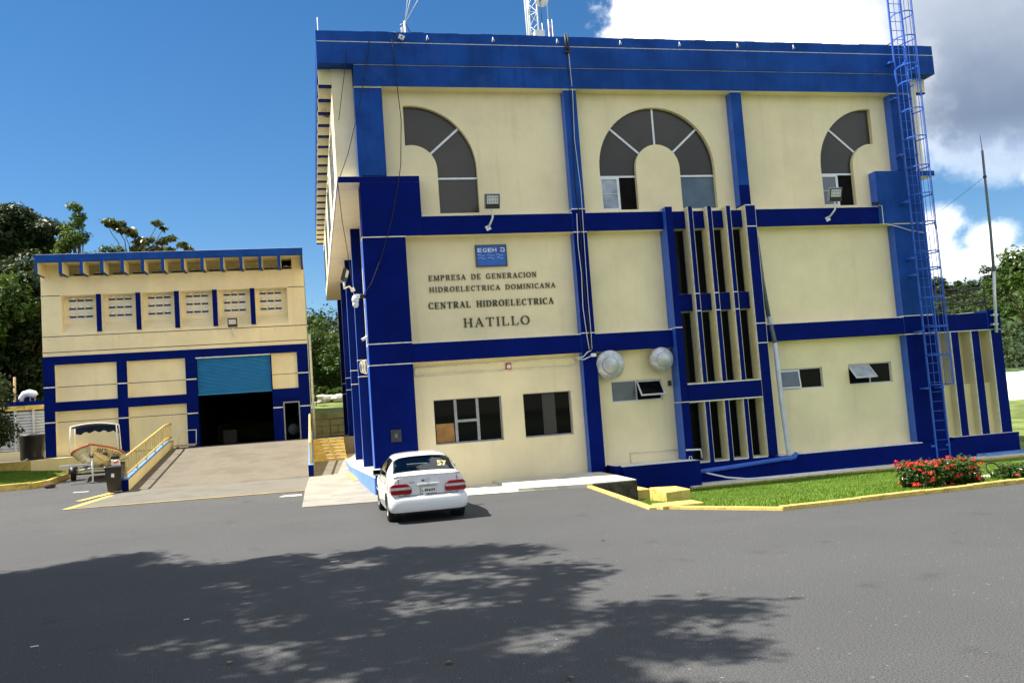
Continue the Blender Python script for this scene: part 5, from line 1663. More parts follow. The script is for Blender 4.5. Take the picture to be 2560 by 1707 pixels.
def dish(x, z, r, label, deep, tilt):
    t = thing('round_dish', label, 'dish', (x, YW, z), 'round metal dishes on the wall')
    ax = Vector(tilt).normalized()
    o_ = Vector((x, 25.95, z))
    n = 32
    MB().lathe([(r * 0.97, -0.10), (r, -0.08), (r, -0.02), (r * 0.99, 0.0), (r * 0.93, deep * .25), (r * 0.62, deep * .55), (r * 0.56, deep * 0.62), (r * 0.53, deep * 0.9), (r * 0.48, deep), (0.0, deep * 1.05)],
               o_, ax, n).build('shell', 'alu_dish', t)
    MB().lathe([(0.0, -0.10), (r * 0.97, -0.10)], o_, ax, n).build('back', 'dark_metal', t)
    bolt = None
    a_ = ax.orthogonal().normalized(); c_ = ax.cross(a_)
    for k in range(4):
        th = k * math.pi / 2 + 0.5
        p = o_ + ax * (deep * .36) + (a_ * math.cos(th) + c_ * math.sin(th)) * r * 0.80
        m_ = MB(); m_.lathe([(0.012, -0.01), (0.012, 0.012), (0.0, 0.014)], p, ax, 6); m_.build('bolt', 'dark_metal', t)
    MB().tube([o_ - ax * 0.08, (x + 0.02, YW, z - 0.02)], 0.06, 8).build('bracket', 'dark_metal', t)
    m_ = MB(); m_.box(x - 0.12, x + 0.12, YW - 0.03, YW, z - r * .75, z - r * .2); m_.build('wall_plate', 'grey_metal', t)
    return t


dish(9.09, 3.37, 0.46, 'larger round metal dish beside the middle pilaster', 0.20, (-0.25, -1, -0.12))
dish(10.83, 3.45, 0.385, 'smaller round metal dish beside the stair tower', 0.22, (-0.10, -1, -0.05))

# drain pipe, blue pipe, hose
t = thing('drain_pipe', 'grey drain pipe that turns white lower down, right of the stair tower', 'pipe', (14.7, 26.1, 0.2))
MB().tube([(14.62, 26.12, 7.30), (14.68, 26.12, 5.9), (14.78, 26.1, 4.60)], 0.075, 12).build('upper_pipe', 'drain_grey', t)
MB().lathe([(0.085, -0.14), (0.095, -0.13), (0.095, 0.12), (0.085, 0.14)], (14.79, 26.05, 4.50), (0.02, 0, 1), 12).build('coupling', 'drain_white', t)
MB().tube([(14.79, 26.05, 4.4), (14.80, 25.9, 3.75)], 0.075, 12).build('middle_pipe', 'drain_grey', t)
MB().tube([(14.80, 25.9, 3.75), (14.81, 25.85, 1.8), (14.82, 25.72, 0.16), (14.80, 25.68, 0.06)], 0.08, 12).build('lower_pipe', 'drain_white', t)
t = thing('blue_pipe', 'bright blue pipe running down along the plinth from the drain', 'pipe', (13.0, 25.66, 0.0))
MB().tube([(15.06, 25.66, 0.16), (14.98, 25.66, 0.04), (14.82, 25.66, 0.0), (14.6, 25.66, 0.02), (14.4, 25.66, 0.0), (12.6, 25.64, -0.10), (11.9, 25.62, -0.13), (11.55, 25.60, -0.15)], 0.07, 10).build('pipe', 'bright_blue', t)
t = thing('garden_hose', 'white hose sagging from the platform and lying along the foot path', 'hose', (13.0, 25.3, -0.5))
MB().tube([(11.5, 25.7, -0.05), (11.9, 25.6, -0.22), (12.43, 25.4, -0.38), (13.04, 25.2, -0.47), (13.9, 25.1, -0.48), (15.0, 25.15, -0.48), (17, 25.3, -0.48)], 0.026, 6).build('hose', 'white_metal', t)
t = thing('thin_pipe', 'thin water pipe on the wall above the blue platform', 'pipe', (10.5, YW, 0.5))
MB().tube([(9.66, YW - 0.02, 0.26), (9.66, YW - 0.02, 0.56), (11.30, YW - 0.02, 0.55)], 0.014, 6).build('pipe', 'cream_edge', t)
MB().tube([(11.28, 25.70, 0.55), (11.78, 25.72, 0.53), (11.80, 25.72, 0.26)], 0.03, 6).build('elbow_pipe', 'white_metal', t)
for k in range(2):
    MB().tube([(10.75 + k * .55, 25.6, 0.25), (10.78 + k * .55, 25.6, 0.35), (10.84 + k * .55, 25.6, 0.35), (10.87 + k * .55, 25.6, 0.25)], 0.012, 5).build('pipe_clip', 'white_metal', t)

# cables
def cable(pts, r, name, label, m='black_rubber'):
    t = thing(name, label, 'cable', pts[0])
    MB().tube(pts, r, 5).build('cable', m, t)
    return t


yc = YF - 0.03
cable([(8.47, 25.88, 14.02), (8.46, 25.9, 13.4), (8.50, yc, 12.2), (8.47, yc, 10.5), (8.42, yc, 9.0), (8.50, yc, 8.0), (8.44, yc, 6.5), (8.47, yc, 5.0), (8.52, yc, 4.3), (8.50, yc, 3.85)], 0.014, 'wall_cable', 'black cable running down the middle pilaster from the roof')
cable([(8.52, 25.88, 14.02), (8.53, 25.9, 13.4), (8.58, yc, 12.1), (8.52, yc, 10.6), (8.60, yc, 8.9), (8.57, yc, 7.0), (8.55, yc, 5.5), (8.56, yc, 4.4), (8.55, yc, 3.9)], 0.010, 'wall_cable', 'pale cable beside the black one on the middle pilaster', 'white_metal')
cable([(8.40, yc, 8.2), (8.36, yc, 7.2), (8.40, yc, 6.3), (8.36, yc, 5.2), (8.42, yc, 4.3), (8.46, yc, 3.9)], 0.012, 'wall_cable', 'thin pale cable on the lower half of the middle pilaster', 'white_metal')
t = thing('cable_bundle', 'loops of white cable at the foot of the middle pilaster cables', 'cable', (8.3, 25.9, 3.7))
MB().tube([(8.52, yc, 3.86), (8.35, 25.85, 3.80), (8.2, 25.85, 3.66), (8.02, YW - .04, 3.68)], 0.016, 6).build('loop', 'white_metal', t)
MB().tube([(8.56, yc, 3.72), (8.42, 25.85, 3.66), (8.22, 25.84, 3.58), (8.05, YW - .04, 3.66)], 0.016, 6).build('loop', 'white_metal', t)
MB().box(8.50, 8.66, yc - 0.04, yc + 0.03, 3.66, 3.76).build('junction_box', 'white_metal', t)
t = thing('mast_stub', 'short dark pipe bracket standing up from the parapet over the middle pilaster', 'pipe', (8.46, 25.88, 13.4))
MB().tube([(8.45, 25.88, 13.38), (8.45, 25.88, 14.03)], 0.03, 6).build('pipe', 'dark_metal', t)
MB().tube([(8.53, 25.88, 13.38), (8.53, 25.88, 14.03)], 0.025, 6).build('pipe', 'dark_metal', t)
MB().box(8.38, 8.60, 25.86, 25.90, 13.40, 13.45).build('clamp', 'dark_metal', t)
cable([(2.9, 26.0, 13.97), (2.92, 25.86, 13.6), (2.98, 25.88, 12.3), (3.05, 25.95, 11.2), (2.95, 25.94, 9.8), (2.85, 25.9, 9.3), (2.6, 25.9, 8.2), (2.2, 25.9, 7.0), (1.85, 25.9, 6.2), (1.62, 25.92, 5.9)], 0.013, 'hanging_cable', 'black cable sagging down the facade to the dome camera')
cable([(2.25, 26.0, 13.97), (2.2, 25.86, 13.4), (2.0, 25.86, 12.4), (1.7, 25.9, 11.2), (1.4, 26.2, 10.2), (1.12, 26.28, 9.5)], 0.011, 'hanging_cable', 'black cable from the parapet to the top of the left blue band')
cable([(1.55, 26.0, 13.97), (1.5, 25.88, 13.0), (1.35, 26.1, 12.2), (1.2, 26.3, 11.3)], 0.010, 'hanging_cable', 'short black cable over the left end of the fascia')
cable([(1.06, 26.2, 9.3), (1.2, 28.0, 8.6), (1.45, 30.5, 7.9), (1.6, 31.8, 7.0)], 0.012, 'hanging_cable', 'black cable slung under the left overhang')
t = thing('cable_coil', 'coil of grey cable hanging on the left columns near the corner', 'cable', (1.5, 30.9, 3.9))
for k in range(4):
    MB().tube([(1.60 + 0.05 * k + 0.05 * math.cos(a), 29.2 + 0.1 * math.cos(a), 3.95 + (.18 + .02 * k) * math.sin(a)) for a in np.linspace(0, 2 * math.pi, 15)], 0.009, 5, cap=False).build('loop', 'white_metal', t)
# parapet hooks
hk = thing('parapet_hook', 'rusty white hook on the parapet face', 'hook', (4.01, 25.92, 13.76), 'hooks along the parapet')
del hk['label']; hk['label'] = 'small white hook on the blue parapet face'
MB().tube([(4.01, 25.93, 13.86), (4.01, 25.88, 13.82), (3.99, 25.87, 13.75), (3.97, 25.87, 13.68)], 0.014, 6).build('hook', 'white_metal', hk)
MB().tube([(4.01, 25.88, 13.80), (4.04, 25.87, 13.74), (4.03, 25.87, 13.70)], 0.012, 6).build('barb', 'white_metal', hk)
for x, lb in ((6.08, 'second'), (8.17, 'third'), (10.30, 'fourth'), (12.37, 'fifth'), (14.46, 'sixth'), (16.54, 'seventh')):
    copy_thing(hk, (x, 25.92, 13.76), 'small white hook on the blue parapet face, %s from the left' % lb)
hk['label'] = 'small white hook on the blue parapet face, first from the left'

# ================================================================== caged ladder
t = thing('caged_ladder', 'tall blue ladder with safety cage on the right end of the facade', 'ladder', (20.53, 25.7, -0.4))
YL = 25.72
for x in (20.28, 20.78):
    MB().box(x - 0.022, x + 0.022, YL - 0.03, YL + 0.03, -0.45, 17.2).build('rail', 'bright_blue', t)
rung = MB().tube([(20.30, YL, -0.17), (20.76, YL, -0.17)], 0.011, 6).build('rung', 'bright_blue', t)
for k in range(1, 53):
    copy_part(rung, t, (0, 0, 0.3235 * k))
def hoop_pts(z):
    pts = []
    for i in range(15):
        a = math.pi * (1 + i / 14)
        pts.append((20.53 + 0.345 * math.cos(a), YL - 0.30 + 0.40 * math.sin(a), z))
    return [(20.28, YL, z)] + pts + [(20.78, YL, z)]
def hoop(z):
    P_ = hoop_pts(z)
    m_ = MB()
    vs, fs = [], []
    for p in P_:
        vs += [(p[0], p[1], p[2] - 0.022), (p[0], p[1], p[2] + 0.022)]
    for i in range(len(P_) - 1):
        fs.append((2 * i, 2 * i + 2, 2 * i + 3, 2 * i + 1))
    m_.add(vs, fs)
    o = m_.build('cage_hoop', 'bright_blue', t, recalc=False)
    sol = o.modifiers.new('flat', 'SOLIDIFY'); sol.thickness = 0.01
    return o
for z in (2.01, 3.0, 3.95, 4.93, 5.92, 6.48, 7.48, 8.46, 9.42, 10.43, 11.40, 12.37, 12.96, 13.94, 14.79, 15.75, 16.7):
    hoop(z)
ref = hoop_pts(0)
for i in (2, 4, 6, 8, 10, 12, 14):
    p = ref[i]
    MB().box(p[0] - 0.007, p[0] + 0.007, p[1] - 0.007, p[1] + 0.007, 2.0, 16.9).build('cage_bar', 'bright_blue', t)
for z in (-0.03, 1.91, 3.84, 5.78, 6.36, 8.31, 9.96, 11.97, 13.25):
    for x in (20.14, 20.72):
        MB().box(x - 0.04, x + 0.12, YL - 0.01, YF + 0.0, z - 0.03, z + 0.03).build('bracket', 'bright_blue', t)
for x in (20.28, 20.78):
    MB().tube([(x, YL, 13.96), (x, 25.95, 13.97), (x - 0.02, 26.1, 13.96)], 0.02, 6).build('roof_stay', 'dark_metal', t)
t = thing('flag_rag', 'scrap of dark cloth caught on the ladder cage', 'rag', (21.0, 25.4, 7.4))
MB().add([(20.88, 25.42, 7.52), (20.96, 25.41, 7.50), (21.04, 25.43, 7.28), (20.98, 25.44, 7.26)], [(0, 1, 2, 3)]).build('cloth', 'drain_grey', t)

# antenna pole, annex roof railing
t = thing('antenna_pole', 'thin grey antenna pole clamped to the right annex wall', 'antenna', (23.4, 25.9, 3.7))
MB().tube([(23.30, 25.86, 3.66), (23.42, 25.88, 5.0), (23.52, 25.9, 5.8)], 0.055, 10).build('lower_pole', 'aluminium', t)
MB().tube([(23.52, 25.9, 5.8), (23.58, 25.9, 7.3), (23.6, 25.9, 9.2), (23.62, 25.9, 10.15)], [0.05, 0.045, 0.042, 0.04], 8).build('upper_pole', 'drain_grey', t)
MB().tube([(23.62, 25.9, 10.15), (23.60, 25.9, 10.72)], [0.016, 0.008], 6).build('whip', 'dark_metal', t)
for z, x in ((4.28, 23.35), (3.95, 23.32)):
    MB().box(x - 0.13, x + 0.10, 25.85, 25.99, z - 0.03, z + 0.03).build('clamp', 'aluminium', t)
MB().lathe([(0.05, -0.05), (0.065, 0), (0.05, 0.05)], (23.6, 25.9, 9.2), (0, 0, 1), 8).build('collar', 'dark_metal', t)
MB().tube([(23.6, 25.9, 9.2), (22.6, 28, 8.0), (21.6, 30, 7.2)], 0.006, 4).build('guy_wire', 'dark_metal', t)
t = thing('roof_railing', 'dark blue pipe railing on the flat roof of the right annex', 'railing', (22.5, 28, 4.4))
m_ = [(20.9, 27.2), (24.6, 27.2), (24.6, 34.0), (24.6, 42.0), (20.9, 42.0)]
MB().tube([(21.2, 28.0, 5.45), (24.9, 28.0, 5.50)], 0.03, 6).build('rail', 'dark_metal', t)
MB().tube([(21.2, 34.0, 5.15), (25.6, 30.0, 5.40)], 0.03, 6).build('rail', 'dark_metal', t)
MB().tube([(24.9, 28.0, 5.50), (24.9, 40.0, 5.50)], 0.03, 6).build('rail', 'dark_metal', t)
MB().tube([(24.9, 28.0, 4.95), (24.9, 40.0, 4.95)], 0.025, 6).build('rail', 'dark_metal', t)
MB().tube([(21.2, 28.0, 4.92), (24.9, 28.0, 4.98)], 0.025, 6).build('rail', 'dark_metal', t)
for x in (21.3, 23.05, 24.9):
    MB().tube([(x, 28.0, 4.3), (x, 28.0, 5.48)], 0.032, 6).build('post', 'dark_metal', t)
for y in (32.0, 36.0, 40.0):
    MB().tube([(24.9, y, 4.3), (24.9, y, 5.50)], 0.03, 6).build('post', 'dark_metal', t)
t['label'] = 'dark pipe railing on the flat roof of the right annex'

# ================================================================== masts on the roof
def lattice(name, label, x, y, z0, z1, w, cat, mred=None, r=0.03, step=0.42):
    t = thing(name, label, cat, (x, y, z0))
    C_ = [(x - w / 2, y - w * .3), (x + w / 2, y - w * .3), (x - w * .1, y + w * .6)]
    for px, py in C_:
        MB().tube([(px, py, z0), (px, py, z1)], r, 6).build('leg', 'lattice_white', t)
    z = z0 + 0.1; k = 0
    while z + step < z1:
        for i in range(3):
            a, b_ = C_[i], C_[(i + 1) % 3]
            if k % 2:
                a, b_ = b_, a
            MB().tube([(a[0], a[1], z), (b_[0], b_[1], z + step)], r * .45, 4, cap=False).build('brace', 'red_paint' if mred and z < mred else 'lattice_white', t)
            if k % 2 == 0:
                MB().tube([(a[0], a[1], z), (b_[0], b_[1], z)], r * .45, 4, cap=False).build('strut', 'red_paint' if mred and z < mred else 'lattice_white', t)
        z += step; k += 1
    return t


t = lattice('lattice_mast', 'white lattice mast with a round dish on the powerhouse roof', 8.58, 30.0, 13.2, 19.5, 0.36, 'mast', 15.3)
MB().tube([(8.32, 29.8, 13.3), (8.28, 29.8, 19.5)], 0.035, 6).build('side_pole', 'lattice_white', t)
t = thing('microwave_dish', 'round white dish on the lattice mast above the roof edge', 'dish', (8.80, 29.7, 16.97), None)
MB().lathe([(0.0, -0.06), (0.19, -0.05), (0.25, -0.01), (0.265, 0.03), (0.255, 0.13), (0.20, 0.18), (0.10, 0.20), (0.0, 0.205)], (8.84, 29.62, 16.97), (0.25, -1, -0.05), 24).build('dish', 'lattice_white', t)
MB().box(8.72, 8.80, 29.36, 29.6, 16.84, 17.02).build('feed_box', 'grey_metal', t)
MB().tube([(8.74, 29.4, 16.9), (8.78, 29.45, 16.2), (8.86, 29.5, 15.4), (8.95, 29.6, 14.6)], 0.014, 5).build('feed_cable', 'black_rubber', t)
t = thing('roof_cabinet', 'pale equipment box at the foot of the lattice mast', 'box', (8.62, 29.5, 15.3))
MB().box(8.42, 8.78, 29.2, 29.5, 15.20, 15.66).build('cabinet', 'white_metal', t)
MB().box(8.44, 8.76, 29.25, 29.45, 13.2, 15.20).build('stand', 'grey_metal', t)
lattice('far_mast', 'slim reddish lattice mast far behind the roof edge', 14.78, 48.0, 13.2, 24.95, 0.24, 'mast', 26, 0.02, 0.5)
t = thing('whip_antenna', 'thin white whip antenna on top of the slim reddish mast', 'antenna', (14.70, 48.0, 24.9))
MB().tube([(14.70, 48, 24.9), (14.70, 48, 28)], 0.02, 5).build('rod', 'lattice_white', t)
for nm, lb, x, y, z0, z1, r in (('lightning_rod', 'short white rod right of the lattice mast', 13.13, 44.0, 13.2, 22.87, .035), ('lightning_rod', 'thin white rod at the left corner of the roof', 0.75, 27.0, 13.5, 14.84, .012),
                                ('lightning_rod', 'hair-thin dark rod in front of the white cloud', 22.8, 40.0, 13.2, 20.85, .012)):
    t = thing(nm, lb, 'rod', (x, y, z0))
    MB().tube([(x, y, z0), (x, y, z1)], r, 5).build('rod', 'dark_metal' if 'dark' in lb else 'lattice_white', t)
t = thing('antenna_stub', 'small white tripod with guy wires on the roof near the left corner', 'tripod', (3.8, 30, 13.2))
for dx, dy in ((-0.12, 0), (0.12, 0), (0, 0.2)):
    MB().tube([(3.78 + dx, 30 + dy, 13.2), (3.86, 30, 16.2)], 0.03, 6).build('leg', 'lattice_white', t)
for k in range(6):
    z = 15.3 + k * 0.15
    MB().tube([(3.70, 30, z), (3.92, 30.05, z + 0.12)], 0.02, 5).build('brace', 'grey_metal' if k % 2 else 'lattice_white', t)
MB().box(3.72, 3.82, 29.9, 30.0, 15.55, 15.95).build('isolator', 'white_metal', t)
for p1 in ((4.30, 30.2, 18.6), (4.62, 30.4, 18.8), (5.55, 30.4, 19.0)):
    MB().tube([(3.88, 30, 16.15), p1], 0.016, 5).build('guy_wire', 'lattice_white', t)
MB().tube([(3.84, 30, 16.1), (3.5, 30.2, 15.3), (3.4, 30.3, 14.6)], 0.012, 5).build('cable', 'bright_blue', t)
MB().tube([(3.90, 30, 16.1), (4.0, 30, 15.9), (4.25, 30.1, 15.4)], 0.018, 5).build('cable', 'dark_metal', t)
# roof membrane so the mast feet stand on something
MB().box(0.9, 21.8, 26.26, 51.4, 13.61, 13.66).build('roof_deck', 'concrete', A)

# ================================================================== the white saloon car
CX, CY = 2.25, 18.38
car = thing('parked_car', 'white four door saloon parked nose to the building with 57 on its rear window', 'car', (CX, CY + 2.1, 0))


def section(y, w, zb, mode, zt, g7=None):
    """half profile from under the sill to the centre line of the top"""
    if mode == 'deck':
        return [(0, zb), (.86 * w, zb), (w * .975, zb + .10), (w, .50), (w * .985, .74), (w * .955, zt - .115), (w * .90, zt - .05), (w * .78, zt - .012), (w * .42, zt), (0, zt + .006)]
    return [(0, zb), (.86 * w, zb), (w * .975, zb + .10), (w, .50), (w * .985, .74), (w * .945, .885), (g7[0], g7[1]), (g7[2], g7[3]), (g7[2] * .55, zt - .008), (0, zt)]


ST = [
    (0.10, section(0, .745, .30, 'deck', .945)),
    (0.16, section(0, .785, .24, 'deck', .965)),
    (0.34, section(0, .815, .20, 'deck', .975)),
    (0.60, section(0, .830, .19, 'deck', .985)),
    (0.86, section(0, .838, .19, 'cab', 1.165, (.735, 1.00, .600, 1.115))),
    (1.16, section(0, .842, .19, 'cab', 1.340, (.745, 1.07, .560, 1.285))),
    (1.55, section(0, .845, .19, 'cab', 1.398, (.750, 1.09, .575, 1.335))),
    (2.05, section(0, .845, .19, 'cab', 1.408, (.750, 1.09, .580, 1.345))),
    (2.50, section(0, .845, .19, 'cab', 1.375, (.748, 1.08, .570, 1.310))),
    (2.85, section(0, .842, .19, 'cab', 1.215, (.742, 1.01, .600, 1.160))),
    (3.20, section(0, .838, .19, 'deck', .985)),
    (3.60, section(0, .830, .19, 'deck', .930)),
    (3.95, section(0, .810, .20, 'deck', .850)),
    (4.20, section(0, .770, .24, 'deck', .740)),
    (4.30, section(0, .700, .30, 'deck', .640)),
]
YS = np.array([s_[0] for s_ in ST]); PR = np.array([s_[1] for s_ in ST])      # stations x 10 x 2


def catm(P0, P1, P2, P3, t_):
    return 0.5 * ((2 * P1) + (-P0 + P2) * t_ + (2 * P0 - 5 * P1 + 4 * P2 - P3) * t_ ** 2 + (-P0 + 3 * P1 - 3 * P2 + P3) * t_ ** 3)


def prof_at(y):
    i = int(np.clip(np.searchsorted(YS, y) - 1, 0, len(YS) - 2))
    t_ = float(np.clip((y - YS[i]) / (YS[i + 1] - YS[i]), 0, 1))
    a, b_, c, d = PR[max(i - 1, 0)], PR[i], PR[i + 1], PR[min(i + 2, len(YS) - 1)]
    s_ = catm(a, b_, c, d, t_)
    return 0.55 * s_ + 0.45 * (b_ * (1 - t_) + c * t_)


def surf(y, v):
    p = prof_at(y)
    i = int(np.clip(math.floor(v), 0, 8)); t_ = v - i
    e = np.array([-p[8][0], p[8][1]])
    get = lambda k: p[k] if 0 <= k <= 9 else (e if k > 9 else np.array([-p[1][0], p[1][1]]))
    return catm(get(i - 1), get(i), get(i + 1), get(i + 2), t_)


def S3(y, v, side=1, off=0.0):
    p = surf(y, v)
    if off:
        e = 1e-3
        q1 = surf(y, min(v + .02, 9)) - surf(y, max(v - .02, 0)); dv = np.array([q1[0], 0, q1[1]])
        q2 = surf(min(y + .01, 4.3), v) - surf(max(y - .01, .1), v); dy = np.array([q2[0], .02, q2[1]])
        n_ = np.cross(dy, dv); n_ /= np.linalg.norm(n_) + 1e-9
        if n_[0] * p[0] + n_[2] * (p[1] - .7) < 0:
            n_ = -n_
        P3 = np.array([p[0], y, p[1]]) + n_ * off
    else:
        P3 = np.array([p[0], y, p[1]])
    return (CX + side * P3[0], CY + P3[1], P3[2])


def patch(y0, y1, v0, v1, side, off, ny=8, nv=6, warp=None):
    m_ = MB()
    vs = []
    for j in range(ny + 1):
        for i in range(nv + 1):
            a, c = j / ny, i / nv
            y = y0(c) * (1 - a) + y1(c) * a if callable(y0) else y0 + (y1 - y0) * a
            vs.append(S3(y, v0 + (v1 - v0) * c, side, off))
    m_.add(vs, [(j * (nv + 1) + i, j * (nv + 1) + i + 1, (j + 1) * (nv + 1) + i + 1, (j + 1) * (nv + 1) + i) for j in range(ny) for i in range(nv)], 0, True)
    return m_


body = MB()
yy = list(np.concatenate([np.linspace(.10, .62, 8), np.linspace(.70, 1.13, 8), np.linspace(1.2, 2.5, 11), np.linspace(2.58, 3.08, 7), np.linspace(3.14, 4.3, 12)]))
vv_ = sorted(list(np.linspace(0, 6.7, 36)) + list(np.linspace(6.85, 9, 12)))
nvv = len(vv_)
WHEEL_Y, WR = (0.80, 3.42), 0.325
for side in (1, -1):
    vs = [S3(y, v, side) for y in yy for v in vv_]
    fs = []
    for j in range(len(yy) - 1):
        for i in range(nvv - 1):
            c = np.mean([vs[j * nvv + i], vs[(j + 1) * nvv + i + 1]], 0)
            if any((c[1] - CY - wy) ** 2 + (c[2] - .30) ** 2 < WR ** 2 for wy in WHEEL_Y) and abs(c[0] - CX) > .55 and c[2] < .66:
                continue          # wheel arches stay open
            ym, vm = (yy[j] + yy[j + 1]) / 2, (vv_[i] + vv_[i + 1]) / 2
            if vm > 6.85 and (.70 < ym < 1.13 or 2.58 < ym < 3.08):
                continue          # glazed openings
            fs.append((j * nvv + i, j * nvv + i + 1, (j + 1) * nvv + i + 1, (j + 1) * nvv + i))
    body.add(vs, fs, 0, True)
for y in (.10, 4.30):
    loop = [S3(y, v, 1) for v in vv_] + [S3(y, v, -1) for v in vv_[::-1]]
    c = (CX, CY + y, .62)
    body.add(loop + [c], [(i, (i + 1) % len(loop), len(loop)) for i in range(len(loop))], 0, False)
bo = body.build('body', 'car_white', car)
MB().box(CX - .70, CX + .70, CY + .25, CY + 4.1, .17, .22).build('underbody', 'black_rubber', car)
for wy in WHEEL_Y:
    for s_ in (-1, 1):
        wl = MB().lathe([(WR + .01, -.25), (WR + .01, 0.0)], (CX + s_ * .80, CY + wy, .30), (s_, 0, 0), 24)
        wl.lathe([(0, -.25), (WR + .01, -.25)], (CX + s_ * .80, CY + wy, .30), (s_, 0, 0), 24)
        wl.build('wheel_well', 'black_rubber', car)
first_wheel = None
for wy in WHEEL_Y:
    for s_ in (-1, 1):
        o_ = (CX + s_ * .745, CY + wy, .30)
        wh = MB().lathe([(.19, -.085), (.275, -.088), (.296, -.06), (.298, 0), (.296, .055), (.275, .082), (.19, .08)], o_, (s_, 0, 0), 28).build('wheel', 'black_rubber', car)
        MB().lathe([(.20, .075), (.19, .055), (.13, .05), (.06, .062), (.05, .07), (0, .07)], o_, (s_, 0, 0), 20).build('rim', 'rim_grey', wh)
        MB().lathe([(0, -.08), (.2, -.08)], o_, (s_, 0, 0), 16).build('wheel_back', 'black_rubber', wh)
# cabin seen through the rear window
MB().box(CX - .62, CX + .62, CY + .52, CY + 1.05, .86, .885).build('parcel_shelf', 'car_shelf', car)
MB().box(CX - .60, CX + .60, CY + 1.0, CY + 1.14, .45, .98).build('rear_seat', 'car_seat', car, bevel=.04)
for x in (-.36, .36):
    MB().box(CX + x - .24, CX + x + .24, CY + 1.86, CY + 1.98, .45, 1.02).build('front_seat', 'car_seat', car, bevel=.05)
    MB().box(CX + x - .12, CX + x + .12, CY + 1.88, CY + 1.96, 1.03, 1.19).build('head_rest', 'car_seat', car, bevel=.03)
MB().box(CX - .66, CX + .66, CY + 2.65, CY + 3.05, .55, .90).build('dashboard', 'car_seat', car, bevel=.05)
MB().box(CX - .70, CX + .70, CY + .65, CY + 3.0, .40, .43).build('cabin_floor', 'car_seat', car)
m_ = MB(); m_.obox((CX - .12, CY + .80, .895), (1, .3, 0), (-.3, 1, 0), (0, 0, 1), .17, .10, .006); m_.build('paper', 'plate_white', car)
# glass
for s_ in (1, -1):
    for y0, y1, v0, v1 in ((.675, .715, 6.75, 9), (1.115, 1.15, 6.75, 9), (.70, 1.13, 6.74, 6.95)):
        patch(y0, y1, v0, v1, s_, .004, 5, 8).build('window_seal', 'black_rubber', car)
g = patch(.695, 1.14, 6.85, 9, 1, .006, 10, 8)
g2 = patch(.695, 1.14, 6.85, 9, -1, .006, 10, 8)
g.add(g2.v, g2.f, 0, True)
rw = g.build('rear_window', 'car_glass', car)
ws = patch(2.56, 3.10, 6.8, 9, 1, .005, 10, 8); w2 = patch(2.56, 3.10, 6.8, 9, -1, .005, 10, 8); ws.add(w2.v, w2.f, 0, True)
ws.build('windscreen', 'car_glass', car)
for s_ in (1, -1):
    for a, b_, c_, d_ in ((1.10, 1.92, 1.22, 1.92), (2.0, 2.86, 2.0, 2.58)):
        patch(lambda c: a * (1 - c) + c_ * c, lambda c: b_ * (1 - c) + d_ * c, 5.22, 6.80, s_, .004, 8, 6).build('side_window', 'black_glass', car)
    patch(1.935, 1.985, 5.2, 6.85, s_, .004, 2, 6).build('door_pillar', 'black_rubber', car)
    for y0, y1 in ((1.945, 1.955), (1.02, 1.03), (2.99, 3.0)):
        patch(y0, y1, 2.2, 5.2, s_, .003, 1, 8).build('door_gap', 'black_rubber', car)
    patch(.9, 3.9, 3.05, 3.25, s_, .012, 20, 2).build('side_moulding', 'car_white', car)
    for y0 in (1.12, 2.05):
        patch(y0, y0 + .16, 4.35, 4.55, s_, .02, 3, 2).build('door_handle', 'car_white', car)
    # door mirrors
    mx = CX + s_ * .885
    mm = MB(); mm.obox((mx, CY + 2.62, .965), (1, 0.15 * s_, 0), (-0.15 * s_, 1, 0), (0, 0, 1), .11, .05, .078)
    mo = mm.build('mirror', 'car_white', car, bevel=.03)
    mm = MB(); mm.obox((mx, CY + 2.565, .965), (1, 0.15 * s_, 0), (-0.15 * s_, 1, 0), (0, 0, 1), .078, .006, .050)
    mm.build('mirror_glass', 'black_glass', mo, bevel=.02)
    MB().tube([(CX + s_ * .76, CY + 2.66, .91), (mx, CY + 2.63, .93)], .03, 6).build('mirror_arm', 'black_plastic', mo)
    # fuel flap and side marker
MB().lathe([(0, .004), (.075, .004), (.078, 0)], S3(.62, 4.1, -1, .004), (-1, 0, .05), 16).build('fuel_flap', 'car_white', car)


def rbox(name, m, parent, pts, y0, y1, bevel=.0):
    return MB().prism(pts, y0, y1).build(name, m, parent, bevel=bevel)


# rear bumper wrapping round the corners
bm_ = MB()
outl = []
for th in np.linspace(-math.pi / 2, math.pi / 2, 25):
    k = abs(math.sin(th)) ** 0.32
    outl.append((math.copysign(.832 * k, th), .45 - .47 * abs(math.cos(th)) ** .30))
rowz = [(.235, .93, .05), (.27, .985, .015), (.36, 1.0, 0.0), (.48, 1.0, 0.0), (.525, .985, .02), (.555, .945, .06), (.56, .90, .12)]
vs = [(CX + x * kx, CY + y + dy - (0.0), z) for z, kx, dy in rowz for x, y in outl]
no = len(outl)
bm_.add(vs, [(j * no + i, j * no + i + 1, (j + 1) * no + i + 1, (j + 1) * no + i) for j in range(len(rowz) - 1) for i in range(no - 1)], 0, True)
bm_.build('rear_bumper', 'car_white', car, recalc=False)
ys0 = CY + .085
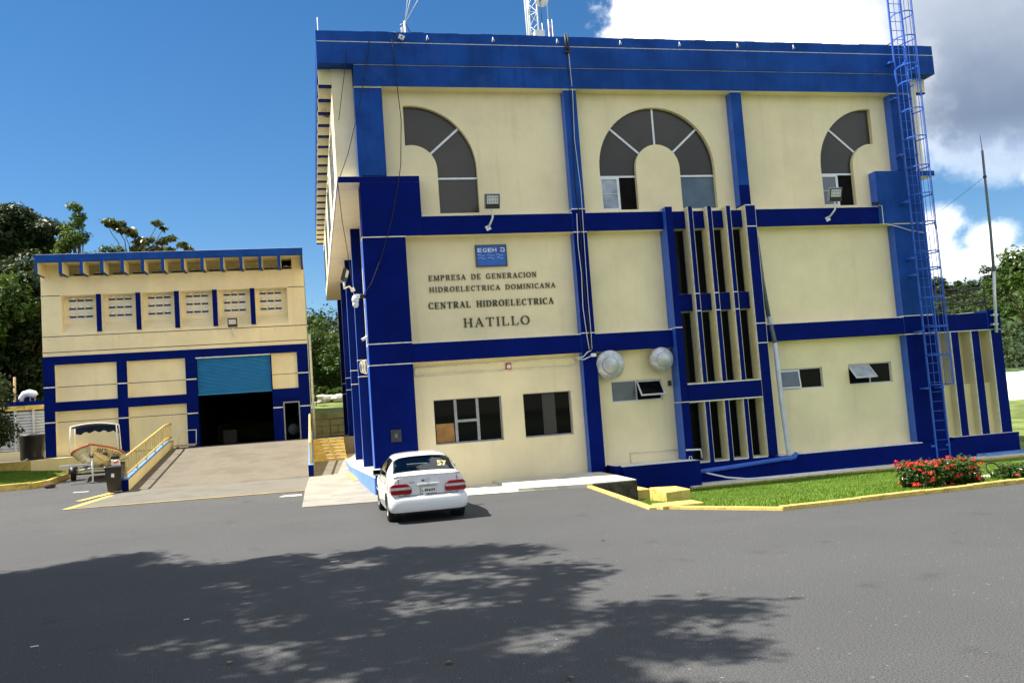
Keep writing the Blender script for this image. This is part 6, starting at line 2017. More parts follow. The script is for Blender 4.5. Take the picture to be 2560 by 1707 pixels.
# tail lights: red top and bottom, pale band between
for s_ in (-1, 1):
    X = lambda x: CX + s_ * x
    big = [(X(.36), .615), (X(.745), .605), (X(.785), .70), (X(.77), .79), (X(.68), .815), (X(.50), .805), (X(.40), .755), (X(.355), .68)]
    def shape(z0, z1, inset=0.0):
        pts = []
        for k in range(13):
            z = z0 + (z1 - z0) * k / 12
            e = .352 + .10 * max(0, (z - .70) / .115) ** 2 + .02 * max(0, (.635 - z) / .03)
            pts.append((e + inset, z))
        o_ = [(.79 - .05 * max(0, (z - .74) / .08) ** 2 - .03 * max(0, (.63 - z) / .03), z) for z in np.linspace(z1, z0, 13)]
        return [(X(x), z) for x, z in pts + o_]
    tl = MB().prism(shape(.608, .818), CY + .055, CY + .20).build('tail_light', 'car_lens_red', car, bevel=.008)
    MB().prism(shape(.700, .752, .012), CY + .046, CY + .053).build('pale_band', 'car_lens_clear', tl)
    MB().prism(shape(.61, .690, .008), CY + .048, CY + .053).build('lower_lens', 'car_lens_red', tl)
    # part of the lamp that wraps onto the wing
    patch(.12, .26, 3.6, 4.3, s_, .004, 4, 4).build('side_lens', 'car_lens_red', tl)
# boot lid seams, lip spoiler, plate
for s_ in (-1, 1):
    MB().box(CX + s_ * .615 - .004, CX + s_ * .615 + .004, CY + .088, CY + .099, .56, .93).build('boot_seam', 'dark_metal', car)
MB().box(CX - .615, CX + .615, CY + .088, CY + .099, .562, .572).build('boot_seam', 'dark_metal', car)
sp_ = MB()
pts = [(CX + .70 * math.sin(a), CY + .20 - .055 * math.cos(a) ** .5 if abs(a) < 1.57 else CY + .2, 1.02 - .055 * abs(math.sin(a)) ** 4) for a in np.linspace(-1.55, 1.55, 17)]
for a, b_ in zip(pts, pts[1:]):
    pass
vs = []
for p in pts:
    vs += [(p[0], p[1] - .045, p[2] - .012), (p[0], p[1] - .03, p[2] + .010), (p[0], p[1] + .10, p[2] + .002), (p[0], p[1] + .10, p[2] - .016)]
sp_.add(vs, [(4 * i + k, 4 * i + (k + 1) % 4, 4 * i + 4 + (k + 1) % 4, 4 * i + 4 + k) for i in range(len(pts) - 1) for k in range(4)], 0, True)
for x in (-.66, .66):
    sp_.box(CX + x - .045, CX + x + .045, CY + .16, CY + .29, .90, .975)
sp_.build('spoiler', 'car_white', car)
MB().prism([(CX - .225, .762), (CX + .225, .762), (CX + .245, .785), (CX + .20, .806), (CX - .20, .806), (CX - .245, .785)], CY + .055, CY + .11).build('plate_garnish', 'car_white', car, bevel=.01)
MB().lathe([(0, .003), (.013, .003), (.013, 0)], (CX, CY + .052, .785), (0, -1, 0), 10).build('boot_lock', 'ink_black', car)
MB().box(CX - .175, CX + .165, CY + .092, CY + .099, .575, .760).build('plate_recess', 'rim_grey', car)
pl = MB().box(CX - .155, CX + .155, CY + .072, CY + .09, .598, .748).build('number_plate', 'plate_white', car)
text_mb(MB(), 'L 494439', CX - .14, .628, .085, CY + .068, 0, .004, .002, .28).build('plate_number', 'ink_black', pl)
MB().box(CX - .15, CX + .15, CY + .066, CY + .0715, .728, .745).build('plate_header', 'olive_wall', pl)
em = MB().lathe([(.046, 0), (.046, .006), (.036, .006), (.036, 0)], (CX + .0, CY + .094, .86), (0, -1, 0), 20).build('round_emblem', 'aluminium', car)
mb = MB()
for a, rx, rz_ in ((0, .034, .014), (0, .014, .034)):
    mb.add([(CX + (rx + k) * math.cos(t_), CY + .088 - .001 * (rx > rz_), .862 + (rz_ + k) * math.sin(t_)) for t_ in np.linspace(0, 2 * math.pi, 17)[:-1] for k in (0, .006)],
           [(2 * i, 2 * i + 1, (2 * i + 3) % 32, (2 * i + 2) % 32) for i in range(16)])
mb.build('emblem_rings', 'aluminium', em)
mb = MB().lathe([(0, .004), (.034, .004), (.036, 0)], (0, 0, 0), (0, -1, 0), 16)
mb.v = [(CX - .10 + v[0], CY + .094 + v[1], .862 + v[2] * .6) for v in mb.v]
mb.build('oval_sticker', 'emblem_blue', car)
text_mb(MB(), 'Corolla', CX - .40, .825, .045, CY + .094, 0, .004, 0, .12, .3).build('model_script', 'grey_metal', car)
text_mb(MB(), 'REPUESTO', CX - .52, .585, .028, CY + .094, 0, .003, 0, .12).build('dealer_sticker', 'ink_black', car)
text_mb(MB(), 'XLi', CX + .42, .585, .045, CY + .094, 0, .003, 0, .09).build('trim_badge', 'grey_metal', car)
MB().box(CX - .12, CX - .05, CY + .05, CY + .092, .555, .592).build('boot_pull', 'car_white', car, bevel=.01)
# number stuck on the rear window, following its slope
tm = text_mb(MB(), '57', 0, 0, .14, 0, 0, .002, .006, .21)
P00 = np.array(S3(.76, 7.35, 1, .010))
def on_glass(u, w_):
    # u to the right along x, w_ up the pane
    y = .735 + w_ * 1.55
    lo, hi = 6.85, 9.0
    for _ in range(25):
        md = (lo + hi) / 2
        if surf(y, md)[0] > u: lo = md
        else: hi = md
    return S3(y, lo, 1, .012)
tm.v = [on_glass(.315 + v[0], .03 + v[2]) for v in tm.v]
tm.build('window_number', 'ink_yellow', rw, recalc=False)

# ================================================================== boat on its trailer
BX, BY = -9.02, 39.1      # foot of the jockey leg; the hull runs back to the right
gz = zg(BX, BY + 1.0)
bd = Vector((-0.13, 1.0, 0)).normalized(); bs = Vector((bd.y, -bd.x, 0))     # bow to stern, starboard


def bp_(l, s_, z):
    return Vector((BX, BY + .15, gz)) + bd * l + bs * s_ + Vector((0, 0, z))


boat = thing('motor_boat', 'cream motor boat lettered HATILLO SEGURIDAD with a blue canopy, bow towards the yard', 'boat', tuple(bp_(2.2, 0, .55)))
NL, NS = 44, 12
hull = MB()
vs = []
L_ = 4.6
for i in range(NL + 1):
    k = i / NL
    l = -0.25 + L_ * k
    half = .98 * (1 - (1 - min(1, k / .62)) ** 2.3) * (1 - .06 * max(0, k - .7)) + .012
    keel = .55 + .62 * max(0, (0.30 - k) / .30) ** 1.7
    shear = 1.03 + .54 * (1 - k) ** 1.7
    rake = -.20 * (1 - min(1, k / .2))
    for sgn in (-1, 1):
        for j in range(NS + 1):
            t_ = j / NS
            zz_ = keel + (shear - keel) * t_ ** 1.0
            ww = half * (t_ ** (0.50 if k > .3 else .75 - .25 * k / .3)) * (1.0 if t_ > .18 else 1.0)
            step = 0
            vs.append(bp_(l + rake * t_, sgn * (ww + step), zz_))
W_ = 2 * (NS + 1)
fs = []
for i in range(NL):
    for o_ in (0, NS + 1):
        for j in range(NS):
            fs.append((i * W_ + o_ + j, i * W_ + o_ + j + 1, (i + 1) * W_ + o_ + j + 1, (i + 1) * W_ + o_ + j))
i = NL * W_
fs.append(tuple([i + j for j in range(NS + 1)] + [i + NS + 1 + j for j in range(NS, -1, -1)]))
hull.add(vs, fs, 0, True)
hull.build('hull', 'boat_cream', boat)
# strakes on both sides, gunwale, deck
def hull_pt(k, sgn, t_, out=0.0):
    l = -0.25 + L_ * k
    half = .98 * (1 - (1 - min(1, k / .62)) ** 2.3) * (1 - .06 * max(0, k - .7)) + .012
    keel = .55 + .62 * max(0, (0.30 - k) / .30) ** 1.7
    shear = 1.03 + .54 * (1 - k) ** 1.7
    rake = -.20 * (1 - min(1, k / .2))
    ww = half * (t_ ** (0.50 if k > .3 else .75 - .25 * k / .3))
    return bp_(l + rake * t_, sgn * (ww + out), keel + (shear - keel) * t_)
for sgn in (-1, 1):
    MB().tube([hull_pt(k, sgn, 1.0, .01) for k in np.linspace(0, 1, 22)], .045, 6).build('gunwale', 'boat_red', boat)
    for t_ in (.34, .58, .74):
        MB().tube([hull_pt(k, sgn, t_, .012) for k in np.linspace(.03, 1, 18)], .020, 5).build('strake', 'boat_cream', boat)
dk = MB()
vs = []
for k in np.linspace(.02, .98, 14):
    vs += [hull_pt(k, -1, .90, -.02), hull_pt(k, 1, .90, -.02)]
dk.add(vs, [(2 * i, 2 * i + 1, 2 * i + 3, 2 * i + 2) for i in range(13)])
dk.build('deck', 'boat_cream', boat)
# lettering on the starboard bow (viewer's right)
def hull_text(s, k0, width, h_, t0):
    m_ = text_mb(MB(), s, 0, 0, 1.0, 0, 0, .0, .012, width)
    out = []
    for v in m_.v:
        k = k0 + v[0] / L_ * 1.08
        out.append(tuple(hull_pt(k, 1, t0 + v[2] * h_, .045) - bd * .035))
    m_.v = out
    return m_
hull_text('HATILLO', .07, .95, .44, .56).build('lettering', 'ink_black', boat, recalc=False)
hull_text('SEGURIDAD 01', .315, 1.45, .42, .54).build('lettering', 'ink_black', boat, recalc=False)
hull_text('_', .05, .16, .20, .55).build('lettering', 'ink_black', boat, recalc=False)
# canopy
cz = 2.32
cp = MB()
nn_ = 8
vs = []
for i in range(nn_ + 1):
    s_ = -1 + 2 * i / nn_
    for j in range(5):
        l = 1.15 + 1.55 * j / 4
        vs.append(bp_(l, s_ * .86, cz + .10 * (1 - s_ * s_) - .045 * math.sin(math.pi * j / 4) * (1.0) - (.05 if j == 4 else 0)))
cp.add(vs, [(i * 5 + j, i * 5 + j + 1, i * 5 + 5 + j + 1, i * 5 + 5 + j) for i in range(nn_) for j in range(4)], 0, True)
co = cp.build('canopy', 'canvas_blue', boat, recalc=False)
sol = co.modifiers.new('cloth', 'SOLIDIFY'); sol.thickness = .012
vs = []
for i in range(nn_ * 2 + 1):       # hanging rear valance
    s_ = -1 + i / nn_
    drop = .22 + .10 * math.sin(i * .9) ** 2
    vs += [bp_(2.72, s_ * .86, cz + .10 * (1 - s_ * s_) - .05), bp_(2.74, s_ * .86, cz + .10 * (1 - s_ * s_) - .05 - drop)]
MB().add(vs, [(2 * i, 2 * i + 1, 2 * i + 3, 2 * i + 2) for i in range(nn_ * 2)]).build('valance', 'canvas_blue', boat, recalc=False)
for l in (1.12, 1.9, 2.72):
    MB().tube([bp_(l, s_ * .88, cz + .02 + .11 * (1 - s_ * s_)) for s_ in np.linspace(-1, 1, 11)], .026, 6).build('canopy_hoop', 'white_metal', boat)
for sgn in (-1, 1):
    for l, l2 in ((1.12, 1.0), (2.72, 2.8)):
        MB().tube([bp_(l, sgn * .88, cz + .02), bp_(l2, sgn * .93, 1.25)], .022, 6).build('canopy_pole', 'white_metal', boat)
    MB().tube([bp_(1.12, sgn * .88, cz + .02), bp_(2.72, sgn * .88, cz + .02)], .022, 6).build('canopy_rail', 'white_metal', boat)
    MB().tube([bp_(1.25, sgn * .885, cz), bp_(1.5, sgn * .89, cz - .25), bp_(1.32, sgn * .89, cz - .35)], .016, 5).build('canopy_strut', 'white_metal', boat)

tr = thing('boat_trailer', 'boat trailer with a thin jockey leg and dark tyres under the cream boat', 'trailer', tuple(bp_(2.0, 0, 0)))
for sgn in (-1, 1):
    MB().tube([bp_(-.05, 0, .58), bp_(.9, sgn * .55, .50), bp_(4.2, sgn * .62, .46)], .05, 6).build('chassis_rail', 'grey_metal', tr)
    wv = bp_(2.5, sgn * .98, .30)
    w_ = MB().lathe([(.15, -.09), (.27, -.09), (.30, -.05), (.30, .05), (.27, .09), (.15, .09)], wv, bs * sgn, 22).build('wheel', 'black_rubber', tr)
    MB().lathe([(.16, .06), (.13, .03), (.05, .05), (0, .05)], wv, bs * sgn, 14).build('rim', 'rim_grey', w_)
    MB().lathe([(.16, -.06), (0, -.06)], wv, bs * sgn, 14).build('rim_back', 'dark_metal', w_)
    pts = [bp_(2.5 + .40 * math.cos(a), sgn * .98, .30 + .38 * math.sin(a)) for a in np.linspace(.15, math.pi - .15, 9)]
    gd = MB(); vs = []
    for p in pts:
        vs += [p - bs * .14, p + bs * .14]
    gd.add(vs, [(2 * i, 2 * i + 1, 2 * i + 3, 2 * i + 2) for i in range(8)], 0, True)
    o_ = gd.build('mudguard', 'dark_metal', tr, recalc=False)
    sol = o_.modifiers.new('sheet', 'SOLIDIFY'); sol.thickness = .02
MB().tube([bp_(2.5, -.95, .30), bp_(2.5, .95, .30)], .04, 6).build('axle', 'dark_metal', tr)
# plank step left of the bow, jockey leg, winch post, bunks
m_ = MB(); m_.obox(bp_(.35, -.62, .74), bs, bd, (0, 0, 1), .62, .12, .045); m_.build('cross_board', 'louver_white', tr)
MB().tube([bp_(-.05, .02, .02), bp_(-.05, .02, 1.15)], .035, 8).build('jockey_leg', 'white_metal', tr)
m_ = MB(); m_.obox(bp_(-.05, .02, .012), bs, bd, (0, 0, 1), .08, .08, .012); m_.build('jockey_foot', 'grey_metal', tr)
m_ = MB(); m_.obox(bp_(-.02, 0, 1.12), bs, bd, (0, 0, 1), .07, .08, .10); m_.build('winch', 'dark_metal', tr)
for l in (1.0, 2.2, 3.6):
    m_ = MB(); m_.obox(bp_(l, 0, .53), bs, bd, (0, 0, 1), .70, .05, .04); m_.build('cross_bar', 'grey_metal', tr)
for sgn in (-1, 1):
    m_ = MB(); m_.obox(bp_(2.3, sgn * .38, .66), bs, bd, (0, 0, 1), .05, 1.4, .05); m_.build('bunk', 'wood', tr)
t = thing('tow_rod', 'thin dark rod sticking out from the wall behind the boat', 'rod', (-10.4, 46.4, 1.0))
MB().tube([(-11.2, 46.80, .98), (-9.9, 46.80, 1.03)], .045, 6).build('rod', 'dark_metal', t)
t = thing('stone_chock', 'dark stone lying at the end of the kerb by the trailer wheel', 'stone', (-10.6, 38.9, .42))
bm = bmesh.new(); bmesh.ops.create_icosphere(bm, subdivisions=2, radius=.17)
for v in bm.verts:
    v.co *= 1 + random.uniform(-.15, .15); v.co.z *= .7; v.co.x *= 1.4
MB().add([(v.co.x - 10.45, v.co.y + 38.6, v.co.z + .50) for v in bm.verts], [tuple(v.index for v in f.verts) for f in bm.faces]).build('stone', 'earth', t)
bm.free()

# ================================================================== wheelie bin, motorcycle, trolley
bx, by = -7.13, 34.35
gz2 = zg(bx, by)
t = thing('wheelie_bin', 'black wheelie bin with a white sticker at the foot of the ramp parapet', 'bin', (bx, by, gz2))
def frustum(x, y, z0, z1, w0, d0, w1, d1):
    vs = [(x - w0, y - d0, z0), (x + w0, y - d0, z0), (x + w0, y + d0, z0), (x - w0, y + d0, z0), (x - w1, y - d1, z1), (x + w1, y - d1, z1), (x + w1, y + d1, z1), (x - w1, y + d1, z1)]
    return MB().add(vs, [(0, 1, 5, 4), (1, 2, 6, 5), (2, 3, 7, 6), (3, 0, 4, 7), (4, 5, 6, 7), (3, 2, 1, 0)])
frustum(bx, by, gz2 + .05, gz2 + .88, .215, .26, .285, .34).build('body', 'black_plastic', t, bevel=.025)
frustum(bx, by, gz2 + .86, gz2 + .91, .30, .36, .30, .36).build('rim', 'black_plastic', t, bevel=.012)
frustum(bx, by, gz2 + .91, gz2 + .965, .305, .365, .27, .32).build('lid', 'black_plastic', t, bevel=.02)
MB().tube([(bx - .22, by + .38, gz2 + .88), (bx + .22, by + .38, gz2 + .88)], .018, 6).build('handle', 'black_plastic', t)
MB().box(bx - .065, bx + .035, by - .322, by - .308, gz2 + .56, gz2 + .72).build('sticker', 'plate_white', t)
for s_ in (-1, 1):
    MB().lathe([(0, -.03), (.09, -.03), (.10, 0), (.09, .03), (0, .03)], (bx + s_ * .2, by + .25, gz2 + .10), (1, 0, 0), 14).build('wheel', 'black_rubber', t)

mx_, my_ = -7.42, 35.75
gz3 = zg(mx_, my_)
t = thing('motorcycle', 'dark motorcycle with purple and orange trim half hidden behind the wheelie bin', 'motorcycle', (mx_, my_ + .5, gz3))
mq = lambda l, s_, z: (mx_ + s_ + l * .06, my_ + l, gz3 + z)
for l in (0, 1.28):
    w_ = MB().lathe([(.22, -.045), (.285, -.05), (.305, 0), (.285, .05), (.22, .045)], mq(l, 0, .305), (1, -.06, 0), 22).build('wheel', 'black_rubber', t)
    MB().lathe([(.23, -.02), (.20, 0), (.23, .02)], mq(l, 0, .305), (1, -.06, 0), 18).build('rim', 'grey_metal', w_)
    for k in range(5):
        a = k * 2 * math.pi / 5
        MB().tube([mq(l, 0, .305), mq(l + .21 * math.cos(a), 0, .305 + .21 * math.sin(a))], .012, 4).build('spoke', 'grey_metal', w_)
for s_ in (-.075, .075):
    MB().tube([mq(0, s_, .31), mq(.28, s_ * .9, .95)], .025, 6).build('fork', 'grey_metal', t)
m_ = MB(); m_.obox(mq(.55, 0, .74), (1, 0, 0), (0, 1, .1), (0, -.1, 1), .13, .24, .11); m_.build('tank', 'purple_plastic', t, bevel=.05)
m_ = MB(); m_.obox(mq(1.0, 0, .76), (1, 0, 0), (0, 1, .08), (0, -.08, 1), .12, .36, .045); m_.build('seat', 'black_rubber', t, bevel=.03)
m_ = MB(); m_.obox(mq(.65, 0, .42), (1, 0, 0), (0, 1, 0), (0, 0, 1), .15, .22, .16); m_.build('engine', 'dark_metal', t, bevel=.03)
m_ = MB(); m_.obox(mq(.15, 0, .98), (1, 0, 0), (0, 1, .4), (0, -.4, 1), .15, .05, .13); m_.build('headlight', 'white_metal', t, bevel=.04)
m_ = MB(); m_.obox(mq(.10, .03, 1.02), (1, 0, .3), (0, 1, .4), (-.3, -.4, 1), .09, .055, .06); m_.build('fairing', 'orange_plastic', t, bevel=.03)
m_ = MB(); m_.obox(mq(.16, -.02, 1.14), (1, 0, 0), (0, 1, .6), (0, -.6, 1), .16, .03, .11); m_.build('screen', 'black_plastic', t, bevel=.03)
MB().tube([mq(.42, -.36, 1.06), mq(.28, -.15, 1.06), mq(.26, .15, 1.06), mq(.42, .36, 1.10)], .018, 6).build('handlebar', 'dark_metal', t)
for s_ in (-1, 1):
    MB().tube([mq(.34, s_ * .25, 1.07), mq(.30, s_ * .34, 1.30)], .009, 5).build('mirror_stalk', 'dark_metal', t)
    m_ = MB(); m_.obox(mq(.30, s_ * .40, 1.34), (1, 0, .2 * s_), (0, 1, 0), (-.2 * s_, 0, 1), .085, .012, .035); m_.build('mirror', 'dark_metal', t, bevel=.01)
MB().tube([mq(.7, .13, .30), mq(1.5, .17, .38)], [.035, .055], 8).build('exhaust', 'grey_metal', t)
m_ = MB(); m_.obox(mq(.02, 0, .63), (1, 0, 0), (0, 1, 0), (0, 0, 1), .07, .24, .015); m_.build('mudguard', 'purple_plastic', t)
m_ = MB(); m_.obox(mq(1.36, 0, .68), (1, 0, 0), (0, 1, -.2), (0, .2, 1), .10, .22, .05); m_.build('tail', 'black_plastic', t)

t = thing('hand_trolley', 'trolley with a wooden deck and grey push bar at the ramp top', 'trolley', (-5.98, 44.4, 1.49))
for k in range(4):
    MB().box(-6.5 + .235 * k, -6.5 + .235 * k + .225, 44.05, 44.75, 1.63, 1.675).build('plank', 'wood', t)
m_ = MB(); m_.box(-6.5, -5.56, 44.06, 44.10, 1.585, 1.63); m_.build('edge_bar', 'grey_metal', t)
MB().tube([(-6.42, 44.7, 1.66), (-6.34, 44.74, 2.34), (-5.58, 44.74, 2.33), (-5.60, 44.7, 1.66)], .022, 6).build('push_bar', 'white_metal', t)
for x in (-6.4, -5.68):
    for y in (44.15, 44.65):
        MB().lathe([(0, -.02), (.055, -.02), (.06, 0), (.055, .02), (0, .02)], (x, y, 1.535), (1, 0, 0), 12).build('caster', 'dark_metal', t)

# ================================================================== planting
def hedge(name, label, x0, x1, y0, y1, z0, z1, n, nflow, cat='hedge', flow_bias=0.5):
    t = thing(name, label, cat, ((x0 + x1) / 2, (y0 + y1) / 2, z0))
    cs, rs = [], []
    k = 46 if x1 - x0 > 1.5 else 16
    for _ in range(k):
        cs.append((rng.uniform(x0 + .12, x1 - .12), rng.uniform(y0 + .12, y1 - .12), rng.uniform(z0 + .10, max(z0 + .11, z1 - .14)))); rs.append(rng.uniform(.16, .25))
    pts, nr = clump_points(cs, rs, n, 0.95, 0.45)
    V, F = leaf_quads(pts, nr, 0.075, 0.5)
    tri_mesh('foliage', V, F, 'leaf_hedge', t)
    sb = MB()
    for _ in range(14):
        x, y = rng.uniform(x0 + .1, x1 - .1), rng.uniform(y0 + .1, y1 - .1)
        limb(sb, (x, y, z0 - .05), (x + rng.uniform(-.15, .15), y + rng.uniform(-.1, .1), z1 - .1), .012, .005, .3, 4)
    sb.build('stems', 'bark', t, recalc=False)
    # flower heads: domes of small petals sharing a few meshes
    protos = []
    for q_ in range(4):
        d = rng.normal(size=(26, 3)); d[:, 2] = np.abs(d[:, 2]); d /= np.linalg.norm(d, axis=1, keepdims=True)
        V, F = leaf_quads(d * np.array([.060, .060, .042]) * rng.uniform(.7, 1.1, (26, 1)), d, .030, .8)
        V = V + np.array(BASE[t.name])
        o = tri_mesh('flower_head', V, F, 'petal_red', t)
        protos.append(o)
    centre = np.array([(x0 + x1) / 2, (y0 + y1) / 2, z0])
    for i in range(nflow):
        if rng.random() < flow_bias:
            p = np.array([rng.uniform(x0 + .08, x1 - .05), rng.uniform(y0, y1), z1 + rng.uniform(-.07, .01)])
            if rng.random() < .6:
                p[0] = x0 + (p[0] - x0) * .5
        else:
            p = np.array([rng.uniform(x0, x1), y0 - .02, rng.uniform(z0 + .1, z1)])
            if rng.random() < .35:
                p[0] = x0 + rng.uniform(.03, .12); p[1] = rng.uniform(y0, y1)
        if i < 4:
            o = protos[i]
        else:
            o = protos[i % 4].copy(); COL.objects.link(o); o.parent = t
        o.location = p - centre
        o.scale = (1.0 + .35 * rng.normal(),) * 3 if False else (rng.uniform(.6, 1.1),) * 3
        o.rotation_euler = (rng.uniform(-.4, .6), rng.uniform(-.5, .5), rng.uniform(0, 6.28))
    return t


hedge('flowering_hedge', 'clipped hedge thick with red flowers on the lawn kerb', 11.48, 13.05, 15.2, 16.0, 0.0, 0.56, 17000, 84)
hedge('flowering_shrub', 'lower loose shrub with red flowers at the right edge of the lawn', 13.85, 15.4, 15.3, 16.0, 0.0, 0.25, 6000, 24, 'shrub')
t = thing('orange_shrub', 'small shrub with dull orange leaves behind the right end of the hedge', 'shrub', (13.55, 16.25, -.05))
pts, nr = clump_points([(13.45, 16.25, .2), (13.6, 16.2, .24), (13.75, 16.3, .18)], [.16, .15, .13], 260)
V, F = leaf_quads(pts, nr, 0.10, 0.4); tri_mesh('foliage', V, F, 'dead_leaf', t)
t = thing('stone_slab', 'small white stone slab lying on the grass between the two flowering bushes', 'slab', (14.2, 16.4, -.05))
MB().prism([(13.7, 16.2), (14.6, 16.3), (14.55, 16.65), (13.72, 16.55)], -.2, .03, plane='xy').build('slab', 'white_trim', t, bevel=.02)
t = thing('black_hose', 'loop of black hose lying over the white stone slab', 'hose', (14.1, 16.1, 0))
MB().tube([(14.05 + .16 * math.cos(a) * (1 + .2 * math.sin(a)), 16.1 + .1 * math.sin(a), .13 + .15 * math.sin(a) + .05) for a in np.linspace(.4, 5.8, 16)] + [(14.2, 15.9, .1), (14.18, 15.6, .02)], .016, 6).build('hose', 'black_rubber', t)
t = thing('ladder_on_ground', 'old pale blue ladder lying along the foot path below the right annex', 'ladder', (23, 25.3, -.48))
for y in (25.15, 25.55):
    m_ = MB(); m_.obox((23.6, y, -.44), (1, 0, .0), (0, 1, 0), (0, 0, 1), 1.9, .025, .03); m_.build('rail', 'light_blue', t)
for k in range(9):
    MB().box(21.9 + .42 * k, 21.94 + .42 * k, 25.17, 25.53, -.455, -.425).build('rung', 'light_blue', t)

# trees on the hillside and beyond the terrace
TREES = 'trees on the hillside'
th = terrain_h
def T(name, label, x, y, h, sp, leaf, n, size, **kw):
    return tree(name, label, x, y, th(x, y), h, sp, leaf, n, size, group=TREES, **kw)


T('umbrella_tree', 'great dark umbrella-shaped tree at the upper left edge', -24.6, 78, 22.2 - th(-24.6, 78), 5.4, 'leaf_dark', 24000, .36, shape='umbrella', clumps=44, trunk_h=.58, flat=.42, tight=.26)
T('hillside_tree', 'broad mid green tree filling the left edge below the umbrella tree', -20.6, 60, 14.4 - th(-20.6, 60), 4.2, 'leaf_mid', 24000, .32, clumps=64, trunk_h=.08)
T('hillside_tree', 'dark tree close against the left side of the workshop', -17.3, 60, 13.6 - th(-17.3, 60), 2.5, 'leaf_dark', 17000, .28, clumps=52, trunk_h=.05, tight=.36)
T('hillside_tree', 'deep green tree behind the louvred outbuilding roof', -16.0, 63, 12.0 - th(-16, 63), 2.6, 'leaf_dark', 9000, .26, clumps=30, trunk_h=.05, tight=.36)
T('hillside_tree', 'shadowy tree at the far left above the small lawn', -22.5, 56, 10.5 - th(-22.5, 56), 3.4, 'leaf_dark', 16000, .28, clumps=48, trunk_h=.05)
T('feathery_tree', 'feathery light green tree with a pointed top above the workshop roof', -17.4, 73, 20.6 - th(-17.4, 73), 2.9, 'leaf_bright', 11000, .20, shape='spire', clumps=60, trunk_h=.35, flat=.8, tight=.17)
T('feathery_tree', 'lower feathery tree between the umbrella tree and the pointed one', -19.8, 74, 17.3 - th(-19.8, 74), 1.9, 'leaf_bright', 6000, .2, clumps=28, trunk_h=.4, tight=.3)
T('hillside_tree', 'bushy mid green crown showing just above the middle of the workshop eave', -13.8, 70, 17.4 - th(-13.8, 70), 2.6, 'leaf_mid', 8000, .28, clumps=30, trunk_h=.4)
T('hillside_tree', 'low green crown peeping over the workshop roof beside the big-leaved tree', -11.4, 72, 17.0 - th(-11.4, 72), 2.0, 'leaf_mid', 6000, .28, clumps=24, trunk_h=.4)
T('hillside_tree', 'dark tree filling the gap between the umbrella tree and the workshop', -19.2, 66, 15.6 - th(-19.2, 66), 2.6, 'leaf_dark', 11000, .26, clumps=36, trunk_h=.05, tight=.36)
T('hillside_tree', 'leafy crown behind the big-leaved tree, low over the workshop eave', -15.6, 69, 17.2 - th(-15.6, 69), 2.2, 'leaf_mid', 8000, .26, clumps=30, trunk_h=.3, tight=.34)
for i, (x, y, h_, s_) in enumerate(((-16.2, 56.5, 4.6, 1.5), (-18.4, 56.0, 4.2, 1.5), (-20.4, 55.5, 3.6, 1.5), (-14.9, 57.5, 4.0, 1.2))):
    T('understory_bush', ['dark bush on the bank right behind the bent roof duct', 'dark bush on the bank behind the short wooden post', 'dark bush on the bank at the left edge', 'dark bush squeezed against the workshop left side'][i],
      x, y, h_, s_, 'leaf_dark', 4500, .2, clumps=22, trunk_h=.05, cat='bush', tight=.36)
# cecropia: few large leaves on thin bare limbs
t = thing('big_leaved_tree', 'sparse tree with large pale leaves on bare limbs above the workshop roof', 'tree', (-12.3, 68, th(-12.3, 68)), TREES)
tb = MB()
limb(tb, (-12.3, 68, th(-12.3, 68) - .3), (-12.4, 68, 14.5), .2, .12, .2, 7)
heads = [(-14.0, 68, 17.95, .62), (-13.4, 68.2, 17.75, .62), (-12.75, 68, 17.35, .60), (-12.2, 68, 17.15, .45), (-10.55, 68, 17.85, .38), (-10.25, 68.2, 17.5, .30), (-9.6, 67.8, 16.6, .38), (-9.0, 68, 16.2, .40),
         (-10.3, 68, 16.5, .45), (-11.3, 68, 16.5, .50), (-12.2, 68.1, 16.0, .55), (-8.4, 68.2, 15.9, .35), (-11.8, 68.3, 16.6, .45), (-10.9, 68.2, 16.0, .5), (-9.9, 68.1, 15.8, .5)]
cs, rs = [], []
for hx, hy, hz, hr in heads:
    limb(tb, (-12.4 + rng.uniform(-.3, .3), 68, 14.2 + rng.uniform(0, .8)), (hx, hy, hz - .1), .055, .022, .5, 5)
    for k in range(3):
        cs.append((hx + rng.uniform(-.3, .3) * hr * 1.5, hy + rng.uniform(-.3, .3), hz + rng.uniform(-.25, .2) * hr)); rs.append(hr * .80)
tb.build('trunk', 'bark', t, recalc=False)
pts, nr = clump_points(cs, rs, 1900, .38, .2)
V, F = leaf_quads(pts, nr, .44, .55); tri_mesh('crown', V, F, 'leaf_big', t)
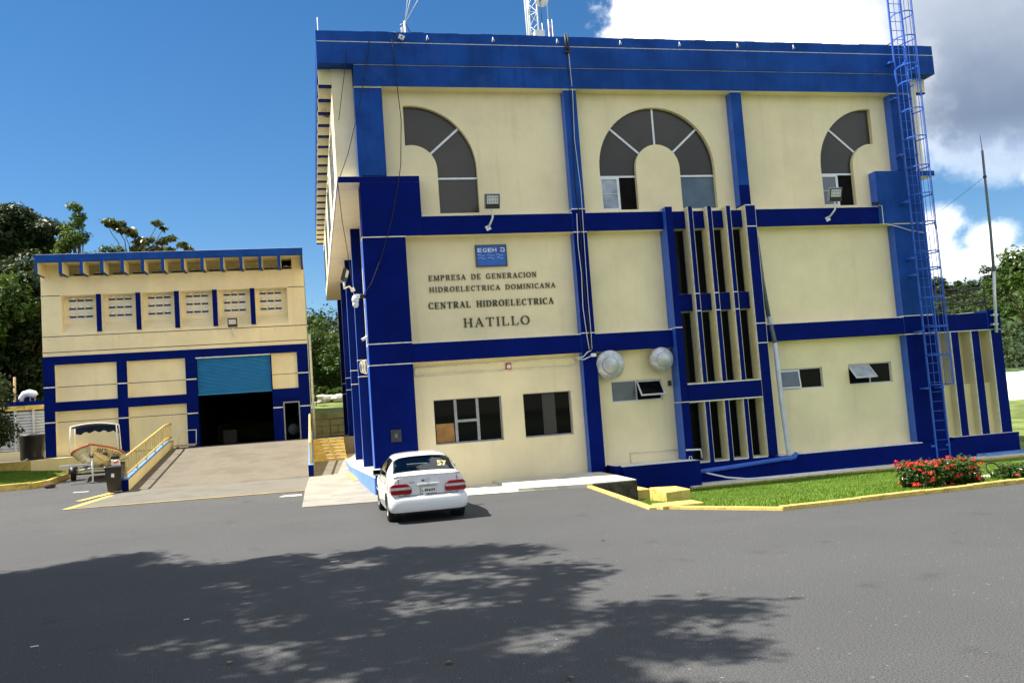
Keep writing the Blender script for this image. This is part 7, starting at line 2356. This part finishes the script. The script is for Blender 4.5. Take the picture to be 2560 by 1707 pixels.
# beyond the terrace
T('hillside_tree', 'thin crowned tree rising behind the grass bank between the buildings', -.3, 86, 13.2 - th(-.3, 86), 2.0, 'leaf_bright', 3000, .24, clumps=26, trunk_h=.3, tight=.26)
T('hillside_tree', 'full green tree behind the boulders between the buildings', 1.2, 83, 10.9 - th(1.2, 83), 2.6, 'leaf_mid', 9000, .25, clumps=34, trunk_h=.08, tight=.32)
T('hillside_tree', 'dark leafy tree half hidden by the powerhouse columns', 3.2, 80, 11.2 - th(3.2, 80), 2.2, 'leaf_mid', 8000, .25, clumps=30, trunk_h=.08, tight=.34)
T('hillside_tree', 'dark tree low beside the workshop drain pipe', -2.0, 81, 9.8 - th(-2, 81), 2.4, 'leaf_dark', 7000, .25, clumps=28, trunk_h=.05, tight=.34)
for i, (x, y, h_, s_) in enumerate(((.1, 77.4, 1.3, .7), (1.6, 77.6, 1.1, .7), (2.6, 77.3, 1.3, .7), (.9, 77.9, 1.6, .6))):
    T('understory_bush', ['leafy bush above the boulders near the drain pipe', 'leafy bush in the middle above the boulders', 'leafy bush above the boulders next to the columns', 'taller leafy bush behind the boulders'][i],
      x, y, h_, s_, 'leaf_bright', 1600, .17, clumps=12, trunk_h=.1, cat='bush')
T('yellow_bush', 'yellowish bush at the foot of the workshop drain pipe', .2, 70, 1.7, .45, 'leaf_bright', 900, .16, clumps=9, trunk_h=.15, cat='bush')
# wooded slope seen between and behind those trees
cs, rs = [], []
for _ in range(420):
    x, y = rng.uniform(-46, 6), rng.uniform(88, 135)
    hh = rng.uniform(3, 7)
    cs.append((x, y, th(x, y) + hh * .6)); rs.append(rng.uniform(1.6, 3.0))
for _ in range(160):
    x, y = rng.uniform(-44, -24), rng.uniform(50, 95)
    cs.append((x, y, th(x, y) + rng.uniform(1.5, 6))); rs.append(rng.uniform(1.3, 2.4))
pts, nr = clump_points(cs, rs, 52000, .8)
V, F = leaf_quads(pts, nr, .55); o = tri_mesh('hillside_forest', V, F, 'leaf_dark')
tag(o, 'dense dark forest on the slope behind the workshop', 'forest', kind='stuff')
# undergrowth on the bank left of the workshop
cs, rs = [], []
for _ in range(70):
    x, y = rng.uniform(-27, -14.5), rng.uniform(55, 60)
    cs.append((x, y, th(x, y) + .2)); rs.append(rng.uniform(.3, .8))
pts, nr = clump_points(cs, rs, 9000, .7); V, F = leaf_quads(pts, nr, .2)
tag(tri_mesh('undergrowth', V, F, 'leaf_bright'), 'rough green undergrowth on the bank left of the workshop', 'undergrowth', kind='stuff')
# near tree whose low branches show at the left edge
tree('broadleaf_tree', 'dense tree whose dark branches hang in at the left edge over the small lawn', -15.2, 42.6, 1.0, 4.6, 2.45, 'leaf_dark', 15000, .17, clumps=46, trunk_h=.20, flat=.85, tight=.30)

# right-hand side: near tree, dirt bank, ridge
tree('roadside_tree', 'green tree with ragged branches cut by the right edge', 39.6, 38.0, -.8, 10.4, 4.0, 'leaf_mid', 15000, .27, clumps=46, trunk_h=.36, tight=.22)
tree('roadside_tree', 'second green tree lower down behind the annex pole', 47.5, 46.0, -.8, 6.0, 2.6, 'leaf_mid', 7000, .25, clumps=26, trunk_h=.15, tight=.30)
for i, (x, y) in enumerate(((41.0, 46.6), (44.2, 47.0), (47.5, 47.4))):
    tree('roadside_bush', ['dark bush behind the yellow railing next to the annex', 'dark bush behind the middle of the far yellow railing', 'dark bush behind the far end of the yellow railing'][i], x, y, -1.6, 1.3, 1.5, 'leaf_dark', 2500, .2, clumps=16, trunk_h=.05, cat='bush', group='bushes behind the yellow railing')
mb = MB()
vs = []
for i in range(15):
    for j in range(6):
        x = 40 + 3.2 * i; k = j / 5
        vs.append((x, 55 + 9 * k + .6 * math.sin(x * .5 + j), -.95 + 3.4 * k + .25 * math.sin(x * .8 + j * 1.7)))
mb.add(vs, [(i * 6 + j, i * 6 + j + 1, i * 6 + 7 + j, i * 6 + 6 + j) for i in range(14) for j in range(5)], 0, True)
structure(mb, 'dirt_bank', 'pale_ground')
t = thing('yellow_railing', 'yellow pipe railing beyond the right annex at the edge of the picture', 'railing', (40, 45, -.8))
for z in (-.35, -.75, -1.05):
    MB().tube([(36, 45, z - .15), (48, 45, z)], .035, 6).build('rail', 'rail_yellow', t)
for k in range(9):
    MB().tube([(36.5 + 1.4 * k, 45, -1.4), (36.5 + 1.4 * k, 45, -.38 - .012 * (8 - k))], .035, 6).build('post', 'rail_yellow', t)
t = thing('overhead_wire', 'thin pale overhead wire crossing behind the right annex', 'wire', (30, 44, 5.5))
MB().tube([(20, 60, 6.6), (34, 60, 6.55), (48, 60, 7.1), (70, 60, 8.2)], .02, 4).build('wire', 'white_metal', t)
cs, rs = [], []
for _ in range(1500):
    x, y = rng.uniform(120, 420), rng.uniform(200, 360)
    if not (.55 < x / y < 1.35):
        continue
    cs.append((x, y, th(x, y) + rng.uniform(.5, 3.0))); rs.append(rng.uniform(2.2, 4.6))
pts, nr = clump_points(cs, rs, 60000, .75); V, F = leaf_quads(pts, nr, 1.35)
tag(tri_mesh('ridge_forest', V, F, 'forest_leaf'), 'wooded ridge in the distance behind the right annex', 'forest', kind='stuff')
for i, (x, y, h_, s_) in enumerate(((262, 322, 12, 6.5), (272, 318, 11, 5.5), (288, 318, 11, 6), (297, 322, 9, 7))):
    tree('ridge_tree', ['round crowned tree on the skyline of the ridge beside the ladder', 'second skyline tree right of the ladder', 'tall skyline tree just left of the antenna pole', 'skyline tree right of the antenna pole'][i],
         x, y, th(x, y) - 2, h_, s_, 'forest_leaf', 1500, 1.2, clumps=16, trunk_h=.2, tight=.4, group='trees on the ridge')

# the tall tree left of the camera whose shade falls over the yard
t = thing('shade_tree', 'tall spreading tree left of the yard that shades the foreground asphalt', 'tree', (-10.5, 13.0, 0))
POLY = [(-9, 17.0), (-5.2, 16.5), (-3.4, 18.0), (-3.0, 16.3), (-1.7, 14.9), (-.7, 15.7), (.8, 15.2), (2.6, 14.5), (3.3, 13.3), (2.4, 12.4), (4.0, 11.3), (3.2, 10.4), (2.7, 9.6), (4.4, 8.6), (3.0, 7.6), (3.5, 6.6), (2.2, 5.4), (1.0, 3.5), (-9, 3.5)]


def inside(x, y):
    r = False; j = len(POLY) - 1
    for i in range(len(POLY)):
        xi, yi = POLY[i]; xj, yj = POLY[j]
        if ((yi > y) != (yj > y)) and (x < (xj - xi) * (y - yi) / (yj - yi) + xi):
            r = not r
        j = i
    return r


sx_, sy_ = LDIR.x / -LDIR.z, LDIR.y / -LDIR.z
cs, rs, tips = [], [], []
tries = 0
while len(cs) < 1600 and tries < 120000:
    tries += 1
    x, y = rng.uniform(-9, 5.5), rng.uniform(3.5, 18)
    ins = inside(x, y)
    dens = 1.0 if x < -1.2 else (0.78 if x < 1.8 else 0.60)
    gap = math.sin(x * 2.1 + 1.3 * math.sin(y * 1.1)) * math.sin(y * 1.9 + x * .6)
    if x > -1.8 and gap > 0.45:
        dens *= 0.08
    if not ins:
        dens = 0.06 if (3.0 < x < 5.6 and y < 7.8 and gap < .2) else 0.0
    if rng.random() > dens:
        continue
    r = rng.uniform(.30, .62) if x > -1.5 else rng.uniform(.45, .85)
    h_ = rng.uniform(9.6, 12.6)
    for _ in range(14):
        p = (x - sx_ * h_, y - sy_ * h_, h_)
        if math.atan2(p[0], p[1]) > -.36 and math.atan2(p[2] - 2.2, math.hypot(p[0], p[1])) < .52:
            h_ += .5
        else:
            break
    cs.append(p); rs.append(r)
near = len(cs)
for _ in range(300):      # the rest of the crown, shading ground nearer than the picture
    x, y = rng.uniform(-15, 5.0), rng.uniform(-12, 4.6)
    h_ = rng.uniform(9.5, 13.5)
    cs.append((x - sx_ * h_, y - sy_ * h_, h_)); rs.append(rng.uniform(.9, 1.6))
for _ in range(190):
    x, y = rng.uniform(-20, -7.5), rng.uniform(0, 17)
    h_ = rng.uniform(9.5, 13.0)
    cs.append((x - sx_ * h_, y - sy_ * h_, h_)); rs.append(rng.uniform(.9, 1.5))
pA, nA = clump_points(cs[:near], rs[:near], 220000, .45, .15)
pB, nB = clump_points(cs[near:], rs[near:], 95000, .5, .15)
VA, FA = leaf_quads(pA, nA, .175, .55)
VB, FB = leaf_quads(pB, nB, .34, .55)
V = np.concatenate([VA, VB]); F = np.concatenate([FA, FB + len(VA)])
tri_mesh('crown', V, F, 'leaf_mid', t)
tb = MB()
hub = Vector((-9.4, 13.0, 6.5))
limb(tb, (-10.5, 13.0, -.3), hub, .42, .30, .2, 10)
hubs = []
for k in range(9):
    c = cs[int(k * len(cs) / 9)]
    hb_ = hub.lerp(Vector(c), .55) + Vector((0, 0, .6))
    limb(tb, hub, hb_, .16, .09, .4, 7); hubs.append(hb_)
for k in range(0, len(cs), 9):
    c = Vector(cs[k])
    h0_ = min(hubs, key=lambda q_: (q_ - c).length)
    limb(tb, h0_, c, .045, .010, .5, 4)
tb.build('trunk', 'bark', t, recalc=False)

# litter on the asphalt
for i, (x, y, a, s_) in enumerate(((1.05, 7.9, .4, .055), (1.9, 7.0, 1.2, .045), (-.9, 8.9, 2.0, .05), (1.35, 10.4, .2, .05), (4.4, 13.6, 1.0, .05))):
    V, F = leaf_quads(np.array([[x, y, .022]]), np.array([[.1, .1, 1.0]]), s_ * 2, .6, 0)
    o = tri_mesh('fallen_leaf', V, F, 'dead_leaf', None, (x, y, .02))
    tag(o, ['curled brown leaf near the bottom middle of the asphalt', 'dry leaf at the bottom edge of the asphalt', 'small dry leaf in the deepest shade', 'dry leaf at the edge of a sunlit fleck', 'brown leaf on the sunny asphalt below the lawn kerb'][i], 'leaf', 'dry leaves on the asphalt')
for i, (x, y, a, l) in enumerate(((-1.6, 11.2, .1, .03), (-3.1, 10.7, .2, .04), (.2, 14.4, .2, .07))):
    c = Vector((x, y, zg(x, y) + .012))
    m_ = MB(); m_.obox(c, (math.cos(a), math.sin(a), 0), (-math.sin(a), math.cos(a), 0), (0, 0, 1), l, .009, .004)
    o = m_.build('white_twig', 'white_trim', None, loc=tuple(c))
    tag(o, ['pale twig lying in the shade left of centre', 'pale twig in the deep shade at the left', 'pale twig at the upper edge of the shade', 'pale twig near the right end of the shade edge', 'pale scrap on the sunny asphalt at the left', 'second pale scrap on the sunny asphalt at the left'][i], 'twig', 'pale scraps on the asphalt')
